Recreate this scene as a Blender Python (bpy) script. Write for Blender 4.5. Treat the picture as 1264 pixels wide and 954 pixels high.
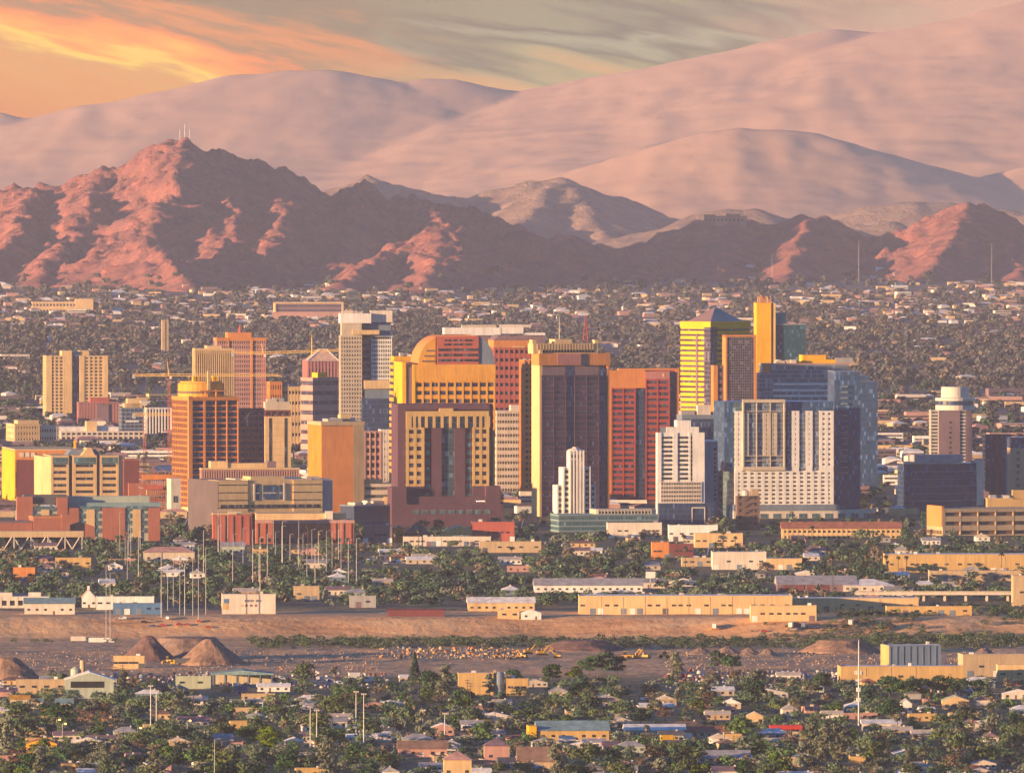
import bpy, math, random
import numpy as np
from mathutils import Vector
R = math.radians
for o in list(bpy.data.objects): bpy.data.objects.remove(o)
SC = bpy.context.scene
COL = SC.collection
# ------------------------------------------------------------------ camera
IW, IH, F, YH, CH, CD = 1264.0, 954.0, 17857.0, 145.0, 319.0, 11500.0
TH = math.atan((IH/2-YH)/F)
cam_d = bpy.data.cameras.new('camera'); cam = bpy.data.objects.new('camera', cam_d); COL.objects.link(cam)
cam.location = (0, -CD, CH); cam.rotation_euler = (R(90)-TH, 0, 0)
cam_d.sensor_fit = 'HORIZONTAL'; cam_d.sensor_width = 36; cam_d.lens = 36*F/IW
cam_d.clip_start = 50; cam_d.clip_end = 300000
SC.camera = cam
# ------------------------------------------------------------------ light
SUN_EL, SUN_BACK = 5.0, 27.0
SUN_STR, SUN_COL, SKY_STR, EXPO = 5.0, (1.0, 0.63, 0.30), 0.108, 1.42
HAZE_DENS, HAZE_COL = 0.96e-5, (0.77, 0.765, 0.92)
ts = Vector((-math.cos(R(SUN_EL))*math.cos(R(SUN_BACK)), -math.cos(R(SUN_EL))*math.sin(R(SUN_BACK)), math.sin(R(SUN_EL))))
sl = bpy.data.lights.new('sun', 'SUN'); so = bpy.data.objects.new('sun', sl); COL.objects.link(so)
sl.energy = SUN_STR; sl.angle = R(0.53); sl.color = SUN_COL
so.rotation_euler = ts.to_track_quat('Z', 'Y').to_euler(); so.location = (-3000, -3000, 3000)
SC.view_settings.view_transform = 'Standard'; SC.view_settings.look = 'None'
SC.view_settings.exposure = EXPO; SC.view_settings.gamma = 1; SC.view_settings.use_curve_mapping = False
cy = SC.cycles
cy.use_denoising = True; cy.max_bounces = 5; cy.diffuse_bounces = 3; cy.glossy_bounces = 2
cy.volume_bounces = 0; cy.transparent_max_bounces = 4; cy.transmission_bounces = 1

class NT:
    """small node-tree writer"""
    def __init__(s, tree):
        s.t = tree; tree.nodes.clear()
    def n(s, typ, ins=None, **kw):
        nd = s.t.nodes.new(typ)
        for k, v in kw.items(): setattr(nd, k, v)
        for k, v in (ins or {}).items(): s.set(nd.inputs[k], v)
        return nd
    def set(s, sock, v):
        if isinstance(v, bpy.types.NodeSocket): s.t.links.new(v, sock)
        elif isinstance(v, bpy.types.Node): s.t.links.new(v.outputs[0], sock)
        else: sock.default_value = v
    def m(s, op, a, b=None, c=None):
        nd = s.t.nodes.new('ShaderNodeMath'); nd.operation = op
        for i, v in enumerate((a, b, c)):
            if v is not None: s.set(nd.inputs[i], v)
        return nd.outputs[0]
    def mix(s, f, a, b, blend='MIX'):
        nd = s.t.nodes.new('ShaderNodeMix'); nd.data_type = 'RGBA'; nd.blend_type = blend
        s.set(nd.inputs[0], f); s.set(nd.inputs[6], a); s.set(nd.inputs[7], b)
        return nd.outputs[2]
    def noise(s, vec, scale, detail=4, rough=.55):
        return s.n('ShaderNodeTexNoise', {'Vector': vec, 'Scale': scale, 'Detail': detail, 'Roughness': rough}).outputs[0]
    def ss(s, x, a, b):
        nd = s.t.nodes.new('ShaderNodeMapRange'); nd.interpolation_type = 'SMOOTHSTEP'
        s.set(nd.inputs[0], x); nd.inputs[1].default_value = a; nd.inputs[2].default_value = b
        return nd.outputs[0]
    def ramp(s, fac, stops):
        nd = s.t.nodes.new('ShaderNodeValToRGB'); e = nd.color_ramp.elements
        while len(e) < len(stops): e.new(1.0)
        for el, (p, c) in zip(e, stops): el.position = p; el.color = (*c[:3], 1)
        s.set(nd.inputs[0], fac); return nd.outputs[0]

def lin(r, g, b):
    return tuple(((c/255)/12.92 if c <= 10 else (((c/255)+.055)/1.055)**2.4) for c in (r, g, b))

W = bpy.data.worlds.new('World'); SC.world = W; W.use_nodes = True
w = NT(W.node_tree)
tc = w.n('ShaderNodeTexCoord')
sky = w.n('ShaderNodeTexSky', sky_type='NISHITA', sun_disc=False, sun_elevation=R(SUN_EL), sun_rotation=R(270-SUN_BACK), altitude=300, air_density=1.0, dust_density=.1, ozone_density=4.0)
bg1 = w.n('ShaderNodeBackground', {'Color': w.mix(1.0, sky.outputs[0], (.76, .95, 1.22, 1), 'MULTIPLY'), 'Strength': SKY_STR})
sep = w.n('ShaderNodeSeparateXYZ', {0: tc.outputs['Generated']})
dx, dy, dz = sep.outputs
dyc = w.m('MAXIMUM', dy, 0.05)
a = w.m('DIVIDE', dx, dyc); e = w.m('DIVIDE', dz, dyc)            # bearing and elevation (tangents) of the northern sky
A = w.m('MULTIPLY_ADD', a, F/1000, .632)                            # 0..1.26 across the northern gap
E = w.m('MULTIPLY', e, F/1000)                                      # 0..0.145 above the plain
cv = w.n('ShaderNodeCombineXYZ', {0: A, 1: E, 2: 0.0})
rot = w.n('ShaderNodeMapping', {'Vector': cv, 'Rotation': (0, 0, R(14)), 'Scale': (1.7, 16, 1)}, vector_type='TEXTURE')
rot.vector_type = 'POINT'
r2 = w.n('ShaderNodeVectorRotate', {'Vector': cv, 'Angle': R(13)}, rotation_type='Z_AXIS')
st = w.n('ShaderNodeMapping', {'Vector': r2.outputs[0], 'Scale': (2.6, 17, 1)})
n1 = w.noise(st.outputs[0], 1.6, 6, .6)
st2 = w.n('ShaderNodeMapping', {'Vector': r2.outputs[0], 'Scale': (2.0, 15, 1), 'Location': (3.1, 1.7, 0)})
n2 = w.noise(st2.outputs[0], 1.7, 4, .5)
# q: height above the lower edge of the slanting cloud bank (0 at the edge)
q = w.m('ADD', w.m('ADD', E, w.m('MULTIPLY', A, .225)), w.m('MULTIPLY_ADD', n1, .17, -.192))
bank_l = w.ramp(w.m('MULTIPLY_ADD', q, 5.0, .5), [(0.0, lin(204, 118, 20)), (.30, lin(212, 136, 34)), (.42, lin(206, 142, 48)), (.49, lin(250, 196, 46)), (.56, lin(242, 158, 16)), (.66, lin(228, 118, 10)), (.75, lin(140, 104, 52)), (.85, lin(212, 120, 24)), (1.0, lin(112, 96, 56))])
bank_r = w.ramp(w.m('MULTIPLY_ADD', w.m('ADD', E, w.m('MULTIPLY', w.m('SUBTRACT', n2, .5), .22)), 7.0, 0.0), [(0.0, lin(208, 140, 80)), (.20, lin(190, 144, 84)), (.36, lin(150, 140, 92)), (.55, lin(84, 92, 66)), (.70, lin(140, 142, 108)), (.84, lin(76, 82, 62)), (1.0, lin(120, 122, 84))])
fA = w.ss(w.m('ADD', A, w.m('MULTIPLY_ADD', n1, .5, -.25)), .34, .72)
cl = w.mix(w.ss(w.m('ADD', A, w.m('MULTIPLY_ADD', n2, .5, -.25)), .80, 1.22), w.mix(fA, bank_l, bank_r), (*lin(190, 140, 112), 1))
fr = w.m('MULTIPLY', w.ss(dy, .2, .75), w.m('SUBTRACT', 1.0, w.ss(E, .2, .7)))
bg2 = w.n('ShaderNodeBackground', {'Color': cl, 'Strength': .50})
mx = w.n('ShaderNodeMixShader', {0: fr, 1: bg1.outputs[0], 2: bg2.outputs[0]})
w.n('ShaderNodeOutputWorld', {'Surface': mx.outputs[0]})

# ------------------------------------------------------------------ pixel <-> place
def P(u, v, D):
    du, dv = u-IW/2, IH/2-v
    y = F*math.cos(TH)+dv*math.sin(TH); z = -F*math.sin(TH)+dv*math.cos(TH)
    s = D/y
    return Vector((du*s, D-CD, CH+z*s))
def G(v, z=0.0):
    dv = IH/2-v
    y = F*math.cos(TH)+dv*math.sin(TH); zz = -F*math.sin(TH)+dv*math.cos(TH)
    return (z-CH)*y/zz
def PX(x, y, z):
    D = y+CD; c, s_ = math.cos(TH), math.sin(TH)
    dep = D*c-(z-CH)*s_; up = D*s_+(z-CH)*c
    return IW/2+F*x/dep, IH/2-F*up/dep

# ------------------------------------------------------------------ materials
MATS = {}
def mat(name, c, rough=.85, var=.18, scale=.12, metal=0.0, spec=.2, c2=None, bump=0.0, rnd=0.0, streak=0.0):
    if name in MATS: return MATS[name]
    m = bpy.data.materials.new(name); m.use_nodes = True; MATS[name] = m
    t = NT(m.node_tree)
    co = t.n('ShaderNodeTexCoord').outputs['Object']
    n = t.noise(co, scale, 5, .6)
    col = (*c, 1)
    lo = tuple(x*(1-var*1.6) for x in c); hi = tuple(min(1, x*(1+var)) for x in c)
    if c2: lo = c2
    colr = t.ramp(n, [(.28, lo), (.72, hi)])
    if streak:
        mp = t.n('ShaderNodeMapping', {'Vector': co, 'Scale': (1.0, 1.0, .07)})
        s2 = t.noise(mp.outputs[0], .9, 4, .6)
        colr = t.mix(streak, colr, t.ramp(s2, [(.3, tuple(x*.55 for x in c)), (.65, hi)]))
    if rnd:
        oi = t.n('ShaderNodeObjectInfo').outputs['Random']
        hs = t.n('ShaderNodeHueSaturation', {'Hue': t.m('MULTIPLY_ADD', oi, rnd*.12, .5-rnd*.06), 'Saturation': t.m('MULTIPLY_ADD', oi, -rnd*.7, 1+rnd*.3), 'Value': t.m('MULTIPLY_ADD', t.m('FRACT', t.m('MULTIPLY', oi, 7.3)), rnd, 1-rnd*.5), 'Color': colr})
        colr = hs.outputs[0]
    b = t.n('ShaderNodeBsdfPrincipled', {'Base Color': colr, 'Roughness': rough, 'Metallic': metal, 'Specular IOR Level': spec})
    if bump:
        bn = t.n('ShaderNodeBump', {'Height': t.noise(co, scale*3, 6, .65), 'Strength': .9, 'Distance': bump})
        t.set(b.inputs['Normal'], bn.outputs[0])
    t.n('ShaderNodeOutputMaterial', {'Surface': b.outputs[0]})
    return m

def glass(name, c, fh=4.0, wx=1.6, line=None, lw=(.12, .16), rough=.2, metal=.0, vary=.5, blind=1.0):
    """glazing with its mullions: per-pane tint, thin frames"""
    if name in MATS: return MATS[name]
    m = bpy.data.materials.new(name); m.use_nodes = True; MATS[name] = m
    t = NT(m.node_tree)
    co = t.n('ShaderNodeTexCoord').outputs['Object']
    sp = t.n('ShaderNodeSeparateXYZ', {0: co})
    ax = t.m('DIVIDE', t.m('ADD', sp.outputs[0], sp.outputs[1]), wx)
    az = t.m('DIVIDE', sp.outputs[2], fh)
    cell = t.n('ShaderNodeCombineXYZ', {0: t.m('FLOOR', ax), 1: t.m('FLOOR', az), 2: 0.0})
    wn = t.n('ShaderNodeTexWhiteNoise', {'Vector': cell.outputs[0]}).outputs[0]
    cc = t.ramp(wn, [(0, tuple(x*(1-vary) for x in c)), (.75, c), (.88, tuple(min(1, x*(1+vary*1.2)+.012) for x in c)), (1.0, tuple(x*2+.10*blind for x in c))])
    rg = rough
    mt = metal
    if line:
        fx = t.m('LESS_THAN', t.m('FRACT', ax), lw[0]); fz = t.m('LESS_THAN', t.m('FRACT', az), lw[1])
        fl = t.m('MAXIMUM', fx, fz)
        cc = t.mix(fl, cc, (*line, 1)); rg = t.m('MULTIPLY_ADD', fl, .5, rough); mt = t.m('MULTIPLY_ADD', fl, -metal, metal)
    b = t.n('ShaderNodeBsdfPrincipled', {'Base Color': cc, 'Roughness': rg, 'Metallic': mt, 'Specular IOR Level': .35})
    bn = t.n('ShaderNodeBump', {'Height': wn, 'Strength': .25, 'Distance': .05}); t.set(b.inputs['Normal'], bn.outputs[0])
    t.n('ShaderNodeOutputMaterial', {'Surface': b.outputs[0]})
    return m

def lamp_mat(name, c, s):
    if name in MATS: return MATS[name]
    m = bpy.data.materials.new(name); m.use_nodes = True; MATS[name] = m
    t = NT(m.node_tree)
    t.n('ShaderNodeOutputMaterial', {'Surface': t.n('ShaderNodeEmission', {'Color': (*c, 1), 'Strength': s}).outputs[0]})
    return m

WALLC = dict(cream=(.62, .42, .21), pale=(.62, .53, .44), white=(.74, .69, .63), tan=(.46, .33, .20), ochre=(.52, .33, .13), orange=(.58, .22, .065),  # cream, ochre, yellow, goldn: evening sun partly mixed into these tones
  brick=(.36, .13, .085), redbrick=(.40, .10, .075), pink=(.46, .25, .21), rose=(.40, .17, .16), deepred=(.33, .06, .05), plumshade=(.075, .045, .085), granite=(.105, .05, .075), maroon=(.17, .05, .055), mauve=(.20, .13, .15),
  grey=(.34, .32, .32), darkgrey=(.10, .10, .11), navy=(.035, .05, .10), steel=(.16, .20, .26), teal=(.20, .30, .31), bluegrey=(.15, .21, .28), yellow=(.76, .39, .015),
  brown=(.17, .105, .085), beige=(.52, .43, .33), greenish=(.40, .42, .30), black=(.02, .02, .022), red=(.45, .04, .035), roofgrey=(.30, .28, .28), roofbrown=(.25, .15, .11), terracotta=(.34, .13, .08), bluew=(.08, .17, .32), sage=(.36, .40, .33), goldn=(.66, .31, .045))
def wm(k): return mat('wall_'+k, WALLC[k], .82, .16, .06, streak=.4)
def rm(k): return mat('roof_'+k, WALLC[k], .9, .25, .25)
def steelm(k='pole_grey'):
    return mat(k, dict(pole_grey=(.42, .41, .40), pole_pale=(.62, .58, .52), pole_dark=(.05, .04, .04), crane=(.82, .50, .14), crane_red=(.42, .12, .07), mast_red=(.5, .08, .05))[k], .6, .1, 1.0, metal=.1)
GL_DARK = lambda: glass('glass_dark', (.035, .04, .06), 4, 1.5, None, vary=.6)
GL_NAVY = lambda: glass("glass_navy", (.022, .05, .13), 4, 1.5, (.04, .06, .11), vary=.35, metal=.0, rough=.25)  # navy base colour stands in for sky reflected in the panes
GL_BLUE = lambda: glass("glass_blue", (.032, .085, .19), 4, 1.5, (.03, .06, .13), vary=.35, metal=.0, rough=.25)  # blue base likewise in place of reflected sky
GL_TEAL = lambda: glass('glass_teal', (.06, .14, .17), 4, 1.8, (.12, .15, .16), vary=.4)
GL_PLUM = lambda: glass('glass_plum', (.035, .03, .075), 4, 2.0, (.10, .08, .12), (.16, .2), vary=.4)
GL_GREY = lambda: glass('glass_grey', (.10, .135, .19), 3.6, 1.7, (.24, .26, .31), (.14, .16), vary=.45)
GL_HOUSE = lambda: glass('glass_house', (.03, .035, .045), 1.4, 1.0, None, vary=.5)

# ------------------------------------------------------------------ mesh builder
class MB:
    def __init__(s): s.v = []; s.f = []; s.mi = []
    def quad(s, pts, mi=0):
        n = len(s.v); s.v += [tuple(p) for p in pts]; s.f.append(tuple(range(n, n+len(pts)))); s.mi.append(mi)
    def box(s, x0, x1, y0, y1, z0, z1, mi=0):
        n = len(s.v)
        s.v += [(x0, y0, z0), (x1, y0, z0), (x1, y1, z0), (x0, y1, z0), (x0, y0, z1), (x1, y0, z1), (x1, y1, z1), (x0, y1, z1)]
        for f in ((0, 3, 2, 1), (4, 5, 6, 7), (0, 1, 5, 4), (1, 2, 6, 5), (2, 3, 7, 6), (3, 0, 4, 7)):
            s.f.append(tuple(n+i for i in f)); s.mi.append(mi)
        return s
    def prism(s, pts, axis, a0, a1, mi=0):
        """polygon pts extruded along an axis (0 x, 1 y, 2 z); pts are the two other coordinates, counter-clockwise or not"""
        n = len(s.v); k = len(pts)
        for a in (a0, a1):
            for p in pts:
                q = [0, 0, 0]; r = [i for i in range(3) if i != axis]
                q[axis] = a; q[r[0]] = p[0]; q[r[1]] = p[1]; s.v.append(tuple(q))
        s.f.append(tuple(range(n, n+k))); s.f.append(tuple(range(n+2*k-1, n+k-1, -1))); s.mi += [mi, mi]
        for i in range(k):
            j = (i+1) % k; s.f.append((n+i, n+k+i, n+k+j, n+j)); s.mi.append(mi)
        return s
    def lathe(s, prof, cx=0, cy=0, n=16, mi=0, sx=1, sy=1):
        b = len(s.v)
        for r, z in prof:
            for i in range(n):
                a_ = 2*math.pi*i/n; s.v.append((cx+r*sx*math.cos(a_), cy+r*sy*math.sin(a_), z))
        for j in range(len(prof)-1):
            for i in range(n):
                k = (i+1) % n; s.f.append((b+j*n+i, b+j*n+k, b+(j+1)*n+k, b+(j+1)*n+i)); s.mi.append(mi)
        s.f.append(tuple(b+i for i in reversed(range(n)))); s.mi.append(mi)
        s.f.append(tuple(b+(len(prof)-1)*n+i for i in range(n))); s.mi.append(mi)
        return s
    def tube(s, p, q, r0, r1=None, n=6, mi=0):
        p, q = Vector(p), Vector(q); r1 = r0 if r1 is None else r1
        d = (q-p).normalized(); u_ = d.orthogonal().normalized(); w_ = d.cross(u_)
        b = len(s.v)
        for c, r in ((p, r0), (q, r1)):
            for i in range(n):
                a_ = 2*math.pi*i/n; s.v.append(tuple(c+u_*(r*math.cos(a_))+w_*(r*math.sin(a_))))
        for i in range(n):
            k = (i+1) % n; s.f.append((b+i, b+k, b+n+k, b+n+i)); s.mi.append(mi)
        s.f.append(tuple(b+i for i in reversed(range(n)))); s.f.append(tuple(b+n+i for i in range(n))); s.mi += [mi, mi]
        return s
    def mesh(s, name, mats):
        me = bpy.data.meshes.new(name); me.from_pydata(s.v, [], s.f)
        mats = mats if isinstance(mats, (list, tuple)) else [mats]
        for m in mats: me.materials.append(m)
        if len(mats) > 1: me.polygons.foreach_set('material_index', s.mi)
        return me
    def build(s, name, mats, parent=None, loc=None, rz=0.0):
        return link(name, s.mesh(name, mats), parent, loc, rz)
def link(name, me, parent=None, loc=None, rz=0.0):
    o = bpy.data.objects.new(name, me); COL.objects.link(o)
    if parent is not None: o.parent = parent
    if loc is not None: o.location = loc
    o.rotation_euler.z = rz
    return o
def np_mesh(name, V, Q, mats, mi=None, smooth=False):
    """V (n,3), Q (m,4) or (m,3) arrays -> mesh"""
    me = bpy.data.meshes.new(name); k = Q.shape[1]
    me.vertices.add(len(V)); me.vertices.foreach_set('co', V.astype(np.float32).ravel())
    me.loops.add(Q.size); me.loops.foreach_set('vertex_index', Q.astype(np.int32).ravel())
    me.polygons.add(len(Q)); me.polygons.foreach_set('loop_start', (np.arange(len(Q))*k).astype(np.int32))
    for m in (mats if isinstance(mats, (list, tuple)) else [mats]): me.materials.append(m)
    if mi is not None: me.polygons.foreach_set('material_index', mi.astype(np.int32))
    if smooth: me.polygons.foreach_set('use_smooth', np.ones(len(Q), bool))
    me.update(calc_edges=True); me.validate()
    return me

# ------------------------------------------------------------------ things, labels
USED = {}
MARKS = []                      # (u, v, phrase): what labels can be placed by
KEEP = []                       # (u0, u1, v0, v1, D): faces of things that trees should leave open
FOOT = []                       # (x0, x1, y0, y1): footprints
def tag(o, label, cat, group=None):
    o['label'] = label; o['category'] = cat
    if group: o['group'] = group
    USED[label] = USED.get(label, 0)+1
    return o
def empty(name, loc, rz=0.0):
    o = bpy.data.objects.new(name, None); COL.objects.link(o); o.location = loc; o.rotation_euler.z = rz; o.empty_display_size = .1
    return o
def struct(o, kind='structure'):
    o['kind'] = kind; return o
def where(u, v):
    best = min(MARKS, key=lambda m: abs(m[0]-u)+1.6*abs(m[1]-v))
    du, dv = u-best[0], v-best[1]
    if abs(du) > 1.3*abs(dv):
        k = 'left of' if du < 0 else 'right of'
        k = ('just ' if abs(du) < 14 else 'well ' if abs(du) > 45 else 'a little ' if abs(du) < 28 else '')+k
    else:
        k = 'in front of' if dv > 0 else 'behind'
        k = ('just ' if abs(dv) < 8 else 'well ' if abs(dv) > 24 else '')+k
    return k+' '+best[2]
def uniq(look, u, v):
    l = look+' '+where(u, v)
    ws = l.split()
    return ' '.join(ws[:16])
PEND = []                       # things whose labels are told apart at the very end
def late(o, look, cat, group, u, v, extra=()):
    o['category'] = cat; o['group'] = group; PEND.append((o, look, u, v))
    return o
def finish_labels():
    by = {}
    for o, look, u, v in PEND: by.setdefault(uniq(look, u, v), []).append((o, look, u, v))
    words = ['nearest', 'second nearest', 'third nearest', 'fourth nearest', 'fifth nearest', 'sixth nearest', 'seventh nearest', 'eighth nearest', 'ninth nearest', 'tenth nearest']
    for lab, rows in by.items():
        if len(rows) == 1: rows[0][0]['label'] = lab; continue
        rows.sort(key=lambda r: -r[3])
        side = sorted(rows, key=lambda r: r[2])
        for i, r in enumerate(side):
            k = len(side)
            w_ = 'leftmost' if i == 0 else 'rightmost' if i == k-1 else ['', 'second', 'third', 'fourth', 'fifth', 'sixth', 'seventh', 'eighth', 'ninth', 'tenth', 'eleventh', 'twelfth', 'thirteenth', 'fourteenth'][min(i, 13)]+' from left'
            l = w_+' '+lab if 'from' not in w_ else w_.replace(' from left', '')+' '+lab+' from left'
            ws = l.split()
            if len(ws) > 16:                                    # shorten the look, keep the place
                cut = len(ws)-16; lk = r[1].split(); l = l.replace(r[1], ' '.join(lk[:1]+lk[1+cut:]))
            r[0]['label'] = l
def ss(a, b, x):
    t = np.clip((np.asarray(x, float)-a)/(b-a), 0, 1); return t*t*(3-2*t)
# ------------------------------------------------------------------ noise
def _h(ix, iy, s):
    n = (ix*374761393+iy*668265263+s*1442695041) & 0x7fffffff
    n = ((n ^ (n >> 13))*1274126177) & 0x7fffffff
    return (n ^ (n >> 16)) & 0xffff
def perlin(x, y, s=0):
    x, y = np.asarray(x, float), np.asarray(y, float)
    ix, iy = np.floor(x).astype(np.int64), np.floor(y).astype(np.int64)
    fx, fy = x-ix, y-iy
    ux, uy = fx**3*(fx*(fx*6-15)+10), fy**3*(fy*(fy*6-15)+10)
    def g(a_, b_, px, py):
        t = _h(a_, b_, s)*(2*math.pi/65536); return np.cos(t)*px+np.sin(t)*py
    n00, n10 = g(ix, iy, fx, fy), g(ix+1, iy, fx-1, fy)
    n01, n11 = g(ix, iy+1, fx, fy-1), g(ix+1, iy+1, fx-1, fy-1)
    return (n00*(1-ux)+n10*ux)*(1-uy)+(n01*(1-ux)+n11*ux)*uy
def fbm(x, y, s=0, o=5):
    t = 0; am = 1
    for i in range(o): t = t+am*perlin(x, y, s+i); x, y = x*2.03, y*2.03; am *= .5
    return t
def ridged(x, y, s=0, o=5):
    t = 0; am = 1
    for i in range(o): t = t+am*(1-np.abs(perlin(x, y, s+i))*2.2); x, y = x*2.07, y*2.07; am *= .5
    return t/1.9
# ------------------------------------------------------------------ terrain
def gh(x, y):
    x = np.asarray(x, float); D = np.asarray(y, float)+CD
    w_ = 34*fbm(x/260+7, D*0+3.3, 5, 3)
    near = ss(8800, 8846, D+.5*w_)
    far = 1-ss(9188+1.2*w_, 9246+w_, D)
    z = -12.0*near*far
    z = z+near*(1-ss(9500, 9560, D))*0.9*fbm(x/45, D/60, 9, 4)
    z = z+ss(8180, 8300, D)*(1-ss(8700, 8800, D))*(1.5*fbm(x/26, D/40, 12, 4)+.6*np.maximum(0, fbm(x/9, D/22, 15, 3)))
    return z
xs = np.unique(np.concatenate([np.linspace(-9000, -700, 12), np.arange(-700, 701, 8.0), np.linspace(700, 9000, 12)]))
ys = np.unique(np.concatenate([np.linspace(-12400, -4700, 12), np.arange(-4700, -3450, 160.0), np.arange(-3450, -1900, 8.0), np.arange(-1900, 1000, 200.0), np.linspace(1000, 37800, 50)]))
GX, GY = np.meshgrid(xs, ys); GZ = gh(GX, GY)
nx, ny = len(xs), len(ys)
I = np.arange(nx*ny).reshape(ny, nx)
Q = np.stack([I[:-1, :-1], I[:-1, 1:], I[1:, 1:], I[1:, :-1]], -1).reshape(-1, 4)
gm = bpy.data.materials.new('ground_earth'); gm.use_nodes = True
t = NT(gm.node_tree)
co = t.n('ShaderNodeTexCoord').outputs['Object']
sp = t.n('ShaderNodeSeparateXYZ', {0: co}); Y = sp.outputs[1]
na = t.noise(co, .018, 6, .6); nb = t.noise(co, .09, 5, .65); nc = t.noise(co, .45, 4, .7)
str_ = t.n('ShaderNodeMapping', {'Vector': co, 'Scale': (.012, .05, .05)}); nd = t.noise(str_.outputs[0], 1.0, 6, .62)
town = t.ramp(nb, [(.25, (.075, .08, .035)), (.42, (.19, .15, .075)), (.55, (.32, .235, .125)), (.7, (.18, .145, .10)), (.85, (.40, .32, .22))])
town = t.mix(t.ss(nc, .45, .62), town, (.075, .08, .05, 1))
town = t.mix(t.ss(na, .56, .66), town, (.13, .12, .11, 1))
dirt = t.ramp(nd, [(.28, (.34, .17, .08)), (.45, (.60, .32, .15)), (.58, (.66, .40, .20)), (.75, (.42, .23, .12))])
dirt = t.mix(t.ss(nc, .60, .72), dirt, (.13, .12, .07, 1))
yard = t.ramp(nb, [(.25, (.36, .19, .08)), (.5, (.60, .34, .16)), (.62, (.66, .42, .22)), (.8, (.44, .25, .11))])
rub = t.n('ShaderNodeTexVoronoi', {'Vector': co, 'Scale': .42})
yard = t.mix(t.m('MULTIPLY', t.ss(na, .42, .52), .75), yard, t.ramp(rub.outputs['Color'], [(.2, (.20, .11, .06)), (.55, (.46, .29, .17)), (.9, (.62, .46, .32))]))
farw = t.ramp(t.noise(co, .022, 6, .65), [(.3, (.09, .08, .075)), (.55, (.16, .13, .12)), (.75, (.24, .19, .17))])  # far ground tone lightened in place of distance haze
yw = t.m('ADD', Y, t.m('MULTIPLY_ADD', na, 120, -60))
c = t.mix(t.ss(yw, -3300, -3190), town, yard)
c = t.mix(t.ss(yw, -2760, -2690), c, dirt)
c = t.mix(t.ss(yw, -2170, -2120), c, town)
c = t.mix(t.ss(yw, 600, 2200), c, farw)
b_ = t.n('ShaderNodeBsdfPrincipled', {'Base Color': c, 'Roughness': .95, 'Specular IOR Level': .1})
bn = t.n('ShaderNodeBump', {'Height': nb, 'Strength': .8, 'Distance': 1.6}); t.set(b_.inputs['Normal'], bn.outputs[0])
t.n('ShaderNodeOutputMaterial', {'Surface': b_.outputs[0]})
g = link('ground', np_mesh('ground', np.stack([GX, GY, GZ], -1).reshape(-1, 3), Q, gm, smooth=True)); struct(g)

# roads, lots and lanes as thin sheets
def sheet(name, pts, m, dz=.06):
    b = MB(); b.quad([(p[0], p[1], p[2]+dz) for p in pts]); return struct(b.build(name, m))
asph = mat('asphalt', (.055, .055, .062), .9, .25, .08); conc = mat('concrete_lot', (.33, .29, .27), .9, .2, .06); lane = mat('lane_paint', (.7, .68, .6), .7)
def gp(u, v): p = P(u, v, G(v)); p.z = float(gh(p.x, p.y)); return p
def road(name, a, b, w0, m=asph, dz=.06):
    p, q = gp(*a), gp(*b); d = (q-p); d.z = 0; d.normalize(); n = Vector((-d.y, d.x, 0))*(w0/2)
    o = sheet(name, [p-n, q-n, q+n, p+n], m, dz)
    if m is asph:
        s = sheet('lane_marking', [p-n*.03, q-n*.03, q+n*.03, p+n*.03], lane, dz+.02); s.parent = o
    return o
road('street', (700, 905), (566, 838), 14)
road('street', (-40, 905.5), (1300, 905.5), 14); road('street', (-60, 868), (1320, 866), 11); road('street', (-60, 934), (1320, 932), 11)
road('highway', (-60, 748), (1330, 745), 36); road('street', (196, 700), (232, 640), 26); road('street', (-60, 678), (1330, 674), 20)
road('street', (1012, 940), (940, 838), 10); road('street', (150, 945), (205, 838), 10); road('street', (640, 668), (655, 600), 24); road('street', (872, 690), (890, 600), 22)
road('parking_lot', (466, 912), (600, 912), 60, conc, .05); road('parking_lot', (800, 919), (920, 919), 70, asph, .05); road('parking_lot', (300, 842), (420, 842), 70, conc, .05)
road('parking_lot', (420, 692), (530, 692), 120, conc, .05); road('parking_lot', (850, 690), (960, 690), 120, conc, .05); road('field', (318, 917), (415, 914), 60, mat('field_dirt', (.46, .33, .16), .95, .2, .1), .05)

# ------------------------------------------------------------------ mountains
def rock(name, lo, hi, scrub, sc=.02, bs=1.0):
    m = bpy.data.materials.new(name); m.use_nodes = True; t = NT(m.node_tree)
    co = t.n('ShaderNodeTexCoord').outputs['Object']
    n1 = t.noise(co, sc, 8, .68); n2 = t.noise(co, sc*7, 5, .7)
    c = t.ramp(n1, [(.3, lo), (.7, hi)])
    c = t.mix(t.m('MULTIPLY', t.ss(n2, .5, .68), .6), c, (*scrub, 1))
    b = t.n('ShaderNodeBsdfPrincipled', {'Base Color': c, 'Roughness': .95, 'Specular IOR Level': .05})
    bn = t.n('ShaderNodeBump', {'Height': t.m('ADD', n1, t.m('MULTIPLY', n2, .3)), 'Strength': bs, 'Distance': .22/sc}); t.set(b.inputs['Normal'], bn.outputs[0])
    t.n('ShaderNodeOutputMaterial', {'Surface': b.outputs[0]}); return m
MT = {}
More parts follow.
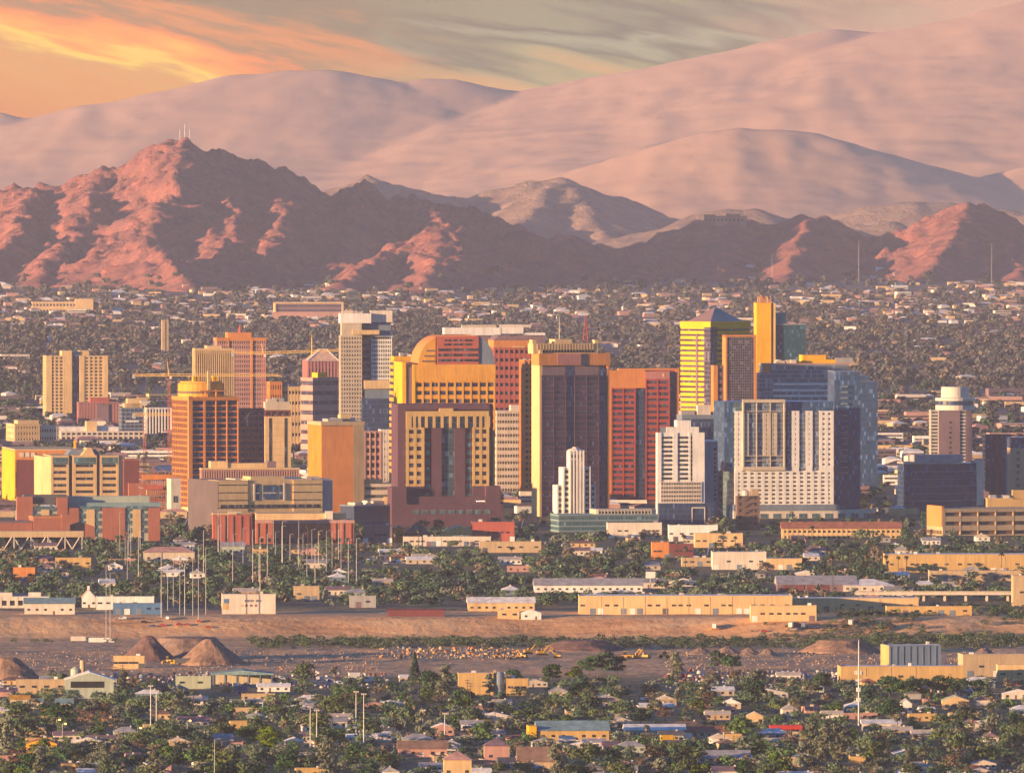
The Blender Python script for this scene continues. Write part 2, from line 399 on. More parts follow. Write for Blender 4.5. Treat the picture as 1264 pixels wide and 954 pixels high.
def mountains(name, ridges, D0, D1, res, slope, m, amp, seed, uext=(-110, 1374), conc_=1.25, nsc=220.0, rel=1.0, gul=(0, 1, 1)):
    xa, xb = (uext[0]-632)/F*D1, (uext[1]-632)/F*D1
    xs = np.arange(xa, xb, res); ys = np.arange(D0, D1, res)-CD
    X, Yg = np.meshgrid(xs, ys); H = np.full(X.shape, -40.0)
    wx = rel*nsc*.22*fbm(X/nsc, Yg/nsc, seed, 4); wy = rel*nsc*.22*fbm(X/nsc+40, Yg/nsc, seed+9, 4)
    dn = 1+.5*rel*fbm(X/(nsc*.8), Yg/(nsc*.8), seed+20, 4)
    rg = ridged(X/(nsc*.75), Yg/(nsc*.75), seed+31, 5)
    best = np.full(X.shape, 1e9)
    for r in ridges:
        pts = [P(*p) for p in r['p']]; sl_ = r.get('s', slope)
        for p, q in zip(pts[:-1], pts[1:]):
            ex, ey = q.x-p.x, q.y-p.y; L = max(ex*ex+ey*ey, 1e-6)
            for warp in (1,):
                k = r.get('w', .8)
                tx = np.clip(((X+wx*k-p.x)*ex+(Yg+wy*k-p.y)*ey)/L, 0, 1)
                d = np.hypot(X+wx*k*.6-p.x-tx*ex, Yg+wy*k*.6-p.y-tx*ey)
            hz = p.z+tx*(q.z-p.z)
            Rr = np.maximum(hz, 20)/sl_*conc_
            h = hz*np.clip(1-d*dn/Rr, 0, None)**conc_-4*(d*dn > Rr)
            H = np.maximum(H, h); best = np.minimum(best, d)
    g_ = ss(0, nsc*.8, best)*ss(0, 70, H)
    H = H+amp*g_*(rg-.62)+amp*.20*fbm(X/(nsc*.16), Yg/(nsc*.16), seed+50, 5)*ss(0, 40, H)+amp*.26*(ridged(X/(nsc*.22), Yg/(nsc*.2), seed+61, 4)-.6)*ss(0, 60, H)
    if gul[0]: H = H+gul[0]*(ridged((X+wx)/gul[1]+.25*fbm(X/gul[1]/2, Yg/gul[1]/2, seed+80, 3), Yg/gul[2], seed+70, 4)-.62)*ss(4, 60, H)
    H = np.where(H < 1.5, -14, H)
    nx, ny = len(xs), len(ys); I = np.arange(nx*ny).reshape(ny, nx)
    Q = np.stack([I[:-1, :-1], I[:-1, 1:], I[1:, 1:], I[1:, :-1]], -1).reshape(-1, 4)
    keep = (H.ravel()[Q] > -13).any(1); Q = Q[keep]
    V = np.stack([X, Yg, H], -1).reshape(-1, 3)
    us = np.unique(Q); mp = np.zeros(len(V), int); mp[us] = np.arange(len(us))
    o = link(name, np_mesh(name, V[us], mp[Q], m, smooth=True)); struct(o)
    MT[name] = (xs, ys, H); return o
def mh(x, y, name='hills'):
    xs, ys, H = MT[name]; i = int(np.clip(np.searchsorted(xs, x), 0, len(xs)-1)); j = int(np.clip(np.searchsorted(ys, y), 0, len(ys)-1)); return max(0.0, float(H[j, i]))
def L(D, *uv): return [(u, v, D) for u, v in uv]
rkA = rock('rock_red_brown', (.20, .095, .105), (.43, .15, .11), (.11, .085, .085), .018)
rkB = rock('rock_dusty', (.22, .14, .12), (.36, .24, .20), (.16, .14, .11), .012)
rkC = rock('rock_haze_pale', (.49, .29, .205), (.55, .33, .22), (.45, .28, .21), .004, .05)  # pale pink albedo carries the haze fade of the far ranges
front = [
 dict(p=L(28600, (-440, 290), (-320, 262), (-220, 240), (-120, 232), (-60, 229), (0, 231), (40, 229), (95, 222), (130, 205), (175, 186), (205, 174), (225, 171), (250, 180), (290, 190), (330, 205), (365, 222), (405, 237), (430, 236), (445, 226), (460, 238), (490, 244), (520, 241), (555, 245), (600, 263), (640, 286), (690, 316), (730, 335))),
 dict(p=[(225, 172, 28600), (216, 232, 28150), (160, 300, 27600), (120, 346, 27150)], w=1.3),
 dict(p=[(335, 207, 28600), (352, 262, 28050), (330, 305, 27600), (352, 350, 27100)], w=1.3),
 dict(p=[(270, 186, 28600), (285, 265, 28000), (262, 330, 27300)], w=1.4),
 dict(p=[(445, 228, 28600), (440, 290, 28050), (400, 335, 27500)], w=1.3),
 dict(p=[(40, 229, 28600), (18, 290, 27900), (-30, 346, 27300)], w=1.3),
 dict(p=[(130, 206, 28600), (95, 280, 28000), (40, 340, 27200)], w=1.3),
 dict(p=[(520, 241, 28600), (560, 300, 28000), (640, 350, 27200)], w=1.2),
 dict(p=[(180, 292, 27350), (205, 315, 27000), (235, 350, 26500)], s=.5, w=.6),
 dict(p=[(420, 350, 26500), (470, 316, 27000), (505, 300, 27200), (540, 281, 27300), (553, 278, 27300), (562, 300, 27250), (580, 330, 27000), (610, 362, 26500)], s=.5, w=.4),
 dict(p=[(553, 279, 27300), (535, 325, 26800), (505, 372, 26000)], s=.5, w=.7),
]
mountains('hills', front, 25600, 29700, 7.0, .55, rkA, 60, 3, uext=(-440, 800), gul=(20, 85, 420)); MT['front'] = MT['hills']
right = [
 dict(p=L(29100, (640, 312), (662, 298), (676, 290), (702, 291), (740, 301), (765, 308), (782, 301), (830, 285), (868, 272), (920, 272), (955, 279), (985, 265), (1010, 266), (1040, 285), (1065, 303), (1095, 306), (1130, 290), (1160, 265), (1185, 250), (1197, 246), (1215, 252), (1240, 270), (1264, 282), (1310, 298), (1380, 305), (1470, 280), (1560, 262), (1700, 300))),
 dict(p=[(700, 292, 29100), (690, 330, 28500), (660, 360, 27800)]), dict(p=[(830, 286, 29100), (800, 325, 28500), (770, 362, 27800)]),
 dict(p=[(900, 272, 29100), (900, 318, 28500), (880, 358, 27800)]), dict(p=[(998, 266, 29100), (985, 310, 28500), (960, 355, 27800)]), dict(p=[(1197, 247, 29100), (1175, 300, 28500), (1130, 350, 27800)]), dict(p=[(1225, 262, 29100), (1250, 315, 28500), (1262, 352, 27800)]),
]
mountains('hills', right, 26600, 30400, 8.0, .5, rkA, 36, 14, uext=(560, 1700), gul=(16, 80, 420)); MT['right'] = MT['hills']
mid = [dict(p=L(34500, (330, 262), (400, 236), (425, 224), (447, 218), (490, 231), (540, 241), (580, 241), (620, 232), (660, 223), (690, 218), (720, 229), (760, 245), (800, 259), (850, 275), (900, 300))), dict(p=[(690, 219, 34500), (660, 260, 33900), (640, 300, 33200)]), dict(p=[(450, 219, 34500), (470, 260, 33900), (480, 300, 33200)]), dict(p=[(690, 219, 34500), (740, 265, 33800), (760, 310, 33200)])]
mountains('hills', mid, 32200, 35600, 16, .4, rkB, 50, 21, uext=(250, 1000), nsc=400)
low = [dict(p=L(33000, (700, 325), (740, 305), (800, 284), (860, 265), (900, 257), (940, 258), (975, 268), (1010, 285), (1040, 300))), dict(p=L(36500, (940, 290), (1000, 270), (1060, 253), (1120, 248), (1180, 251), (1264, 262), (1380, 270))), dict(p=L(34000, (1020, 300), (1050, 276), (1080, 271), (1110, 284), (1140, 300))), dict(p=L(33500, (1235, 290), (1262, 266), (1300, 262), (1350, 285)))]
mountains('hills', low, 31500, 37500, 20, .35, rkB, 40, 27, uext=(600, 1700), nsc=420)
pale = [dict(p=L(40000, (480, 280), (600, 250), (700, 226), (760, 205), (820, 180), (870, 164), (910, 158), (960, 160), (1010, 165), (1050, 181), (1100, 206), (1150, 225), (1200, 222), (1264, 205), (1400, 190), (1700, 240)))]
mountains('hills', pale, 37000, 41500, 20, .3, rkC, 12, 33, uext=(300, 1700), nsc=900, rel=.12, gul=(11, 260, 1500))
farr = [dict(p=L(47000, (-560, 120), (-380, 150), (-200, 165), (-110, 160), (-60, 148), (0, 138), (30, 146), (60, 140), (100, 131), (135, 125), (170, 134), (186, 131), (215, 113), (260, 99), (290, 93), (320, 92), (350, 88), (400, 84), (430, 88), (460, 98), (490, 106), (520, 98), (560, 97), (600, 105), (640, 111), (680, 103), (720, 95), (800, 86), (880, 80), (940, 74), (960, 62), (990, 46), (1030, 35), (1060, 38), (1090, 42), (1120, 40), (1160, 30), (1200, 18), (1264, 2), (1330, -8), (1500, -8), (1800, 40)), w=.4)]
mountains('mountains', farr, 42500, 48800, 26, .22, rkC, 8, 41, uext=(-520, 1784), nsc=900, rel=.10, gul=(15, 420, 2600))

# ------------------------------------------------------------------ haze
hm = bpy.data.materials.new('haze_air'); hm.use_nodes = True; t = NT(hm.node_tree)
t.n('ShaderNodeOutputMaterial', {'Volume': t.n('ShaderNodeVolumePrincipled', {'Color': (*HAZE_COL, 1), 'Density': HAZE_DENS, 'Anisotropy': 0.0}).outputs[0]})
HZ = MB().box(-10000, 10000, -13000, 39000, -44, 740).build('haze', hm); HZ['kind'] = 'stuff'
# ------------------------------------------------------------------ buildings
YAW = 8.0
class Bd:
    """one building: an Empty at the near left corner of its footprint; local x along the front, y into the depth, z up.
    x(u), z(v): where a sight line through u or v meets its front."""
    def __init__(s, name, label, cat, uF, uR, D, uL=None, dep=36.0, yaw=YAW, vT=None, grp=None, keep=None, lt=None):
        s.D, s.a = D, R(yaw); c, n = math.cos(s.a), math.sin(s.a)
        p = P(uF, 400, D); s.X0 = p.x
        s.o = empty(name, (p.x, D-CD, 0), s.a)
        s.W = s.x(uR)
        if uL is not None:
            k = (uL-IW/2)/F; den = n+k*c
            dep = (s.X0-k*D)/den if den > .02 else dep
        s.d = max(6.0, min(dep, 140.0)); s.m = {}
        s.uF, s.uR = uF, uR
        if label is None: late(s.o, lt, cat, grp, (uF+uR)/2, 145+F*CH/D)
        else: tag(s.o, label, cat, grp)
        u0 = uL if uL is not None else uF
        FOOT.append((s.X0-s.d*abs(n)-6, s.X0+s.W+6, D-CD-6, D-CD+s.d+s.W*n+6))
        if vT is not None: KEEP.append((u0, uR, vT, keep or 145+F*CH/D-3, D))
    def x(s, u):
        k = (u-IW/2)/F; return (k*s.D-s.X0)/(math.cos(s.a)-k*math.sin(s.a))
    def z(s, v): return P(0, v, s.D).z
    def mb(s, name, m):
        return s.m.setdefault((name, m.name), (MB(), m))[0]
    def part(s, name, m, *boxes):
        b = MB()
        for q in boxes: b.box(*q)
        return b.build(name, m, s.o)
    def box(s, name, m, x0, x1, y0, y1, z0, z1): s.mb(name, m).box(x0, x1, y0, y1, z0, z1)
    def done(s):
        for (name, _), (b, m) in s.m.items(): b.build(name, m, s.o)
        return s.o
    def solid(s, m, vT, x0=None, x1=None, y0=0, y1=None, z0=-1, name='wall'):
        s.box(name, m, 0 if x0 is None else x0, s.W if x1 is None else x1, y0, s.d if y1 is None else y1, z0, s.z(vT))
    def floors(s, x0, x1, y0, y1, z0, z1, n, w_, g_, gf=.5, nf=8, ns=5, pw=.3, pp=.15, rec=.5, top=.6, name='wall', band='window_band', first=.5):
        """n storeys: spandrel slabs and piers of wall, one glazing band per storey set back by rec"""
        b = s.mb(name, w_); fh = (z1-z0)/n
        z = z0
        for i in range(n):
            za = z0+i*fh; zs = za+fh*(1-gf)*first; zt = za+fh*(1-gf)*first+fh*gf
            b.box(x0, x1, y0, y1, za-.01*(i > 0), zs); b.box(x0+.004, x1-.004, y0+.004, y1-.004, zt, za+fh+.02)
            s.part(band, g_, (x0+rec, x1-rec, y0+rec, y1-rec, zs-.06, zt+.06))
        if top: b.box(x0-.2, x1+.2, y0-.2, y1+.2, z1, z1+top)
        for k in range(nf+1) if nf else ():
            c = x0+(x1-x0)*k/nf; h = pw*(x1-x0)/nf/2; c = min(max(c, x0+h-pp), x1-h+pp)
            b.box(c-h, c+h, y0-pp, y0+rec+.3, z0, z1+.01)
        for k in range(ns+1) if ns else ():
            c = y0+(y1-y0)*k/ns; h = pw*(y1-y0)/ns/2; c = min(max(c, y0+h-pp*.8), y1-h+pp*.8)
            b.box(x0-pp*1.2, x0+rec+.3, c-h, c+h, z0, z1+.013); b.box(x1-rec-.3, x1+pp*1.2, c-h, c+h, z0, z1+.013)
    def roof_kit(s, z, seed=0, k=4, x0=None, x1=None, y0=None, y1=None, m=None):
        """plant boxes and ducts standing on a roof"""
        r = random.Random(seed); x0 = 0 if x0 is None else x0; x1 = s.W if x1 is None else x1; y0 = 1 if y0 is None else y0; y1 = s.d if y1 is None else y1
        for i in range(k):
            a_, b_ = r.uniform(.06, .2)*(x1-x0), r.uniform(.1, .3)*(y1-y0); h = r.uniform(1.2, 3.2)
            cx, cy_ = r.uniform(x0+a_, x1-a_), r.uniform(y0+b_, y1-b_)
            s.part('roof_unit', m or wm(r.choice(['pale', 'grey', 'beige'])), (cx-a_, cx+a_, cy_-b_, cy_+b_, z-.05, z+h))
    def mast(s, x, y, z0, z1, r=.5, k='pole_grey'):
        MBm = MB(); MBm.tube((x, y, z0-.3), (x, y, z1), r, r*.4); MBm.build('roof_mast', steelm(k), s.o)

cr, pa, wh, tn, og = wm('cream'), wm('pale'), wm('white'), wm('tan'), wm('orange')
# --- far left apartment tower
b = Bd('apartment_tower', 'twin winged cream apartment tower with a dark blue recessed strip down its middle', 'apartment tower', 57, 133, 15270, uL=53, vT=433, keep=505)
zt = b.z(440); zz = b.z(525)
b.floors(0, b.x(89), 0, b.d, -1, zt, 19, cr, GL_DARK(), .5, 6, 5, .42)
b.floors(b.x(98.5), b.W, 0, b.d, -1, zt, 19, cr, GL_DARK(), .5, 6, 5, .42)
b.part('recess_glazing', GL_NAVY(), (b.x(89)+.2, b.x(98.5)-.2, 3, b.d-3, -1, b.z(434)))
for u0, u1 in ((57, 64), (80, 88.6), (98.8, 104), (128, 133)): b.box('shear_wall', cr, b.x(u0)-.2, b.x(u1)+.1, -.5, 3, -1, zt+.9)
b.part('penthouse', cr, (b.x(77), b.x(89), 4, b.d-4, zt, b.z(433))); b.part('penthouse', cr, (b.x(99), b.x(110), 4, b.d-4, zt, b.z(433)))
b.done()
# --- rose hotel beside it
b = Bd('hotel_block', 'low rose red hotel block at the foot of the twin winged apartment tower', 'hotel', 97, 147, 15060, uL=95, vT=492, keep=518)
b.floors(0, b.W, 0, b.d, -1, b.z(497), 9, wm('rose'), GL_DARK(), .45, 14, 6, .45)
b.part('centre_bay', wm('mauve'), (b.x(119), b.x(134), -1.2, 4, -1, b.z(499))); b.part('penthouse', wm('redbrick'), (b.x(112), b.x(135), 3, 18, b.z(497), b.z(491)))
b.done()
# --- navy office with cream lift house
b = Bd('office_block', 'dark blue office block topped by a cream lift house with a white flagpole sign band', 'office block', 150, 177, 14700, uL=147, vT=497, keep=532)
b.floors(0, b.W, 0, b.d, -1, b.z(504), 6, wm('steel'), GL_NAVY(), .6, 5, 5, .12)
b.part('lift_house', cr, (b.x(158), b.x(173), 4, 20, b.z(504), b.z(492))); b.part('lift_house', cr, (b.x(154), b.x(176), 4, 20, b.z(504), b.z(498)))
b.part('sign_band', wh, (b.x(155), b.x(171), -.6, 0, b.z(521), b.z(519)))
b.done()
b = Bd('office_block', 'white ribbed office block with tall dark window slots beside the navy block', 'office block', 181, 211, 14600, uL=179, vT=503, keep=532)
b.floors(0, b.W, 0, b.d, -1, b.z(504), 1, wh, GL_DARK(), .92, 8, 6, .42, .7, .8)
b.done()
# --- school
b = Bd('school_building', 'long cream school building with flat roofs and small square windows left of the trees', 'school', 18, 74, 14250, uL=2, yaw=14, vT=519, keep=542)
b.floors(0, b.W*.55, 0, 40, -1, b.z(524), 3, cr, GL_DARK(), .35, 9, 6, .55); b.floors(b.W*.552, b.W, 4, 44, -1, b.z(527), 2, wm('beige'), GL_DARK(), .4, 8, 6, .5)
b.part('roof_block', cr, (b.x(24), b.x(50), 8, 26, b.z(524), b.z(519))); b.done()
b = Bd('school_building', 'pale two storey school wing with white roofs stretching right of the cream school', 'school', 75, 178, 14350, uL=70, vT=526, keep=541)
b.floors(0, b.W, 0, 30, -1, b.z(533), 2, pa, GL_DARK(), .5, 16, 4, .3); b.box('roof', rm('white'), -1, b.W*.7, 6, 40, b.z(533), b.z(527)); b.part('lift_house', cr, (b.x(107), b.x(120), 2, 16, b.z(533), b.z(520)))
b.done()
# --- twin ribbed towers and pink tower
b = Bd('ribbed_tower', 'pale cream tower of close vertical ribs standing in front of the pink tower', 'office tower', 241, 288, 13500, uL=238.5, vT=428, keep=470)
b.floors(0, b.W, 0, b.d, -1, b.z(432), 1, cr, GL_PLUM(), .93, 18, 9, .46, .9, .9)
b.part('cornice', cr, (-.6, b.W+.6, -.6, b.d, b.z(433.5), b.z(430))); b.part('penthouse', cr, (b.x(256), b.x(274), 3, 24, b.z(432), b.z(427)))
b.done()
b = Bd('pink_tower', 'tall rose pink tower with a fine window grid and stepped flat top', 'office tower', 268, 328, 13800, uL=264, vT=410, keep=498)
b.floors(0, b.W, 0, b.d, -1, b.z(420), 24, wm('pink'), GL_DARK(), .5, 22, 8, .45)
b.part('crown_band', wm('orange'), (-.7, b.W+.7, -.7, b.d, b.z(420.5), b.z(417))); b.box('pilaster', wm('orange'), b.x(309.5), b.x(312), -.9, 1, -1, b.z(418)); b.box('pilaster', wm('orange'), b.x(281), b.x(282.6), -.9, 1, -1, b.z(418))
b.part('penthouse', wm('orange'), (b.x(282), b.x(311), 4, 26, b.z(418), b.z(410.5))); b.mast(b.x(298), 12, b.z(411), b.z(402), 1.6, 'mast_red')
b.done()
# --- pyramid roof building and banded building
b = Bd('gabled_tower', 'plum office block under a white latticed gable roof with a thin spire', 'office block', 380, 417, 14200, uL=374, vT=432, keep=466)
b.floors(0, b.W, 0, b.d, -1, b.z(445), 1, wm('rose'), GL_DARK(), .8, 9, 6, .55, .5, .6)
b.mb('roof', rm('pink')).prism([(-1, b.z(445)), (b.W+1, b.z(445)), (b.W*.62, b.z(431)), (b.W*.42, b.z(431))], 1, -1, b.d*.6)
for k in range(6):
    f = k/5; x_ = -1+(b.W*.42+1)*f; b.mb('roof_rib', wh).tube((x_, -1.4, b.z(445-14*f)), (b.W+1-(b.W*.38+1)*f, -1.4, b.z(445-14*f)), .35)
b.mb('roof_rib', wh).tube((-1, -1.4, b.z(445)), (b.W*.42, -1.4, b.z(431)), .6); b.mb('roof_rib', wh).tube((b.W+1, -1.4, b.z(445)), (b.W*.62, -1.4, b.z(431)), .6)
b.mast(b.x(385.5), 4, b.z(440), b.z(413), .7, 'crane'); b.done()
b = Bd('banded_block', 'orange and pink banded office block with a yellow rooftop box below the gabled block', 'office block', 386, 421, 13650, uL=371, yaw=30, vT=460, keep=512)
b.floors(0, b.W, 0, b.d, -1, b.z(467), 8, wm('pink'), GL_PLUM(), .42, 0, 0)
b.part('roof_box', wm('yellow'), (b.x(394), b.x(406), 3, 14, b.z(467), b.z(460))); b.done()
b = Bd('office_block', 'low orange office block with square windows beside the cream construction roofs', 'office block', 333, 372, 13900, uL=330, vT=471, keep=496)
b.floors(0, b.x(348), 0, 24, -1, b.z(472), 7, wm('orange'), GL_DARK(), .45, 5, 4, .45); b.floors(b.x(348.2), b.W, 2, 24, -1, b.z(478), 6, cr, GL_DARK(), .3, 6, 4, .3); b.roof_kit(b.z(477), 4, 3, b.x(350), b.W); b.done()
# --- white grid tower
b = Bd('white_grid_tower', 'tall white gridded tower split by a dark notch with a blank white crown', 'office tower', 420.5, 484.5, 12750, uL=418.5, vT=383, keep=500)
x1, x2 = b.x(446.5), b.x(459.5); zc = b.z(401); zk = b.z(415)
b.floors(0, x1, 0, b.d, -1, zk, 34, wm('beige'), GL_DARK(), .48, 8, 9, .42)  # beige tints this section as if sunlit; the right one stays white
b.floors(x2, b.W, 5, b.d, -1, zk, 34, wh, GL_DARK(), .55, 9, 9, .34)
b.floors(x1, x2, 4, b.d-4, -1, b.z(405), 22, wm('mauve'), GL_DARK(), .55, 0, 0, band='notch_window')
b.part('crown', wh, (-.4, x2-1, -.5, b.d, b.z(399), b.z(387))); b.part('crown', pa, (x2-1, b.W+.4, 4.3, b.d, b.z(398), b.z(383.5)))
b.part('louvre_band', wm('beige'), (1, x1, .6, b.d-2, zk, b.z(398))); b.part('louvre_band', wm('steel'), (x1, b.W-1, 6, b.d-2, zk, b.z(397)))
b.part('canopy_slab', cr, (b.x(435), b.x(468), -1.5, 8, b.z(413), b.z(407.5)))
for k in range(7): b.part('roof_slot', wm('black'), (x2+1+k*(b.W-x2-3)/7, x2+2.6+k*(b.W-x2-3)/7, 4.1, 5, b.z(418), b.z(416)))
b.roof_kit(b.z(387), 7, 5); b.mast(b.x(423), 6, b.z(388), b.z(373), .4); b.done()
# --- navy glass block, with cream cap
b = Bd('navy_glass_block', 'dark navy glass block with a cream slab roof right of the white gridded tower', 'office block', 447, 484, 12450, uL=445.5, vT=470, keep=528)
b.part('curtain_wall', GL_NAVY(), (0, b.W, 0, b.d, -1, b.z(492)))
for k in range(4): b.part('spandrel', wm('navy'), (-.15, b.W+.15, -.15, b.d, b.z(500+7*k), b.z(499.2+7*k)))
b.part('upper_deck', wm('steel'), (b.x(451), b.W, 4, b.d-4, b.z(492.2), b.z(480))); b.part('cap_slab', cr, (b.x(450), b.W+.3, 2, b.d-3, b.z(480), b.z(469.5))); b.done()
b = Bd('pink_apartment_block', 'pink grey apartment block with dark balconies between the orange fluted slab and purple hotel', 'apartment block', 450, 480, 12150, uL=447, vT=530, keep=590)
b.floors(0, b.x(470), 0, b.d, -1, b.z(533), 9, wm('pink'), GL_DARK(), .6, 3, 4, .2, .5, .9); b.floors(b.x(470.2), b.W, 0, b.d, -1, b.z(531), 9, pa, GL_DARK(), .3, 3, 4, .6); b.done()
b = Bd('parking_deck', 'plain beige parking deck with open grey levels between the fluted slab and purple podium', 'parking deck', 450, 489, 11620, uL=447, vT=592, keep=624)
b.floors(0, b.W, 0, 40, -1, b.z(598), 4, wm('beige'), wm('darkgrey'), .4, 0, 0, rec=1.2, band='deck_opening'); b.part('stair_tower', cr, (b.x(474), b.x(479), -1, 6, -1, b.z(613))); b.part('roof_unit', cr, (b.x(452), b.x(474), 6, 20, b.z(598), b.z(592))); b.done()
b = Bd('navy_hall', 'windowless dark blue hall standing left of the purple hotel podium', 'hall', 437, 483, 11290, uL=420, yaw=24, vT=624, keep=648)
b.solid(wm('navy'), 625); b.part('roof_edge', wm('steel'), (-.3, b.W+.3, -.3, b.d+.3, b.z(625), b.z(623.6))); b.part('curtain_wall', GL_NAVY(), (1, b.W-1, -.25, 2, .5, b.z(642))); b.roof_kit(b.z(623.6), 5, 3); b.done()
# --- courthouse, maroon hall, convention hall on the left
b = Bd('maroon_hall', 'maroon brick hall with an orange upper band and a yellow lit end wall', 'hall', 19, 100, 12030, uL=3, vT=555, keep=600)
b.solid(wm('maroon'), 567); b.part('upper_band', wm('orange'), (-.2, b.W+.2, -.3, b.d, b.z(567.5), b.z(556))); b.part('roof_edge', cr, (-.5, b.W+.5, -.6, b.d, b.z(556), b.z(554.5))); b.part('end_wall', wm('yellow'), (-.6, 1, 0, b.d+.4, -1, b.z(557)))  # yellow end wall: low sun put into its colour
for k in range(3): b.part('roof_sign', wm('pale'), (b.x(24+7*k), b.x(29+7*k), -.8, -.2, b.z(564), b.z(558.5)))
b.mb('roof_fin', wm('yellow')).box(b.x(92), b.x(94.5), 3, 7, b.z(560), b.z(544)); b.done()
b = Bd('maroon_block', 'windowless maroon brick block right of the cream three bay office', 'block', 153, 172, 12010, dep=30, vT=568, keep=606); b.solid(wm('maroon'), 568); b.part('roof_edge', wm('brick'), (-.3, b.W+.3, -.3, b.d, b.z(568), b.z(566.8))); b.part('lower_wing', wm('brick'), (b.x(158), b.x(179), -5, 12, -1, b.z(596))); b.done()
b = Bd('three_bay_office', 'cream office of three bays with dark window bands and cut corners beside the maroon hall', 'office block', 63, 146, 11860, uL=52, yaw=9, vT=548, keep=612)
zt = b.z(563)
for u0, u1 in ((63, 84.6), (89.5, 119), (123.5, 146)):
    b.floors(b.x(u0), b.x(u1), 0, b.d-6, -1, zt, 8, cr, GL_DARK(), .42, 1, 3, .14); b.part('top_glazing', GL_TEAL(), (b.x(u0)+1.2, b.x(u1)-1.2, -.45, 1, b.z(573), b.z(564.5)))
b.part('recess_glazing', GL_NAVY(), (b.x(84.5), b.x(123.6), 3, b.d-8, -1, zt-.4))
MB().prism([(0, .1), (0, b.d-6), (-7.5, b.d-6), (-7.5, 7)], 2, -1, zt-.2).build('corner_wall', cr, b.o); MB().prism([(b.W, .1), (b.W+4.5, 6), (b.W+4.5, b.d-6), (b.W, b.d-6)], 2, -1, zt-.2).build('corner_wall', cr, b.o)
b.mb('gable_roof', cr).prism([(b.x(100), zt), (b.x(118), zt), (b.x(113), b.z(553)), (b.x(108), b.z(553))], 1, 2, 22); b.mb('gable_roof', wm('steel')).prism([(b.x(84), zt), (b.x(126), zt), (b.x(120), b.z(555)), (b.x(90), b.z(555))], 1, 10, 30)
b.done()
b = Bd('convention_hall', 'long brick and pale teal hall with a flat green roof and alternating brick panels', 'hall', 22, 197, 10890, uL=19, vT=612, keep=660)
b.solid(wm('sage'), 630); b.part('roof', wm('teal'), (b.x(83), b.W+1, 4, b.d, b.z(630), b.z(621))); b.part('roof', wm('sage'), (b.x(82), b.x(186), 9, b.d, b.z(621.2), b.z(613))); b.part('roof', wm('darkgrey'), (b.x(30), b.x(83), 2, b.d, b.z(622), b.z(611)))
for (u0, u1, v0) in ((20.5, 40, 613), (70, 83, 614), (85, 97, 627), (126, 154, 627), (182.5, 197, 627)): b.part('brick_panel', wm('brick'), (b.x(u0), b.x(u1), -1.2, 5, -1, b.z(v0)))
for (u0, u1) in ((42, 69), (98, 125), (155, 182)):
    for k in range(4): b.part('window_band', GL_TEAL(), (b.x(u0)+.5, b.x(u1)-.5, -.5, 1.5, b.z(658-9*k), b.z(652-9*k)))
    b.part('cream_bay', cr, (b.x((u0+u1)/2-5), b.x((u0+u1)/2+5), -.9, 3, -1, b.z(629)))
b.done()
b = Bd('brick_hall', 'low brick hall with a cream parapet in front of the teal roofed hall', 'hall', 41, 86, 10800, dep=30, vT=637, keep=654); b.solid(wm('brick'), 639); b.part('parapet', wm('orange'), (-.3, b.W+.3, -.3, 30, b.z(639), b.z(637.4))); b.part('corner_pier', wm('brick'), (b.x(76), b.x(86), -1, 8, -1, b.z(635)))
b.part('wall', wm('brick'), (b.x(-4), b.x(40), 2, 26, -1, b.z(645))); b.part('roof', wm('mauve'), (b.x(-4), b.x(40.4), 1.4, 26, b.z(645), b.z(643))); b.mb('gable_wall', wm('brick')).prism([(b.x(87), -1), (b.x(117), -1), (b.x(117), b.z(650)), (b.x(102), b.z(645)), (b.x(87), b.z(650))], 1, 3, 24); b.done()
b = Bd('viaduct', 'long tan viaduct deck carried on pale splayed braces at the left edge', 'viaduct', -30, 103, 10690, dep=14, yaw=2, vT=655, keep=676)
b.part('deck', tn, (0, b.W, 0, 14, b.z(663), b.z(655.5))); b.part('back_wall', wm('navy'), (0, b.W, 10, 12, -1, b.z(663)))
for k in range(7):
    u0 = -25+k*21; 
    for du in (-9, 9): b.mb('brace', pa).tube((b.x(u0+9), .5, 0), (b.x(u0+9+du), .5, b.z(663)), .45)
    b.mb('brace', pa).box(b.x(u0-.6), b.x(u0+.6), -.2, 1, -1, b.z(662))
b.done()
# --- orange tower with rotunda
b = Bd('rotunda_tower', 'orange framed office tower crowned by a golden rotunda and a slim spire', 'office tower', 234, 294, 11650, uL=213, yaw=17, vT=468, keep=620)
zt = b.z(494)
b.floors(0, b.x(253), 0, b.d, -1, zt, 20, og, GL_NAVY(), .7, 1, 9, .12, .5)
b.floors(b.x(253.2), b.W, .6, b.d-.5, -1, zt, 20, og, GL_NAVY(), .7, 3, 0, .1, .7)
b.part('corner_pier', og, (-1, 2.2, -1, 2.5, -1, b.z(489))); b.part('crown_band', og, (-.9, b.W+.6, -1, b.d, zt, b.z(490)))
for u in (253, 266): b.box('crown_frame', og, b.x(u), b.x(u+1.6), -.8, .6, zt, b.z(481))
b.box('crown_frame', og, b.x(246), b.x(278), -.9, .5, b.z(483.5), b.z(482))
cx = b.x(256); b.mb('rotunda', wm('goldn')).lathe([(18.5, b.z(490)), (18.5, b.z(474)), (17, b.z(473)), (16.5, b.z(471))], cx, 20, 28)
b.mb('rotunda_band', wm('brown')).lathe([(18.9, b.z(486)), (18.9, b.z(483))], cx, 20, 28); b.mb('spire', cr).box(b.x(256.4), b.x(259.4), 0, 2, zt, b.z(458))
for u in (244, 249, 268, 272): b.part('roof_unit', wm('yellow'), (b.x(u)-1, b.x(u)+1, 10, 14, b.z(472), b.z(465)))
b.done()
b = Bd('dark_grid_tower', 'dark plum grid tower with crossed bracing just right of the rotunda tower', 'office tower', 296, 326, 11720, dep=34, yaw=17, vT=502, keep=576)
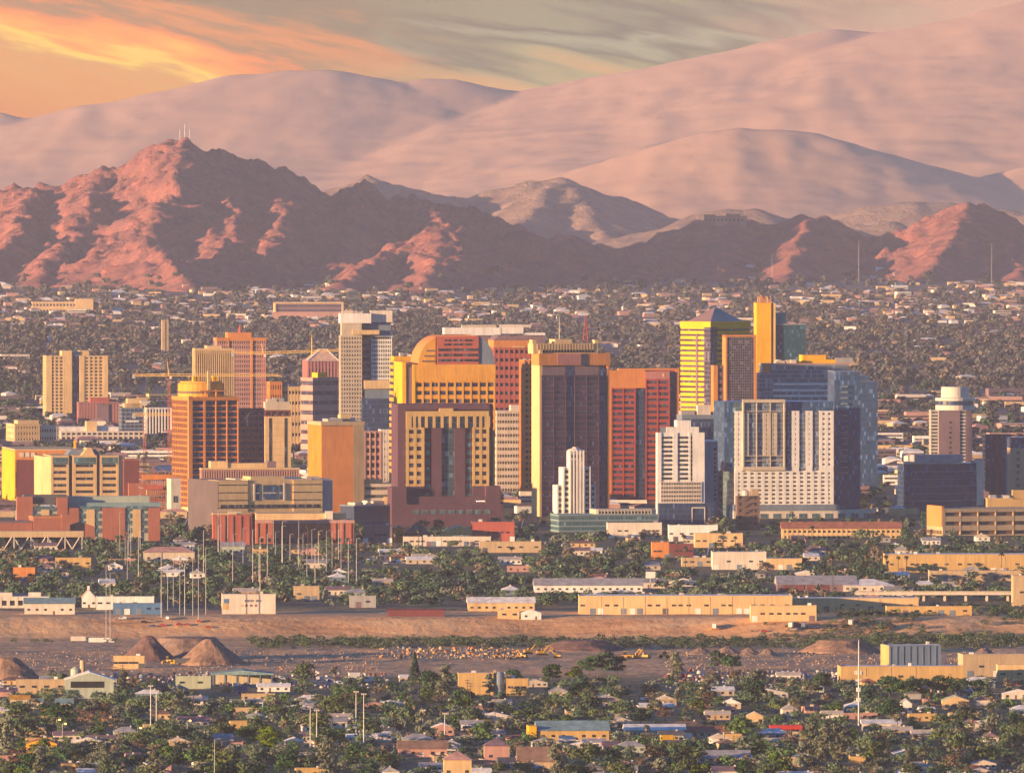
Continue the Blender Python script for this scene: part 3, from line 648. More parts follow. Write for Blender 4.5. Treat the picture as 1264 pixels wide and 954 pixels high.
b.floors(0, b.W, 0, b.d, -1, b.z(506), 17, wm('mauve'), GL_NAVY(), .6, 4, 5, .22); b.part('roof_frame', wm('darkgrey'), (-.4, b.W+.4, -.4, 4, b.z(506), b.z(504)))
for k in range(4): b.mb('cross_brace', pa).tube((b.x(301+k*1.5), -.9, b.z(517+k*3)), (b.x(308-k*1.5), -.9, b.z(509+k*3)), .5)
b.done()
b = Bd('red_topped_tower', 'pale cream tower with two dark window slots under a dark red top band', 'apartment tower', 327, 359, 12250, uL=324, vT=494, keep=575)
b.solid(cr, 514)
for u in (332, 351): b.part('window_slot', GL_DARK(), (b.x(u), b.x(u+3), -.3, 1, -1, b.z(516)))
for k in range(9): b.part('floor_line', wm('tan'), (-.12, b.W+.12, -.12, b.d, b.z(522+8*k), b.z(521.4+8*k)))
b.floors(.3, b.W-.3, .3, b.d-.3, b.z(514), b.z(507), 1, wm('maroon'), GL_DARK(), .6, 4, 4, .2); b.part('upper_wall', wm('beige'), (.5, b.W-.5, 2, b.d-2, b.z(507), b.z(496))); b.roof_kit(b.z(496), 11, 4, y0=3); b.done()
b = Bd('white_annex', 'plain white annex wall at the foot of the rotunda tower', 'annex', 211, 223, 11560, dep=18, yaw=12, vT=592, keep=625); b.solid(wm('pale'), 592); b.part('roof_edge', wh, (-.3, b.W+.3, -.3, b.d, b.z(592), b.z(591))); b.part('window', GL_DARK(), (b.x(214), b.x(219), -.2, .5, b.z(620), b.z(612))); b.done()
# --- band of piers and court building in front
b = Bd('pier_fronted_block', 'long low pinkish block fronted by a row of close piers with cream roof boxes', 'office block', 249, 369, 11460, uL=247, vT=570, keep=592)
b.floors(0, b.W, 0, b.d, -1, b.z(579), 3, wm('pink'), GL_DARK(), .75, 40, 8, .5, .4, .6); b.part('roof_edge', cr, (-.6, b.W+.6, -.6, b.d, b.z(579.5), b.z(577.8))); b.part('roof_box', cr, (b.x(261), b.x(282), 5, 20, b.z(578), b.z(569.5))); b.part('roof_box', cr, (b.x(282), b.x(331), 6, 20, b.z(578), b.z(572))); b.part('roof_box', wm('mauve'), (b.x(331.5), b.x(342), 6, 20, b.z(578), b.z(570))); b.done()
b = Bd('court_building', 'broad cream court building with a glazed blue centre and striped wings', 'court building', 270, 398, 11080, uL=246, yaw=17, vT=589, keep=633)
zt = b.z(594)
b.floors(0, b.x(306), 0, 30, b.z(632), zt, 4, cr, GL_DARK(), .14, 0, 0); b.floors(b.x(362), b.W, 0, 30, b.z(632), zt, 4, cr, GL_DARK(), .14, 0, 0)
b.box('wall', cr, 0, b.W, .3, 30, -1, b.z(632)); b.box('wall', cr, b.x(306.2), b.x(361.8), 1, 30, b.z(640), b.z(592))
b.part('parapet', cr, (b.x(310), b.x(352), 2, 24, b.z(592), b.z(588.5)))
for u0, u1, v0, v1 in ((316, 320, 617, 599), (325, 341, 617, 599), (345, 349, 617, 599)): b.part('window', GL_BLUE(), (b.x(u0), b.x(u1), .55, 1.3, b.z(v0), b.z(v1))); b.part('window_bar', pa, (b.x(u0), b.x(u1), .3, .5, b.z(609.5), b.z(608)))
b.part('bay_frame', pa, (b.x(313), b.x(315), 0, 1.2, b.z(618), b.z(597))); b.part('bay_frame', pa, (b.x(350), b.x(352), 0, 1.2, b.z(618), b.z(597)))
for k in range(13): b.part('window', GL_DARK(), (b.x(272+9.6*k), b.x(279+9.6*k), -.25, .9, b.z(627), b.z(623)))
b.box('side_wall', mat('wall_court_shaded', (.11, .085, .09), .85, .12, .06), -.7, .5, .2, 30+b.d, -1, zt+.3); b.part('east_wing', wm('grey'), (b.W, b.W+9, 3, 34, -1, b.z(592))); b.part('back_wing', wm('mauve'), (0, b.x(300), 31, b.d+20, -1, zt+.2)); b.roof_kit(zt, 9, 5); b.done()  # side wall tone darkened to paint in its shade
b = Bd('red_brick_hall', 'tall red brick hall block with a flat cream roof left of the palm row', 'hall', 263, 311, 10800, uL=261.5, vT=634, keep=672); b.solid(wm('redbrick'), 635); b.part('parapet', cr, (-.3, b.x(292), -.3, b.d, b.z(635), b.z(633.4)))
for k in range(5): b.part('pilaster', wm('brick'), (b.x(266+10*k), b.x(268+10*k), -.5, .5, -1, b.z(637)))
b.part('end_wall', wm('maroon'), (b.W, b.W+2.5, 1, b.d, -1, b.z(633.5))); b.roof_kit(b.z(635), 3, 3); b.done()
b = Bd('arena_hall', 'long red brick arena hall with cream roof blocks behind the tall thin poles', 'arena', 316, 437, 10830, dep=44, yaw=4, vT=632, keep=672)
b.solid(wm('brick'), 645); b.part('cornice', wm('pink'), (-.3, b.W+.3, -.4, 40, b.z(645.5), b.z(642))); b.part('roof_block', cr, (b.x(317), b.x(428), 8, 38, b.z(642), b.z(634)))
for k in range(12): b.part('window', GL_DARK(), (b.x(319+9.7*k), b.x(324+9.7*k), -.3, .6, b.z(669), b.z(664))); 
for k in range(13): b.part('pilaster', wm('redbrick'), (b.x(317+9.6*k), b.x(318.6+9.6*k), -.6, .5, -1, b.z(646)))
b.part('roof_unit', pa, (b.x(402), b.x(411), 3, 8, b.z(642), b.z(631))); b.done()
# --- fluted orange slab
b = Bd('fluted_slab', 'windowless burnt orange slab tower with fluted corners and a yellow lit left side', 'exchange tower', 397, 449.5, 11610, uL=380, yaw=14, vT=520, keep=622)
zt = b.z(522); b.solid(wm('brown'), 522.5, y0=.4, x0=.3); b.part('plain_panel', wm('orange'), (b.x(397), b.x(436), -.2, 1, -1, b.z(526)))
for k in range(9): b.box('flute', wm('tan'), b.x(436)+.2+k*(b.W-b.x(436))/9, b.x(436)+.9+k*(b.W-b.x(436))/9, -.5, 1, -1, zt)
for k in range(12): b.box('flute', wm('goldn'), -.5, .6, .2+k*b.d/12, 1.4+k*b.d/12+.8, -1, zt)  # gold flutes colour in the sun on the left side
b.part('crown_band', wm('tan'), (-.7, b.W+.3, -.6, b.d, b.z(525), b.z(520.5))); b.part('roof_box', cr, (b.x(424), b.x(436), 10, 20, zt, b.z(512))); b.roof_kit(b.z(520.5), 21, 4); b.done()
# --- domed tower
b = Bd('domed_tower', 'golden office tower with an arched red banded crown and a blank upper band', 'office tower', 498, 611, 11700, uL=487, vT=414, keep=500)
zb, za = b.z(450), b.z(414)
b.floors(b.x(512), b.W, 0, b.d, b.z(540), b.z(470), 7, wm('goldn'), GL_DARK(), .5, 10, 8, .22, .3); b.box('wall', wm('goldn'), b.x(512), b.W, 0, b.d, -1, b.z(540))
b.part('blank_band', wm('goldn'), (b.x(511.5), b.W+.4, -.6, b.d, b.z(471), zb)); b.part('side_panel', wm('mauve'), (0, b.x(512), 1, b.d-2, -1, b.z(453))); b.part('edge_pier', wm('yellow'), (-.8, 2.2, .2, b.d-2, -1, b.z(447))); b.part('edge_pier', wm('yellow'), (b.x(509), b.x(512.4), -.7, 2, -1, b.z(450)))
def arch(s, u0, u1, u2, u3, n=10):
    L_ = [(s.x(u0+(u1-u0)*math.sin(i/n*math.pi/2)) if False else s.x(u1-(u1-u0)*math.cos(i/n*math.pi/2)), zb+(za-zb)*math.sin(i/n*math.pi/2)) for i in range(n+1)]
    R_ = [(s.x(u2+(u3-u2)*math.cos(i/n*math.pi/2)), zb+(za-zb)*math.sin(i/n*math.pi/2)) for i in range(n+1)]
    return L_, R_
Lp, Rp = arch(b, 517, 549, 583, 611)
b.mb('dome_shell', wm('orange')).prism(Lp+Rp[::-1], 1, 2.5, b.d-4)
b.mb('dome_side_panel', wm('goldn')).prism(Lp[:-2]+[(b.x(538), Lp[-3][1]), (b.x(538), zb)], 1, 1.6, 2.4); b.mb('dome_side_panel', wm('steel')).prism(Rp[:-2]+[(b.x(592), Rp[-3][1]), (b.x(592), zb)], 1, 1.6, 2.4)
b.part('dome_front', wm('redbrick'), (b.x(540), b.x(591), .6, 4, zb, b.z(415.5)))
for i, v in enumerate((446.5, 440, 433.5)):
    for u0, u1 in ((541, 557), (559.5, 571), (573.5, 590)): b.part('window_band', GL_DARK(), (b.x(u0), b.x(u1), .3, 1, b.z(v), b.z(v-3.2)))
for v, us in ((426.5, ((548, 557), (559.5, 571), (574, 582))), (421.5, ((549, 557), (559.5, 564), (567, 571), (574, 583)))):
    for u0, u1 in us: b.part('window_band', GL_DARK(), (b.x(u0), b.x(u1), .3, 1, b.z(v), b.z(v-2.4)))
for v in (447, 440.5, 434): b.part('dome_side_band', wm('brown'), (b.x(521 if v > 446 else 524 if v > 440 else 527), b.x(537), 1.2, 1.7, b.z(v), b.z(v-2)))
b.done()
b = Bd('banded_wing', 'golden wing with stepped balcony bands left of the domed tower', 'office tower', 487, 515, 12000, uL=482, yaw=10, vT=440, keep=495); b.floors(-1, b.W, 0, b.d, -1, b.z(445), 22, wm('goldn'), GL_DARK(), .45, 0, 0); b.part('roof_box', wm('yellow'), (0, b.W, 2, 20, b.z(445), b.z(440))); b.roof_kit(b.z(440), 31, 4, y0=3, y1=18); b.done()
# --- purple hotel
b = Bd('purple_granite_hotel', 'purple granite hotel tower with an inner orange lit frame and a wide dark podium', 'hotel', 491, 605, 11300, uL=483, vT=498, keep=650)
gr = wm('granite'); zt = b.z(499)
b.box('wall', gr, 0, b.x(500.5), 0, b.d, -1, zt); b.box('wall', gr, b.x(604), b.W+2.5, 2, b.d, -1, zt); b.box('wall', gr, b.x(500.5), b.x(604), 4, b.d, -1, zt); b.box('wall', gr, b.x(500.5), b.x(604), 0.01, 4, b.z(506), zt-.01)
gd = wm('ochre')  # ochre mixes the evening sun into the inner frame
zf = b.z(507.5)
b.box('inner_frame', gd, b.x(501), b.x(603), -2.4, 3.9, b.z(514), zf); b.box('inner_frame', gd, b.x(542), b.x(559), -2.2, 3, zf, b.z(504))
for u in (501, 509.5, 516, 524.5, 534, 544, 554, 564, 574, 584.2, 591.5, 598): b.box('inner_frame', gd, b.x(u), b.x(u+(6.5 if u in (501, 598) else 3.2)), -2.4, 3.8, b.z(528), b.z(513.9))
b.part('top_window_band', GL_TEAL(), (b.x(504), b.x(600), -.8, 3.7, b.z(528.5), b.z(513.5)))
for u0, u1 in ((501, 523), (583, 603)):
    b.floors(b.x(u0), b.x(u1), -2.4, 3.8, b.z(600), b.z(527.6), 7, gd, GL_DARK(), .48, 2, 0, .32, .2, .6, 0)
    b.box('wall', gr, b.x(u0)+.1, b.x(u1)-.1, -2.3, 3.8, -1, b.z(599.8))
for u0, u1 in ((523, 532), (574, 583)):
    for k in range(8): b.part('window', GL_TEAL(), (b.x(u0)+.9, b.x(u1)-.6, .6, 2.4, b.z(614-10.4*k), b.z(608-10.4*k)))
    b.box('wall', gr, b.x(u0)+.3, b.x(u1)-.3, .9, 3.9, -1, b.z(528.2))
b.part('centre_glazing', glass('glass_teal_dark', (.03, .08, .12), 3.4, 3.2, (.10, .06, .09), (.08, .1), vary=.5), (b.x(545), b.x(561), 1.2, 3.5, b.z(622), b.z(528.2)))
for u0, u1 in ((532, 545), (561, 574)): b.box('inner_pier', wm('granite'), b.x(u0), b.x(u1), -.6, 3.9, -1, b.z(528))
b.box('podium', gr, b.x(482), b.x(619), -9, 20, -1, b.z(622)); b.box('podium', gr, b.x(482), b.x(500), -8.5, 18, b.z(622.5), b.z(601)); b.box('podium', gr, b.x(598), b.x(616), -8.5, 18, b.z(622.5), b.z(600))
b.box('podium', gr, b.x(501), b.x(597.5), -5, 3, b.z(622.4), b.z(612.5))
for k in range(9): b.part('podium_window', GL_TEAL(), (b.x(508+11*k), b.x(515+11*k), -9.3, -8, b.z(634), b.z(629)))
for k in range(6): b.part('podium_lamp', lamp_mat('lamp_warm', (1, .62, .3), 6), (b.x(586+1.9*k), b.x(586.7+1.9*k), -9.4, -9.1, b.z(618.6), b.z(618)))
b.done()
# --- brick tower behind and white topped building
b = Bd('white_topped_block', 'white capped office block with arched openings behind the domed tower', 'office block', 549, 673, 12950, uL=547, vT=404, keep=440)
b.solid(wm('mauve'), 415); b.part('white_cap', wh, (-.5, b.x(618), -.6, b.d, b.z(414), b.z(404.5))); b.part('white_cap', wh, (b.x(619), b.x(646), -.6, b.d, b.z(412), b.z(404.5))); b.part('white_cap', wh, (b.x(647), b.W, 0, b.d, b.z(414), b.z(411)))
for u in (602, 613):
    q = MB().prism([(b.x(u)+3.6*(1+math.cos(i/10*math.pi)), b.z(421)+5*math.sin(i/10*math.pi)) for i in range(11)], 1, -1, 0); q.build('arch_opening', wm('navy'), b.o)
b.roof_kit(b.z(404.5), 6, 6); b.done()
b = Bd('brick_grid_tower', 'red brick tower of square windows beneath the white capped roof', 'office tower', 610, 660, 12500, uL=603, vT=418, keep=505)
b.floors(0, b.W, 0, b.d, -1, b.z(429), 17, wm('redbrick'), GL_DARK(), .42, 8, 6, .3); b.part('crown', wm('orange'), (-.4, b.W+.4, -.5, b.d, b.z(429), b.z(420))); b.part('crown_sign', cr, (b.x(632), b.x(648), -.9, -.3, b.z(429), b.z(427.5)))
b.mb('roof', rm('mauve')).prism([(-1, b.z(420)), (b.W+1, b.z(420)), (b.W-3, b.z(414)), (4, b.z(414))], 1, -1, b.d); b.done()
b = Bd('white_parking_block', 'pale grey banded parking block between the purple hotel and the narrow balcony tower', 'parking deck', 613, 646, 12100, dep=30, vT=503, keep=560)
b.floors(0, b.W, 0, b.d, -1, b.z(508), 13, pa, wm('darkgrey'), .42, 10, 5, .18, band='deck_opening'); b.part('lift_house', pa, (b.x(631), b.W, 2, 12, b.z(508), b.z(500))); b.done()
b = Bd('balcony_tower', 'narrow orange tower of stacked balconies left of the plum twin panel tower', 'apartment tower', 647, 659, 12060, uL=645, vT=441, keep=600); b.floors(0, b.W, 0, 26, -1, b.z(445), 24, og, GL_DARK(), .5, 2, 5, .3, .4, .8); b.roof_kit(b.z(445.5), 8, 2); b.done()
# --- plum tower with cream crown
b = Bd('plum_twin_panel_tower', 'tall plum tower with two navy glass strips under a cream castellated crown', 'office tower', 667, 752, 11560, uL=657, yaw=17, vT=418, keep=625)
zt = b.z(450); pb = wm('plumshade')  # plum tone puts the shade on the front into its colour
b.part('west_wall', wm('cream'), (-.6, 2, .3, b.d, -1, b.z(432))); b.box('wall', wm('mauve'), 0, b.W, 3, b.d, -1, zt)  # cream west wall carries the low sun on this side
for u0, u1, vt in ((668.5, 698, 453), (709, 739, 452)): b.floors(b.x(u0), b.x(u1), -1.2, 9, -1, b.z(464), 22, pb, GL_PLUM(), .5, 2, 0, .07, .2); b.part('upper_panel', wm('mauve'), (b.x(u0), b.x(u1), .4, 9, b.z(464), b.z(vt)))
b.part('glass_strip', GL_NAVY(), (b.x(698.3), b.x(708.7), .2, 5, -1, b.z(452))); b.part('glass_strip', GL_NAVY(), (b.x(739.3), b.x(749), .2, 5, -1, b.z(455)))
b.part('edge_pier', og, (b.x(749.5), b.W+.3, 0, 5, -1, b.z(436)))
b.part('upper_band', og, (b.x(665), b.W+.6, -.6, b.d-2, b.z(451), b.z(436.5))); b.part('band_panel', wm('rose'), (b.x(688), b.x(717), -1, .2, b.z(450), b.z(437))); b.part('band_slot', wm('navy'), (b.x(717.3), b.x(724.5), -1, .2, b.z(452), b.z(437)))  # orange band colours in the sunlit strip above the shadow line
b.box('crown', cr, b.x(659), b.x(739), 2, b.d-6, b.z(436.6), b.z(424)); b.box('crown', cr, b.x(687), b.x(708), 4, 20, b.z(424), b.z(419)); b.box('crown', cr, b.x(658), b.x(663), 1.8, 10, b.z(424.5), b.z(419.5)); b.box('crown', cr, b.x(735), b.x(739.5), 1.7, 10, b.z(424.5), b.z(420))
for k in range(20): b.box('crown_rib', cr, b.x(664)+k*(b.x(736)-b.x(664))/20, b.x(664)+.8+k*(b.x(736)-b.x(664))/20, 1.5, 2.3, b.z(432), b.z(424.5))
for k in range(18): b.part('crown_slot', wm('black'), (b.x(667)+k*(b.x(735)-b.x(667))/18, b.x(667)+1.6+k*(b.x(735)-b.x(667))/18, 1.6, 2.5, b.z(435.4), b.z(432.2)))
b.mast(b.x(695), 10, b.z(419), b.z(392), .35, 'pole_pale'); b.mb('lattice_mast', steelm('mast_red')).tube((b.x(726)-1.4, 9, b.z(424)), (b.x(727), 9, b.z(388)), .4, .2); b.mb('lattice_mast', steelm('mast_red')).tube((b.x(728)+1.4, 9, b.z(424)), (b.x(727), 9, b.z(388)), .4, .2)
for k in range(7): b.mb('lattice_mast', steelm('mast_red')).box(b.x(726)-1.3+.15*k, b.x(728)+1.3-.15*k, 8.8, 9.2, b.z(421-4.6*k), b.z(420.4-4.6*k))
b.done()
# --- red tower
b = Bd('red_stepped_tower', 'red granite tower with an orange top and navy strips beside the plum tower', 'office tower', 752, 838, 11980, uL=749.5, vT=455, keep=625)
rd = wm('deepred'); zt = b.z(457)
b.box('wall', rd, 0, b.W, 2.5, b.d, -1, zt)
b.floors(b.x(755), b.x(784), -.6, 9, -1, b.z(479), 20, rd, GL_PLUM(), .48, 2, 0, .1, .3); b.floors(b.x(797), b.x(826), -2, 9, -1, b.z(468), 21, rd, GL_PLUM(), .48, 2, 0, .1, .3)
b.part('glass_strip', GL_NAVY(), (b.x(784.5), b.x(796), .2, 4, -1, b.z(480))); b.part('glass_strip', GL_NAVY(), (b.x(826.5), b.x(834), 0, 4, -1, b.z(459)))
b.part('top_band', og, (-.4, b.x(796.5), -1.1, 10, b.z(479), b.z(457))); b.part('top_panel', wm('rose'), (b.x(797), b.x(826), -2.4, 3, b.z(468), b.z(458.5))); b.part('parapet', og, (b.x(764), b.W+.4, 2, b.d, zt, b.z(455)))
b.part('edge_pier', og, (b.x(834.3), b.W+.3, 0, 6, -1, zt)); b.part('edge_pier', og, (-.5, b.x(754.6), -.9, 3, -1, b.z(479))); b.part('top_emblem', cr, (b.x(817), b.x(819.5), -2.7, -2.3, b.z(465), b.z(461)))
b.done()
# --- white art deco tower
b = Bd('art_deco_tower', 'small white stepped art deco tower narrowing to a flat pointed top', 'tower', 688, 736, 11450, uL=686.5, vT=553, keep=642)
for u0, u1, vt, y0, y1 in ((688, 736, 599, 2, 26), (695, 729, 577, 0, 24), (703, 721, 557, -1.5, 16)):
    c = (b.x(u0), b.x(u1)); b.box('wall', wh, c[0], c[1], y0+.8, y1, -1, b.z(vt)); w3 = (c[1]-c[0])
    for k in range(5): b.box('pier', wh, c[0]+k*(w3-1.2)/4, c[0]+1.2+k*(w3-1.2)/4, y0, y0+1, -1, b.z(vt-1.2))
for u0, u1, vs, y in ((690, 693.5, (633, 626, 619, 612, 605), 2), (731, 734.5, (633, 626, 619, 612, 605), 2), (697.5, 701.5, (633, 626, 619, 612, 605, 598, 591, 584), 0), (723, 727, (633, 626, 619, 612, 605, 598, 591, 584), 0)):
    for v in vs: b.part('window', GL_DARK(), (b.x(u0), b.x(u1), y+.5, y+1, b.z(v), b.z(v-4)))
for u in (706, 711, 716): b.part('window_slot', wm('mauve') if u == 711 else GL_DARK(), (b.x(u-.9), b.x(u+.9), -1.0, -.5, b.z(634), b.z(568)))
for k in range(4): b.part('belfry_opening', GL_DARK(), (b.x(705+3.6*k), b.x(707+3.6*k), -1.0, -.5, b.z(565), b.z(561)))
b.mb('cap', pa).lathe([(7.2, b.z(557)), (6, b.z(555)), (3, b.z(553.5)), (2.2, b.z(552))], b.x(712), 7, 8); b.done()
# --- long glass terrace
b = Bd('glass_terrace', 'long low teal glass terrace hall in front of the art deco tower', 'hall', 690, 812, 11120, uL=660, yaw=12, vT=630, keep=656)
b.part('curtain_wall', GL_TEAL(), (0, b.W, 0, 30, -1, b.z(636)))
for v in (656, 650, 643): b.part('roof_line', wm('teal'), (-.3, b.W+.3, -.7, 30, b.z(v), b.z(v-1.4)))
b.part('roof', wm('beige'), (b.x(738), b.W, 6, 30, b.z(636.4), b.z(629))); b.part('roof', wm('teal'), (-.5, b.W+.5, -.9, 31, b.z(636.4), b.z(635))); b.floors(b.x(740), b.x(806), 5, 20, b.z(636), b.z(630), 1, wm('beige'), GL_DARK(), .5, 16, 4, .2); b.done()
# --- white hotel stepped
b = Bd('white_stepped_hotel', 'white hotel tower with a stepped top and two columns of dark window bands', 'hotel', 811.5, 870, 11350, uL=809.5, vT=519, keep=640)
zt = b.z(534); b.box('wall', wh, 0, b.W, .8, b.d, -1, zt); b.box('wall', wh, b.x(823), b.x(863), .8, b.d-6, zt, b.z(527)); b.box('wall', wh, b.x(836), b.x(853), .8, 16, b.z(527), b.z(519))
for k in range(10):
    for u0, u1 in ((817, 830), (837, 849.5)): b.part('window_band', GL_DARK(), (b.x(u0), b.x(u1), .3, 1.5, b.z(541.5+5.6*k), b.z(538.8+5.6*k)))
    if k % 1 == 0: b.part('window', GL_DARK(), (b.x(853), b.x(854.6), .4, 1.5, b.z(543+5.6*k), b.z(538.5+5.6*k)))
for u in (811.5, 830.5, 850.2, 855.2): b.box('pier', wh, b.x(u), b.x(u+(5 if u == 811.5 else 6 if u == 830.5 else 2.4 if u < 853 else 14.6)), .1, 1, b.z(595), zt-.1)
b.floors(b.x(816), b.x(866), .2, 10, b.z(620), b.z(594.6), 5, pa, GL_DARK(), .5, 16, 0, .2, .1, .5, 0)
b.part('rooftop_sign', wm('steel'), (b.x(816), b.x(823), 3, 4, zt, b.z(527))); b.part('podium', GL_NAVY(), (b.x(812), b.x(880), -8, 14, -1, b.z(621))); b.part('podium_frame', pa, (b.x(852), b.x(853), -8.6, -8, -1, b.z(626)), (b.x(867.5), b.x(868.5), -8.6, -8, -1, b.z(626)), (b.x(852), b.x(868.5), -8.7, -8, b.z(627), b.z(625.6))); b.done()
b = Bd('pale_blue_slab', 'pale blue grey slab with one column of arched windows right of the white stepped hotel', 'hotel', 871.5, 886, 11420, dep=44, vT=545, keep=622); b.solid(wm('bluegrey'), 545); b.part('parapet', wh, (-.2, b.W+.3, -.3, b.d, b.z(545), b.z(543.8)))
for k in range(12): b.part('window', GL_DARK(), (b.x(881), b.x(884.5), -.2, .6, b.z(556+5.6*k), b.z(552.8+5.6*k)))
b.done()
b = Bd('rooftop_plant_block', 'grey office block topped by cooling plant between the red tower and the orange pier', 'office block', 842, 888, 11900, dep=30, vT=503, keep=545); b.solid(wm('steel'), 512); b.part('curtain_wall', GL_NAVY(), (0, b.W, -.2, 1, -1, b.z(517)))
b.roof_kit(b.z(512), 17, 8, m=wm('grey')); b.part('roof_unit', pa, (b.x(862), b.x(878), 3, 12, b.z(512), b.z(500))); b.done()
# --- yellow striped tower with pyramid
b = Bd('striped_tower', 'corner set tower of yellow and plum stripes under a teal pyramid roof', 'office tower', 877, 926, 12500, uL=840, yaw=45, vT=380, keep=500)
zt = b.z(398); st = wm('yellow')
b.floors(0, b.W, 0, b.d, -1, zt, 32, st, GL_PLUM(), .40, 0, 0); b.part('top_band', st, (-.4, b.W+.4, -.4, b.d+.4, b.z(404), zt+.2))
b.mb('notch', wm('mauve')).box(-.5, .6, b.d*.42, b.d*.48, -1, b.z(412)); b.mb('corner_glazing', GL_PLUM()).box(-.7, 7, -.7, 7, -1, b.z(404))
q = MB(); z0 = zt+.3; i_ = 6; ap = [(b.W*.5, b.d*.5, b.z(379))]
V = [(i_, i_, z0), (b.W-2, i_, z0), (b.W-2, b.d-2, z0), (i_, b.d-2, z0)]
for k in range(4): q.quad([V[k], V[(k+1) % 4], ap[0]], k % 2)
q.quad(V[::-1], 0); q.build('pyramid_roof', [wm('teal'), wm('mauve')], b.o); b.done()
b = Bd('orange_pier_block', 'narrow orange concrete pier building with stacked vents before the striped tower', 'office block', 881, 893, 11950, uL=878.5, vT=450, keep=545); b.part('pier', og, (-.2, b.x(886), -.6, 14, -1, b.z(451))); b.floors(b.x(886), b.W, 0, 14, -1, b.z(452), 18, wm('mauve'), GL_DARK(), .5, 1, 2, .15); b.done()
b = Bd('dark_grid_slab', 'dark slab tower of fine square panes edged by orange end walls', 'office tower', 897, 931, 12100, uL=893, yaw=10, vT=413, keep=490)
b.part('curtain_wall', glass('glass_plum_fine', (.04, .035, .06), 2.2, 1.9, (.16, .14, .16), (.2, .22), vary=.5), (0, b.W, 0, b.d, -1, b.z(416))); b.part('end_wall', og, (-1, .4, -.6, b.d, -1, b.z(413.5))); b.part('end_wall', og, (b.W-.2, b.W+1.6, -.6, b.d, -1, b.z(413.5))); b.part('roof_edge', og, (-1, b.W+1.6, -.7, b.d, b.z(416), b.z(413.4))); b.done()
# --- tall yellow tower
b = Bd('tall_yellow_tower', 'tallest tower with a bright yellow blank shaft and a dark blue glass wing', 'office tower', 934, 956, 12700, uL=930.5, yaw=6, vT=372, keep=450)
b.part('shaft', wm('yellow'), (0, b.x(952), 0, b.d, -1, b.z(374))); b.part('dark_slot', wm('brown'), (b.x(952), b.x(955), 1, b.d-2, -1, b.z(375))); b.part('edge_pier', cr, (b.x(955), b.W+1, 0, b.d, -1, b.z(374)))
b.part('glass_wing', glass('glass_deep_teal', (.02, .085, .13), 3.4, 1.8, (.02, .04, .065), (.14, .12), vary=.35), (b.W+1, b.x(995), 3, b.d-4, -1, b.z(401))); b.part('wing_roof', wm('grey'), (b.W, b.x(995)+.4, 2.6, b.d-4, b.z(401), b.z(400))); b.part('wing_penthouse', wm('teal'), (b.W+2, b.x(972), 8, 26, b.z(400), b.z(386)))
r_ = random.Random(4)
for k in range(9): b.part('roof_antenna', wm(r_.choice(['orange', 'pink', 'pale'])), (b.x(936+1.9*k), b.x(937.4+1.9*k), 4, 7, b.z(374), b.z(r_.uniform(364, 371))))
b.done()
# --- glass office with white bands
b = Bd('banded_glass_office', 'wide blue grey glass office with three white bands and a yellow rooftop box', 'office tower', 942, 1048, 11880, uL=937, vT=440, keep=495)
b.part('curtain_wall', GL_GREY(), (0, b.W, 0, b.d, -1, b.z(450))); b.part('west_bay', GL_GREY(), (b.x(936), b.x(954), -1.5, 10, -1, b.z(460)))
for v in (475.5, 483, 490): b.part('white_band', wh, (b.x(953), b.W+.3, -.5, 4, b.z(v), b.z(v-2.6)))
b.part('roof_edge', wm('pink'), (-.4, b.W+.4, -.4, b.d, b.z(450), b.z(448.6))); b.part('rooftop_box', wm('yellow'), (b.x(992), b.x(1021), 6, 24, b.z(449), b.z(438.5))); b.part('rooftop_box', wm('yellow'), (b.x(1021), b.x(1033), 6, 20, b.z(449), b.z(444))); b.part('west_parapet', og, (b.x(943), b.x(951), -.8, 6, b.z(460), b.z(450)))
b.part('cooling_plant', wm('grey'), (b.x(1033), b.x(1054), 6, 20, b.z(449), b.z(442))); b.roof_kit(b.z(448.6), 41, 5, b.x(955), b.x(990)); b.done()
b = Bd('blue_glass_slab', 'tall blue glass slab with a stack of white balcony ends right of the framed hotel', 'office tower', 1030, 1062, 11600, dep=34, vT=458, keep=624)
b.part('curtain_wall', GL_BLUE(), (0, b.W, 0, b.d, -1, b.z(459)))
for k in range(16): b.part('balcony', wm('bluegrey'), (b.x(1038), b.x(1046.5), -1.4, .3, b.z(478+7.1*k), b.z(476+7.1*k)))
b.part('parapet', wm('steel'), (-.2, b.W+.2, -.2, b.d, b.z(459), b.z(458))); b.done()
b = Bd('blue_glass_block', 'lower plain blue glass block behind the blue glass slab', 'office tower', 1060, 1083.5, 12300, dep=34, vT=464, keep=526); b.part('curtain_wall', GL_BLUE(), (0, b.W, 0, b.d, -1, b.z(471))); b.part('upper_wall', GL_BLUE(), (0, b.x(1074), 2, b.d-2, b.z(471), b.z(464))); b.part('parapet', wm('steel'), (-.2, b.W+.2, -.2, b.d, b.z(471), b.z(470.2))); b.done()
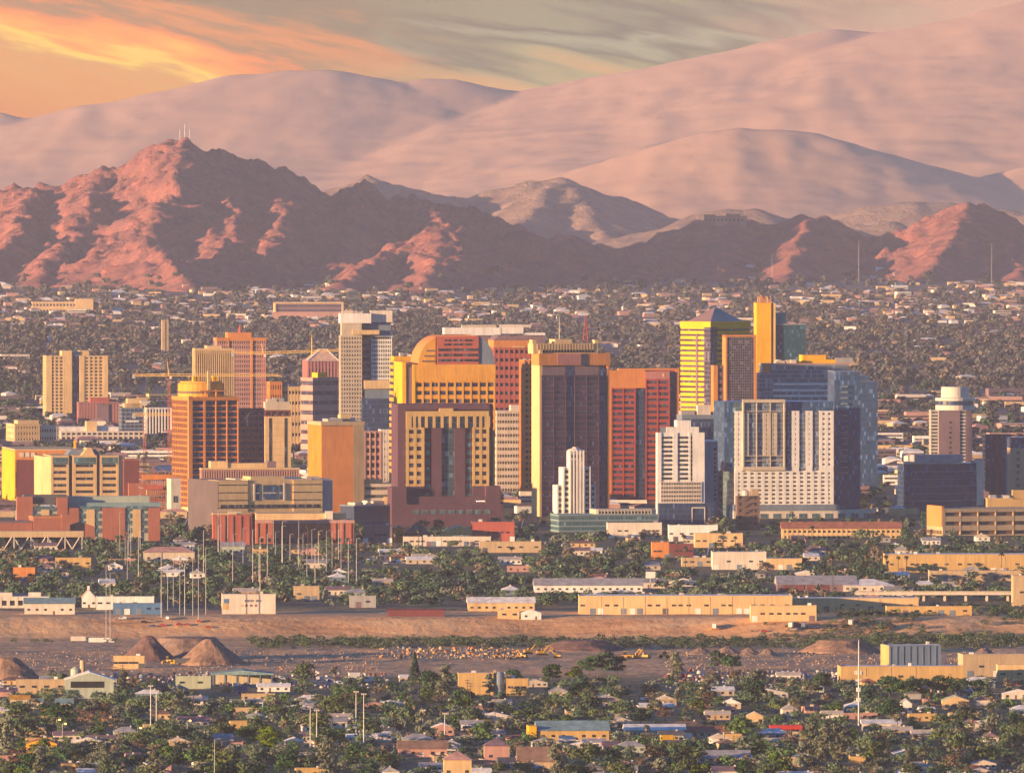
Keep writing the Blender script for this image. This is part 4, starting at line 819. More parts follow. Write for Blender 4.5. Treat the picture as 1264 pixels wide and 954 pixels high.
# --- framed white hotel
b = Bd('framed_white_hotel', 'broad white hotel of small square windows with a tall sand coloured frame bay', 'hotel', 907, 1029, 11510, uL=893, yaw=9, vT=493, keep=628)
zt = b.z(508); z1 = b.z(582); z0 = b.z(623)
b.box('glass_corner', GL_TEAL(), -.4, b.x(917), 2.4, b.d, -1, b.z(497)); b.part('top_glazing', GL_BLUE(), (b.x(895), b.W+.4, 3, b.d, z1, b.z(496))); b.box('wall', wh, b.x(907), b.W, 1, b.d-2, -1, b.z(578))
b.floors(b.x(907), b.W, 0, b.d-2.2, z0, z1, 8, wh, GL_DARK(), .42, 14, 0, .5, .1, .4, 0)
for u0, u1, n in ((907.5, 916.5, 1), (977.5, 986.5, 1), (995, 1003, 1), (1011.5, 1029, 2)):
    b.floors(b.x(u0), b.x(u1), 0, 8, b.z(576.5), zt, 11, wh, GL_DARK(), .36, n, 0, .45, .1, .4, .4)
    b.box('wall', wh, b.x(u0)+.05, b.x(u1)-.05, .05, 8, b.z(582.2), b.z(576.4))
for u0, u1 in ((917, 924), (942, 950), (951, 959)): b.floors(b.x(u0), b.x(u1), -.8, 6, b.z(563), b.z(510), 9, wm('beige'), GL_DARK(), .36, 1, 0, .45, .1, .4, .3)
b.part('bay_glazing', GL_GREY(), (b.x(917), b.x(967), .1, 3, b.z(578), b.z(497)))
for u in (916.5, 967): b.box('frame', wm('beige'), b.x(u), b.x(u+1.8), -1.8, 2, b.z(580), b.z(494))
b.box('frame', wm('beige'), b.x(916.5), b.x(968.8), -1.9, 2, b.z(497), b.z(493)); b.box('frame', wm('beige'), b.x(916.5), b.x(968.8), -1.9, 2, b.z(580.5), b.z(576))
for u in (933.6, 950.4): b.box('frame_mullion', wm('beige'), b.x(u), b.x(u+.8), -1.3, 0, b.z(577), b.z(496))
for v in (508, 563, 569): b.box('frame_mullion', wm('beige'), b.x(917), b.x(968), -1.35, 0, b.z(v), b.z(v-.8))
for u0, u1 in ((972, 976.5), (986.8, 994.6), (1003.4, 1011)): b.part('glass_strip', GL_GREY(), (b.x(u0), b.x(u1), .6, 3, b.z(581), zt))
b.part('podium_band', wm('steel'), (b.x(905), b.W+3, -2.6, 20, b.z(630.5), b.z(622.8))); b.part('podium', pa, (b.x(905), b.x(1075), -2, 18, -1, b.z(630)))
for k in range(9): b.part('podium_window', GL_TEAL(), (b.x(938+16*k), b.x(947+16*k), -2.3, -1, b.z(642), b.z(634)))
b.done()
b = Bd('brown_brick_block', 'small brown brick block with a zigzag fire escape in front of the framed white hotel', 'office block', 910, 938, 11180, uL=908, vT=604, keep=654); b.solid(wm('brown'), 612); b.part('penthouse', wm('tan'), (b.x(928), b.x(937), 3, 10, b.z(612), b.z(604))); b.mb('water_tank', pa).lathe([(2.6, b.z(612)), (2.8, b.z(607)), (1, b.z(605))], b.x(922), 7, 10)
for k in range(5): b.mb('fire_escape', wm('darkgrey')).tube((b.x(918), -.7, b.z(650-8*k)), (b.x(926), -.7, b.z(645-8*k)), .3); b.mb('fire_escape', wm('darkgrey')).box(b.x(917), b.x(927), -1.2, 0, b.z(645-8*k), b.z(644.5-8*k))
for k in range(5):
    for u in (912, 931): b.part('window', GL_DARK(), (b.x(u), b.x(u+3), -.15, .5, b.z(648-8*k), b.z(644-8*k)))
b.done()
# --- right side
b = Bd('drum_topped_tower', 'brown concrete tower with striped window columns and a round pale drum on its top', 'office tower', 1149, 1200, 13200, uL=1147, vT=478, keep=565)
zt = b.z(507); b.box('wall', wm('mauve'), b.x(1159), b.x(1185), -.6, b.d, -1, zt); b.box('wall', wm('mauve'), b.x(1192.5), b.W, 0, b.d, -1, zt)
b.floors(0, b.x(1158.8), 0, b.d, -1, zt, 17, pa, GL_DARK(), .5, 1, 4, .1); b.floors(b.x(1185.2), b.x(1192.3), .3, 8, -1, zt, 17, pa, GL_DARK(), .5, 0, 0)
for k in range(9): b.part('window', GL_DARK(), (b.x(1171.5), b.x(1174.5), -.8, 0, b.z(523+6.2*k), b.z(520+6.2*k)))
b.mb('drum', pa).lathe([(18, zt+.3), (18, b.z(500.5))], b.x(1183), 17, 28); b.mb('drum_glazing', GL_NAVY()).lathe([(17, b.z(500.6)), (17, b.z(495))], b.x(1183), 17, 28); b.mb('drum', pa).lathe([(18.2, b.z(495)), (18.2, b.z(491.5)), (13, b.z(491)), (12.5, b.z(478))], b.x(1183), 17, 28); b.done()
b = Bd('navy_office', 'wide navy glass office with thin white floor lines and a pale roof deck', 'office block', 1121, 1207, 11720, uL=1108, yaw=12, vT=562, keep=625)
b.part('curtain_wall', GL_NAVY(), (0, b.x(1184), 0, b.d, -1, b.z(573))); b.part('curtain_wall', GL_NAVY(), (b.x(1184), b.W, 3, b.d, -1, b.z(572)))
for v in (583, 592, 601, 610, 619): b.part('floor_line', wm('bluegrey'), (b.x(1125), b.x(1185), -.5, 3, b.z(v), b.z(v-1.4))); b.part('floor_line', wm('steel'), (b.x(1185), b.W+.2, 2.6, 5, b.z(v-.7), b.z(v-1.7)))
b.part('roof', rm('grey'), (-.4, b.x(1186), -.6, b.d, b.z(573), b.z(570.5))); b.part('penthouse', rm('grey'), (b.x(1135), b.x(1193), 10, 34, b.z(570.5), b.z(562))); b.part('stair_wall', pa, (b.x(1206.5), b.x(1215), 2, 20, -1, b.z(569))); b.done()
b = Bd('navy_tower_block', 'dark navy tower block with white floor edges beside a tan slab at the right edge', 'apartment tower', 1217, 1248, 12150, uL=1213, vT=535, keep=612)
b.floors(0, b.W, 0, b.d, -1, b.z(537), 14, wm('navy'), GL_NAVY(), .6, 5, 5, .15); b.part('balcony_column', wm('steel'), (b.x(1241), b.x(1247), -1, 1, -1, b.z(538))); b.part('centre_fin', wm('maroon'), (b.x(1229), b.x(1233), -.5, 2, -1, b.z(536))); b.done()
b = Bd('tan_slab', 'tan slab with a single column of dark windows at the right edge', 'apartment tower', 1250, 1300, 12000, dep=26, vT=552, keep=608); b.part('upper_glazing', GL_NAVY(), (-.5, b.W, 2, 24, b.z(553), b.z(540))); b.solid(tn, 553)
for k in range(7): b.part('window', GL_DARK(), (b.x(1255), b.x(1258.5), -.2, .6, b.z(561+8*k), b.z(557+8*k)))
b.done()
b = Bd('parking_deck', 'tan open sided parking deck with sloping end ramps at right', 'parking deck', 1164, 1264, 11030, uL=1146, yaw=16, vT=625, keep=660)
b.floors(0, b.W+20, 0, 40, -1, b.z(629), 3, wm('tan'), wm('brown'), .42, 6, 5, .05, rec=1.5, band='deck_opening'); b.part('ramp_wall', og, (-1, 1, 0, b.d, b.z(650), b.z(624.5))); b.done()
b = Bd('ochre_hall', 'plain ochre hall stepping up at the right edge behind the tan parking deck', 'hall', 1219, 1290, 11240, uL=1217, vT=605, keep=633); b.solid(wm('ochre'), 616); b.part('upper_wall', wm('ochre'), (b.x(1251), b.W, 3, b.d, b.z(616), b.z(605))); b.part('roof_edge', cr, (-.3, b.x(1250.8), -.3, b.d, b.z(616), b.z(614.8))); b.roof_kit(b.z(614.8), 12, 4, 0, b.x(1250)); b.done()
b = Bd('tiled_roof_hall', 'long cream hall with a terracotta tiled roof below the framed white hotel', 'hall', 966, 1112, 10960, dep=16, yaw=2, vT=644, keep=662)
b.floors(0, b.W, 0, 16, -1, b.z(652.5), 2, cr, GL_DARK(), .4, 24, 4, .4); b.mb('roof', rm('terracotta')).prism([(-1.2, b.z(652.4)), (17.2, b.z(652.4)), (8, b.z(644))], 0, -1, b.W+1); b.done()
# --- far long buildings
for (nm, lb, ct, u0, u1, vT, D, c1, c2, n, cols) in (
 ('long_office', 'long plum office with a bright cream frame standing under the hills', 'office block', 339, 424, 373, 22700, 'cream', 'mauve', 4, 0),
 ('cream_hotel', 'long cream terraced hotel under the left hills', 'hotel', 40, 116, 371, 23600, 'cream', 'mauve', 2, 18)):
    b = Bd(nm, lb, ct, u0, u1, D, dep=40, yaw=4, vT=vT, keep=vT+13)
    b.floors(2 if cols == 0 else 0, b.W-2, 1, 40, -1, b.z(vT+2), n, wm(c2) if cols == 0 else cr, GL_PLUM(), .4, cols, 0, .4)
    if cols == 0:
        b.part('frame', cr, (0, b.W, -.5, 40, b.z(vT+2), b.z(vT)), (0, 2.2, -.6, 40, -1, b.z(vT)), (b.W-2.2, b.W, -.6, 40, -1, b.z(vT))); b.part('base', wm('pink'), (-4, b.W+4, -6, 0, -1, b.z(vT+12)))
    else: b.part('tower_block', cr, (b.x(93), b.x(115), -1, 30, -1, b.z(369)))
    b.done()
b = Bd('brown_slab', 'slim brown slab tower alone among the far trees', 'apartment tower', 200, 208, 19200, uL=199, vT=395, keep=416); b.solid(wm('tan'), 395); b.part('recess', wm('brown'), (b.x(203.5), b.x(204.5), -.4, 1, -1, b.z(396))); b.done()
# --- cranes
def crane(label, u, vt, vj, uj0, uj1, D, vb, apex, cabl=True, tilt=0.0):
    p = P(u, 400, D); z = lambda v: P(0, v, D).z; sc_ = D/F
    o = empty('tower_crane', (p.x, D-CD, 0)); tag(o, label, 'crane', 'tower cranes')
    q = MB(); r = 1.0; zj = z(vj)
    for sx in (-r, r):
        for sy in (-r, r): q.tube((sx, sy, 0), (sx, sy, zj), .22, n=4)
    k = 0; zz = 0
    while zz < zj-3: q.tube((-r, -r, zz), (r, -r, zz+3), .2, n=4); q.tube((r, r, zz), (-r, r, zz+3), .2, n=4); zz += 3
    q.build('mast', steelm('crane_red'), o)
    for nm, ue in (('jib', uj1 if abs(uj1-u) > abs(uj0-u) else uj0), ('counter_jib', uj0 if abs(uj1-u) > abs(uj0-u) else uj1)):
        x1 = (ue-u)*sc_; q = MB(); n = max(4, int(abs(x1)/3)); dz_ = tilt*abs(x1)
        for y in (-.8, .8): q.tube((0, y, zj), (x1, y, zj+dz_), .32, n=4)
        q.tube((0, 0, zj+1.9), (x1*.97, 0, zj+1.4+dz_), .3, n=4)
        for i in range(n):
            a_, b2 = i/n, (i+.5)/n
            q.tube((x1*a_, -.8, zj+dz_*a_), (x1*b2, 0, zj+1.8+dz_*b2), .13, n=4); q.tube((x1*b2, 0, zj+1.8+dz_*b2), (x1*(i+1)/n, .8, zj+dz_*(i+1)/n), .13, n=4)
        jo = q.build(nm, steelm('crane'), o)
        if nm == 'counter_jib': MB().box(x1-1.5*np.sign(x1)-1.5, x1-1.5*np.sign(x1)+1.5, -1.2, 1.2, zj-2.2, zj+1.2).build('counterweight', wm('grey'), jo)
    q = MB(); q.tube((0, 0, zj), (apex, 0, z(vt)), .45, .2); q.build('apex', steelm('crane'), o)
    MB().box(.6, 2.6, -1.8, .4, zj-2.6, zj-.2).build('cab', wm('pale'), o)
    q = MB(); q.tube((apex, 0, z(vt)), ((uj1-u)*sc_*.6, 0, zj+1.8), .09, n=4); q.tube((apex, 0, z(vt)), ((uj0-u)*sc_*.6, 0, zj+1.8), .09, n=4); q.build('stay_cable', steelm('pole_dark'), o)
    return o
crane('long orange tower crane whose jib crosses in front of the cream ribbed tower', 208.5, 446, 464, 163, 348, 13100, 520, -1.5)
crane('orange tower crane rising before the pink tower with its jib to the gabled block', 325, 424, 437, 285, 420, 13150, 520, -1.5, tilt=.04)
crane('low orange tower crane over the building site left of the rotunda tower', 178.5, 500, 513, 163, 214, 11900, 585, 0, tilt=.02)
b = Bd('building_site', 'unfinished red framed building on the site under the low crane', 'building site', 176, 212, 11700, dep=30, vT=578, keep=620)
for k in range(5): b.part('floor_slab', wm('grey'), (0, b.W, 0, 28, b.z(622-10*k)-.4, b.z(622-10*k)))
for k in range(8):
    for y in (1, 14, 27): b.box('column', wm('brick'), k*b.W/8+.5, k*b.W/8+1.3, y-.4, y+.4, -1, b.z(580+3*(k % 3)))
b.part('scaffold_deck', wm('orange'), (-.8, b.W+.4, -1.4, -.6, b.z(592), b.z(586))); b.part('scaffold_deck', wm('redbrick'), (1, b.W*.7, -1.4, -.6, b.z(604), b.z(599))); b.done()
# ------------------------------------------------------------------ low buildings
RN = random.Random(77)
def low(name, label, cat, u0, u1, vT, vB, st='ware', wc='cream', rc='grey', dep=24, yaw=2, n=5, grp=None, lt=None, roof=.35, win=True, base=None):
    D = G(vB)
    b = Bd(name, label, cat, u0, u1, D, dep=dep, yaw=yaw, vT=vT, grp=grp, lt=lt)
    b.o.location.z = z0 = float(gh(b.X0+b.W/2, D-CD)) if base is None else base
    h = P(0, vT, D).z-z0; W_, d = b.W, b.d; w_, r_ = wm(wc), rm(rc)
    if st == 'ware':
        b.box('wall', w_, 0, W_, 0, d, -1, h-.5); b.part('roof', r_, (.5, W_-.5, .5, d-.5, h-.9, h-.35)); b.part('parapet', w_, (-.15, W_+.15, -.15, .5, h-.55, h), (-.15, .5, .5, d, h-.55, h-.02), (W_-.5, W_+.15, .5, d, h-.55, h-.02))
        if win:
            for k in range(n):
                x = W_*(k+.5)/n+RN.uniform(-.15, .15)*W_/n; q = RN.random()
                if q < .45: b.part('roller_door', wm(RN.choice(['steel', 'darkgrey', 'mauve', 'white'])), (x-1.8, x+1.8, -.12, .3, -.2, min(3.6, h*.6)))
                else: b.part('window', GL_HOUSE(), (x-1.4, x+1.4, -.1, .3, h*.42, h*.42+1.2))
        if W_ > 60:
            for k in range(1, int(W_/14)): b.box('wall_joint', wm('tan'), k*14, k*14+.35, -.14, .2, -.5, h-.6)
        for k in range(max(1, int(W_/28))): x = RN.uniform(2, W_-4); y = RN.uniform(3, d-4); b.part('roof_unit', wm(RN.choice(['pale', 'grey', 'white'])), (x, x+RN.uniform(1.5, 3), y, y+2, h-.5, h+RN.uniform(.6, 1.5)))
    elif st in ('gable', 'gablef', 'hip'):
        e = h*(1-roof); b.box('wall', w_, 0, W_, 0, d, -1, e); o_ = .7; q = b.mb('roof', r_)
        if st == 'gable':
            q.prism([(-o_, e), (d+o_, e), (d/2, h)], 0, -o_, W_+o_)
        elif st == 'gablef':
            q.prism([(-o_, e), (W_+o_, e), (W_/2, h)], 1, .25, d+o_); b.mb('gable_wall', w_).prism([(0, e-.02), (W_, e-.02), (W_/2, h-.5)], 1, .02, .5)
        else:
            r = min(W_, d)/2; x0, x1 = (r, W_-r) if W_ > d else (W_/2-.1, W_/2+.1); y0, y1 = (d/2-.1, d/2+.1) if W_ > d else (r, d-r)
            B = [(-o_, -o_, e), (W_+o_, -o_, e), (W_+o_, d+o_, e), (-o_, d+o_, e)]; T = [(x0, y0, h), (x1, y0, h), (x1, y1, h), (x0, y1, h)]
            for k in range(4): q.quad([B[k], B[(k+1) % 4], T[(k+1) % 4], T[k]])
            q.quad(T); q.quad(B[::-1])
        if win:
            for k in range(n):
                x = W_*(k+.5)/n; 
                if k == n//2: b.part('door', wm(RN.choice(['brown', 'maroon', 'white'])), (x-.6, x+.6, -.08, .2, -.2, 2.1))
                else: b.part('window', GL_HOUSE(), (x-.9, x+.9, -.08, .2, e*.35, e*.35+min(1.3, e*.45)))
    elif st == 'flat':
        b.floors(0, W_, 0, d, -.5, h-.4, n, w_, GL_HOUSE(), .42, max(2, int(W_/5)), max(2, int(d/6)), .4, .1, .3, .4, band='window_band')
        b.roof_kit(h, int(u0)+7, 3)
    elif st == 'open':
        for k in range(n+1):
            for y in (.4, d-.4): b.box('column', wm('steel'), k*(W_-.5)/n, k*(W_-.5)/n+.5, y-.25, y+.25, -.5, h*.72)
        b.mb('roof', r_).prism([(-.8, h*.7), (W_+.8, h*.7), (W_+.8, h*.78), (W_/2, h), (-.8, h*.78)], 1, -.6, d+.6); b.part('back_wall', w_, (0, W_, d-.15, d, -.5, h*.7))
    return b
def lowd(*a, **k): return low(*a, **k).done()
# north bank and the streets before downtown
b = low('sign_hall', 'square white hall with a small dark painted sign and coloured squares on its blank wall', 'hall', 274, 340, 733, 758, 'ware', 'pale', 'pink', 26, win=False)
h = 12.3
q = MB(); gx = b.x(302)
glyph = ['11101000100', '10101110110', '11101010101', '10101011101']
for i, wd in enumerate((.9, .5, .9, .9, .8, .5, .9, .9)):
    if i == 5: gx += .9
    q.box(gx, gx+wd*.35, -.22, -.1, h-4.6, h-3.3); q.box(gx+wd*.5, gx+wd, -.22, -.1, h-3.7, h-3.3)
    if i % 2: q.box(gx+wd*.5, gx+wd, -.22, -.1, h-4.6, h-4.2)
    gx += wd+.45
q.build('sign_lettering', wm('darkgrey'), b.o)
for u, c in ((297, 'beige'), (302.5, 'maroon'), (308.5, 'darkgrey'), (314, 'redbrick')): b.part('painted_square', wm(c), (b.x(u), b.x(u)+1.3, -.2, -.1, h-7.6, h-6.2))
b.part('wall_mural', wm('ochre'), (b.x(275), b.x(281), -.2, -.1, h-9.5, h-5.5)); b.part('wall_mural', wm('bluew'), (b.x(276), b.x(282), -.2, -.1, h-5.4, h-2.6)); b.done()
b = low('long_warehouse', 'long pale yellow warehouse on the far river bank with roof vents and dock doors', 'warehouse', 715, 978, 735, 758, 'ware', 'cream', 'white', 40, n=26, yaw=0.6); b.done()
lowd('long_warehouse', 'pale yellow warehouse with a blue glazed upper strip joining the long bank warehouse', 'warehouse', 979, 1134, 738, 755, 'ware', 'cream', 'white', 36, n=9, yaw=.6)
lowd('dock_shed', 'low yellow dock shed with parked white trucks before the bank warehouse', 'shed', 927, 1008, 747, 763, 'ware', 'cream', 'beige', 14, n=8)
lowd('dock_shed', 'low ochre yellow shed at the right end of the bank warehouses', 'shed', 1095, 1200, 748, 760, 'ware', 'ochre', 'beige', 16, n=7)
lowd('strip_building', 'long white strip building with a grey roof behind the left end of the bank warehouse', 'shop row', 660, 793, 714, 731, 'gable', 'white', 'grey', 20, n=15, roof=.5)
b = low('panel_building', 'wide grey roofed building with dark red wall panels', 'building', 960, 1058, 711, 730, 'gable', 'mauve', 'grey', 34, n=9, roof=.55)
for k in range(4): b.part('wall_panel', wm('maroon'), (b.x(966+15*k), b.x(978+15*k), -.3, .1, .4, 4.4))
b.done()
lowd('civic_hall', 'pale curved roof hall right of the red panelled building', 'hall', 1041, 1104, 715, 730, 'hip', 'pale', 'white', 26, n=6, roof=.5)
b = low('yellow_warehouse', 'very long yellow warehouse with a flat roof and small high windows at right', 'warehouse', 1093, 1290, 684, 707, 'ware', 'ochre', 'white', 40, n=14, yaw=1); b.done()
lowd('tan_store', 'long low tan store in front of the very long yellow warehouse', 'store', 1148, 1260, 704, 717, 'ware', 'tan', 'brown', 20, n=9)
lowd('stepped_store', 'stepped white store with a high left block between trees', 'store', 880, 946, 681, 703, 'ware', 'pale', 'white', 26, n=5)
lowd('stepped_store', 'low pale store joining the stepped white store', 'store', 946, 990, 689, 703, 'ware', 'cream', 'white', 22, n=4)
lowd('ochre_store', 'long thin ochre brick store left of the stepped white store', 'store', 842, 896, 688, 699, 'ware', 'tan', 'beige', 16, n=6)
lowd('orange_house', 'bright orange stucco house beside its maroon neighbour', 'house', 805, 826, 669, 690, 'ware', 'orange', 'orange', 16, n=3)
lowd('maroon_house', 'maroon brick house with a row of small windows beside the bright orange house', 'house', 826, 856, 671, 688, 'ware', 'maroon', 'brown', 16, n=5)
lowd('white_shop_row', 'long pale shop row with a brown roof edge below the white stepped hotel', 'shop row', 750, 817, 645, 664, 'ware', 'pale', 'pink', 20, n=7)
lowd('white_shop_row', 'white shop row with dark arched doors right of the long pale shop row', 'shop row', 826, 886, 648, 668, 'ware', 'white', 'white', 20, n=10)
lowd('white_shop_row', 'cream shop row with a pink roof left of the terracotta tiled hall', 'shop row', 858, 917, 658, 676, 'ware', 'cream', 'pink', 20, n=7)
lowd('brick_station', 'long brick station building with a row of small windows', 'station', 583, 635, 644, 668, 'ware', 'redbrick', 'pink', 24, n=9)
lowd('cream_station_wing', 'cream station wing with a gabled ochre porch left of the brick station', 'station', 549, 584, 648, 668, 'gablef', 'ochre', 'beige', 20, n=5)
lowd('pyramid_roof_house', 'brown pyramid roofed pavilion left of the cream station wing', 'pavilion', 500, 531, 644, 668, 'hip', 'brown', 'brown', 22, n=4, roof=.6)
lowd('tan_box', 'small plain orange tan box building', 'building', 484, 499, 651, 669, 'ware', 'orange', 'beige', 12, n=2)
lowd('grey_brick_block', 'dull grey brick block right of the arena hall', 'building', 449, 484, 648, 670, 'ware', 'mauve', 'grey', 20, n=6)
lowd('pale_low_store', 'long pale store front with dark awning below the brick station', 'store', 498, 606, 662, 674, 'ware', 'pale', 'white', 10, n=16)
lowd('tan_low_store', 'low tan store right of the brick station', 'store', 592, 668, 668, 682, 'ware', 'tan', 'beige', 14, n=5)
lowd('rail_wagon_row', 'long brown parked freight wagon at the far river bank', 'freight wagon', 478, 549, 751, 760, 'gable', 'maroon', 'maroon', 5, n=6, roof=.15, win=False)
b = low('yard_office', 'long cream yard office with a dark veranda', 'office', 578, 660, 737, 754, 'gable', 'cream', 'white', 16, n=9, roof=.4); b.done()
lowd('white_yard_shed', 'small white yard shed on the far bank before the cream yard office', 'shed', 643, 668, 752, 761, 'gablef', 'white', 'white', 8, n=2); lowd('white_yard_shed', 'small cream yard shed left of the white bank shed', 'shed', 615, 641, 753, 761, 'ware', 'cream', 'white', 8, n=2)
lowd('grey_block', 'grey concrete block with a flat roof left of the long brown wagon', 'building', 432, 464, 735, 750, 'ware', 'grey', 'grey', 14, n=2)
lowd('long_pale_block', 'long pale building with dark window band at far left of the bank', 'building', -20, 60, 736, 750, 'flat', 'pale', 'white', 18, n=1)
lowd('teal_roof_shed', 'long shed with a pale teal roof left of the chapel', 'shed', 30, 92, 738, 758, 'gable', 'pale', 'teal', 22, n=6)
b = low('chapel', 'small white chapel with a pointed gable front', 'chapel', 101, 118, 727, 750, 'gablef', 'white', 'pink', 20, n=3, roof=.45); b.mb('bell_cote', wh).box(b.x(107.5), b.x(110.5), .3, 1.5, 11, 14.2); b.done()
lowd('white_bank_block', 'long white building right of the chapel', 'building', 119, 190, 736, 752, 'ware', 'white', 'pale', 20, n=8)
lowd('blue_shed', 'blue walled shed before the long white building beside the chapel', 'shed', 140, 200, 744, 759, 'ware', 'bluew', 'grey', 14, n=5)
lowd('pale_house', 'pale stucco house under the tall pole cluster', 'house', 177, 240, 675, 694, 'hip', 'beige', 'pink', 16, n=5)
lowd('green_roof_house', 'grey green gabled house before the red brick hall', 'house', 274, 302, 669, 684, 'gable', 'sage', 'grey', 14, n=4)
lowd('ochre_house', 'ochre house with a flat roof among trees at left', 'house', 68, 112, 688, 702, 'ware', 'ochre', 'beige', 14, n=4); lowd('ochre_house', 'orange house beside trees at the left edge', 'house', 16, 43, 700, 718, 'ware', 'orange', 'beige', 14, n=3)
lowd('tan_bank_block', 'tan box building behind trees right of the white sign hall', 'building', 363, 394, 723, 742, 'ware', 'tan', 'pink', 16, n=3)
lowd('brown_edge_block', 'plain brown block rising at the right edge above the river scrub', 'building', 1251, 1290, 710, 748, 'ware', 'tan', 'brown', 20, n=2)
# overpass
b = Bd('overpass', 'long white overpass carried on columns at right beyond the scrub', 'overpass', 1056, 1290, G(742), dep=14, yaw=1, vT=730, keep=740); b.part('deck', pa, (0, b.W, 0, 14, 4.2, 5.6)); b.part('barrier', wm('beige'), (0, b.W, -.2, .3, 5.6, 6.7))
for k in range(9): b.part('column', pa, (k*b.W/9+3, k*b.W/9+4.4, 4, 9, -.5, 4.2))
b.done()
b = low('billboard', 'blank white billboard on a single post above the strip building', 'billboard', 797, 809, 700, 728, 'open', 'white', 'white', 2, n=1)
for o in list(b.o.children): bpy.data.objects.remove(o)
b.m = {}; b.part('panel', wh, (0, b.W, -.2, .2, 8, 12.4)); b.mb('post', steelm()).tube((b.W/2, 0, -.5), (b.W/2, 0, 8), .4); b.done()
# near yard and the near neighbourhood's larger buildings
b = low('tan_warehouse', 'tall tan box warehouse with a pale roof and one small window strip', 'warehouse', 566, 609, 830, 858, 'ware', 'ochre', 'white', 18, n=1, win=False); b.part('wall_band', wm('tan'), (-.12, b.W+.12, -.12, .2, 5.2, 5.6)); b.part('window', GL_HOUSE(), (b.x(595), b.x(600), -.1, .2, 7, 7.6)); b.done()
b = low('ochre_works', 'ochre works building with a grey hopper tower beside the tan box warehouse', 'works', 625, 652, 837, 858, 'ware', 'ochre', 'beige', 16, n=3); b.mb('hopper', wm('steel')).lathe([(1.2, 0), (1.2, 4), (2.3, 6), (2.3, 12), (1.6, 13)], -3.4, 3, 12); b.mb('hopper', wm('tan')).box(-7, -5.6, 2, 4, 0, 14); b.done()
b = low('yellow_warehouse', 'near warehouse with a pale grey gable roof and a left end tinted sunlit yellow', 'warehouse', 664, 752, 890, 914, 'gable', 'ochre', 'teal', 22, n=7, roof=.48, yaw=4); b.part('end_wall', wm('yellow'), (-4.6, -.75, -.9, 18, -.5, 7.6)); b.done()  # yellow on the end wall stands for low sun
lowd('long_shed', 'long grey green metal shed right of the yellow ended warehouse', 'shed', 772, 846, 894, 911, 'gable', 'sage', 'white', 20, n=6, roof=.4)
b = low('blue_metal_shed', 'blue grey ribbed metal shed with an orange lit end wall', 'shed', 1098, 1162, 796, 824, 'ware', 'bluegrey', 'white', 24, win=False, yaw=10)
for k in range(8): b.part('metal_rib', wm('steel'), (k*b.W/8+.5, k*b.W/8+.9, -.3, 0, -.5, 12))
b.part('end_wall', wm('ochre'), (-.3, .2, .1, b.d, -.5, 12.4)); b.done()  # ochre colours in the sun on the end of a blue shed
lowd('tan_long_hall', 'long flat tan hall in front of the blue metal shed', 'hall', 1038, 1190, 822, 846, 'ware', 'ochre', 'white', 26, n=3, yaw=3)
lowd('tan_end_hall', 'tan hall with a pale left end near the right edge of the rubble yard', 'hall', 1189, 1290, 807, 836, 'ware', 'tan', 'beige', 22, n=6, yaw=6)
lowd('pale_yellow_hut', 'pale yellow block hut near the right edge below the tan hall', 'hut', 1232, 1285, 820, 842, 'ware', 'cream', 'beige', 14, n=3)
b = low('open_hangar', 'sage green open fronted hangar with a low white gable roof', 'hangar', 80, 140, 829, 862, 'gablef', 'sage', 'white', 24, n=3, win=False, roof=.3); b.part('opening_shade', wm('black'), (b.x(87), b.x(128), -.15, .3, 6, 9.5)); b.mb('silo', wm('sage')).lathe([(2.6, 0), (2.6, 15), (.6, 16.4)], b.x(93), 30, 12); b.mb('silo', wm('tan')).lathe([(1.5, 0), (1.5, 20)], b.x(102), 30, 12); b.done()  # black panel paints in the dark inside of the hangar
lowd('tan_low_row', 'long low tan shed left of the open hangar', 'shed', 20, 80, 838, 856, 'ware', 'tan', 'beige', 12, n=4)
lowd('site_cabin', 'pale yellow site cabin with a raised lookout end on the rubble', 'cabin', 140, 178, 809, 824, 'ware', 'cream', 'white', 8, n=6)
b = low('open_workshop', 'open fronted workshop under a curved grey green roof', 'workshop', 263, 336, 827, 846, 'open', 'beige', 'teal', 22, n=5); b.done()
lowd('sage_works_wall', 'long pale sage walled works left of the open workshop', 'works', 217, 260, 834, 850, 'ware', 'greenish', 'beige', 12, n=2)
lowd('red_roof_store', 'long low building under a dark red brown roof near the right', 'store', 845, 906, 896, 910, 'gable', 'beige', 'terracotta', 18, n=7, roof=.5)
b = low('red_canopy', 'bright red flat canopy on white posts', 'canopy', 953, 988, 896, 910, 'open', 'beige', 'red', 8, n=3); 
b.part('canopy_panel', wm('red'), (-1, b.W+1, -1, 8.5, 4.3, 6.4)); b.done()
lowd('pink_two_storey_house', 'two storey pink tan house with a hipped brown roof and two dark windows', 'house', 598, 629, 911, 942, 'hip', 'pink', 'mauve', 12, n=2, roof=.3)
lowd('cream_two_storey_house', 'tall cream stucco house with a stepped tiled roof at the near edge', 'house', 548, 582, 927, 962, 'hip', 'cream', 'pink', 13, n=3, roof=.3)
lowd('tan_tile_house', 'broad house under overlapping brown tiled gables at the near edge', 'house', 640, 692, 922, 952, 'gable', 'tan', 'roofbrown', 15, n=4, roof=.6); lowd('tan_tile_house', 'long brown roofed house left of the two storey pink house', 'house', 492, 552, 914, 934, 'gable', 'pink', 'roofbrown', 12, n=5, roof=.5)
lowd('yellow_wall_house', 'bright yellow walled house with a tiled porch at lower left', 'house', 32, 70, 911, 930, 'gablef', 'yellow', 'terracotta', 12, n=4); lowd('yellow_roof_house', 'low house with an ochre yellow roof at left', 'house', 12, 36, 858, 872, 'gable', 'beige', 'ochre' if False else 'goldn', 11, n=3)
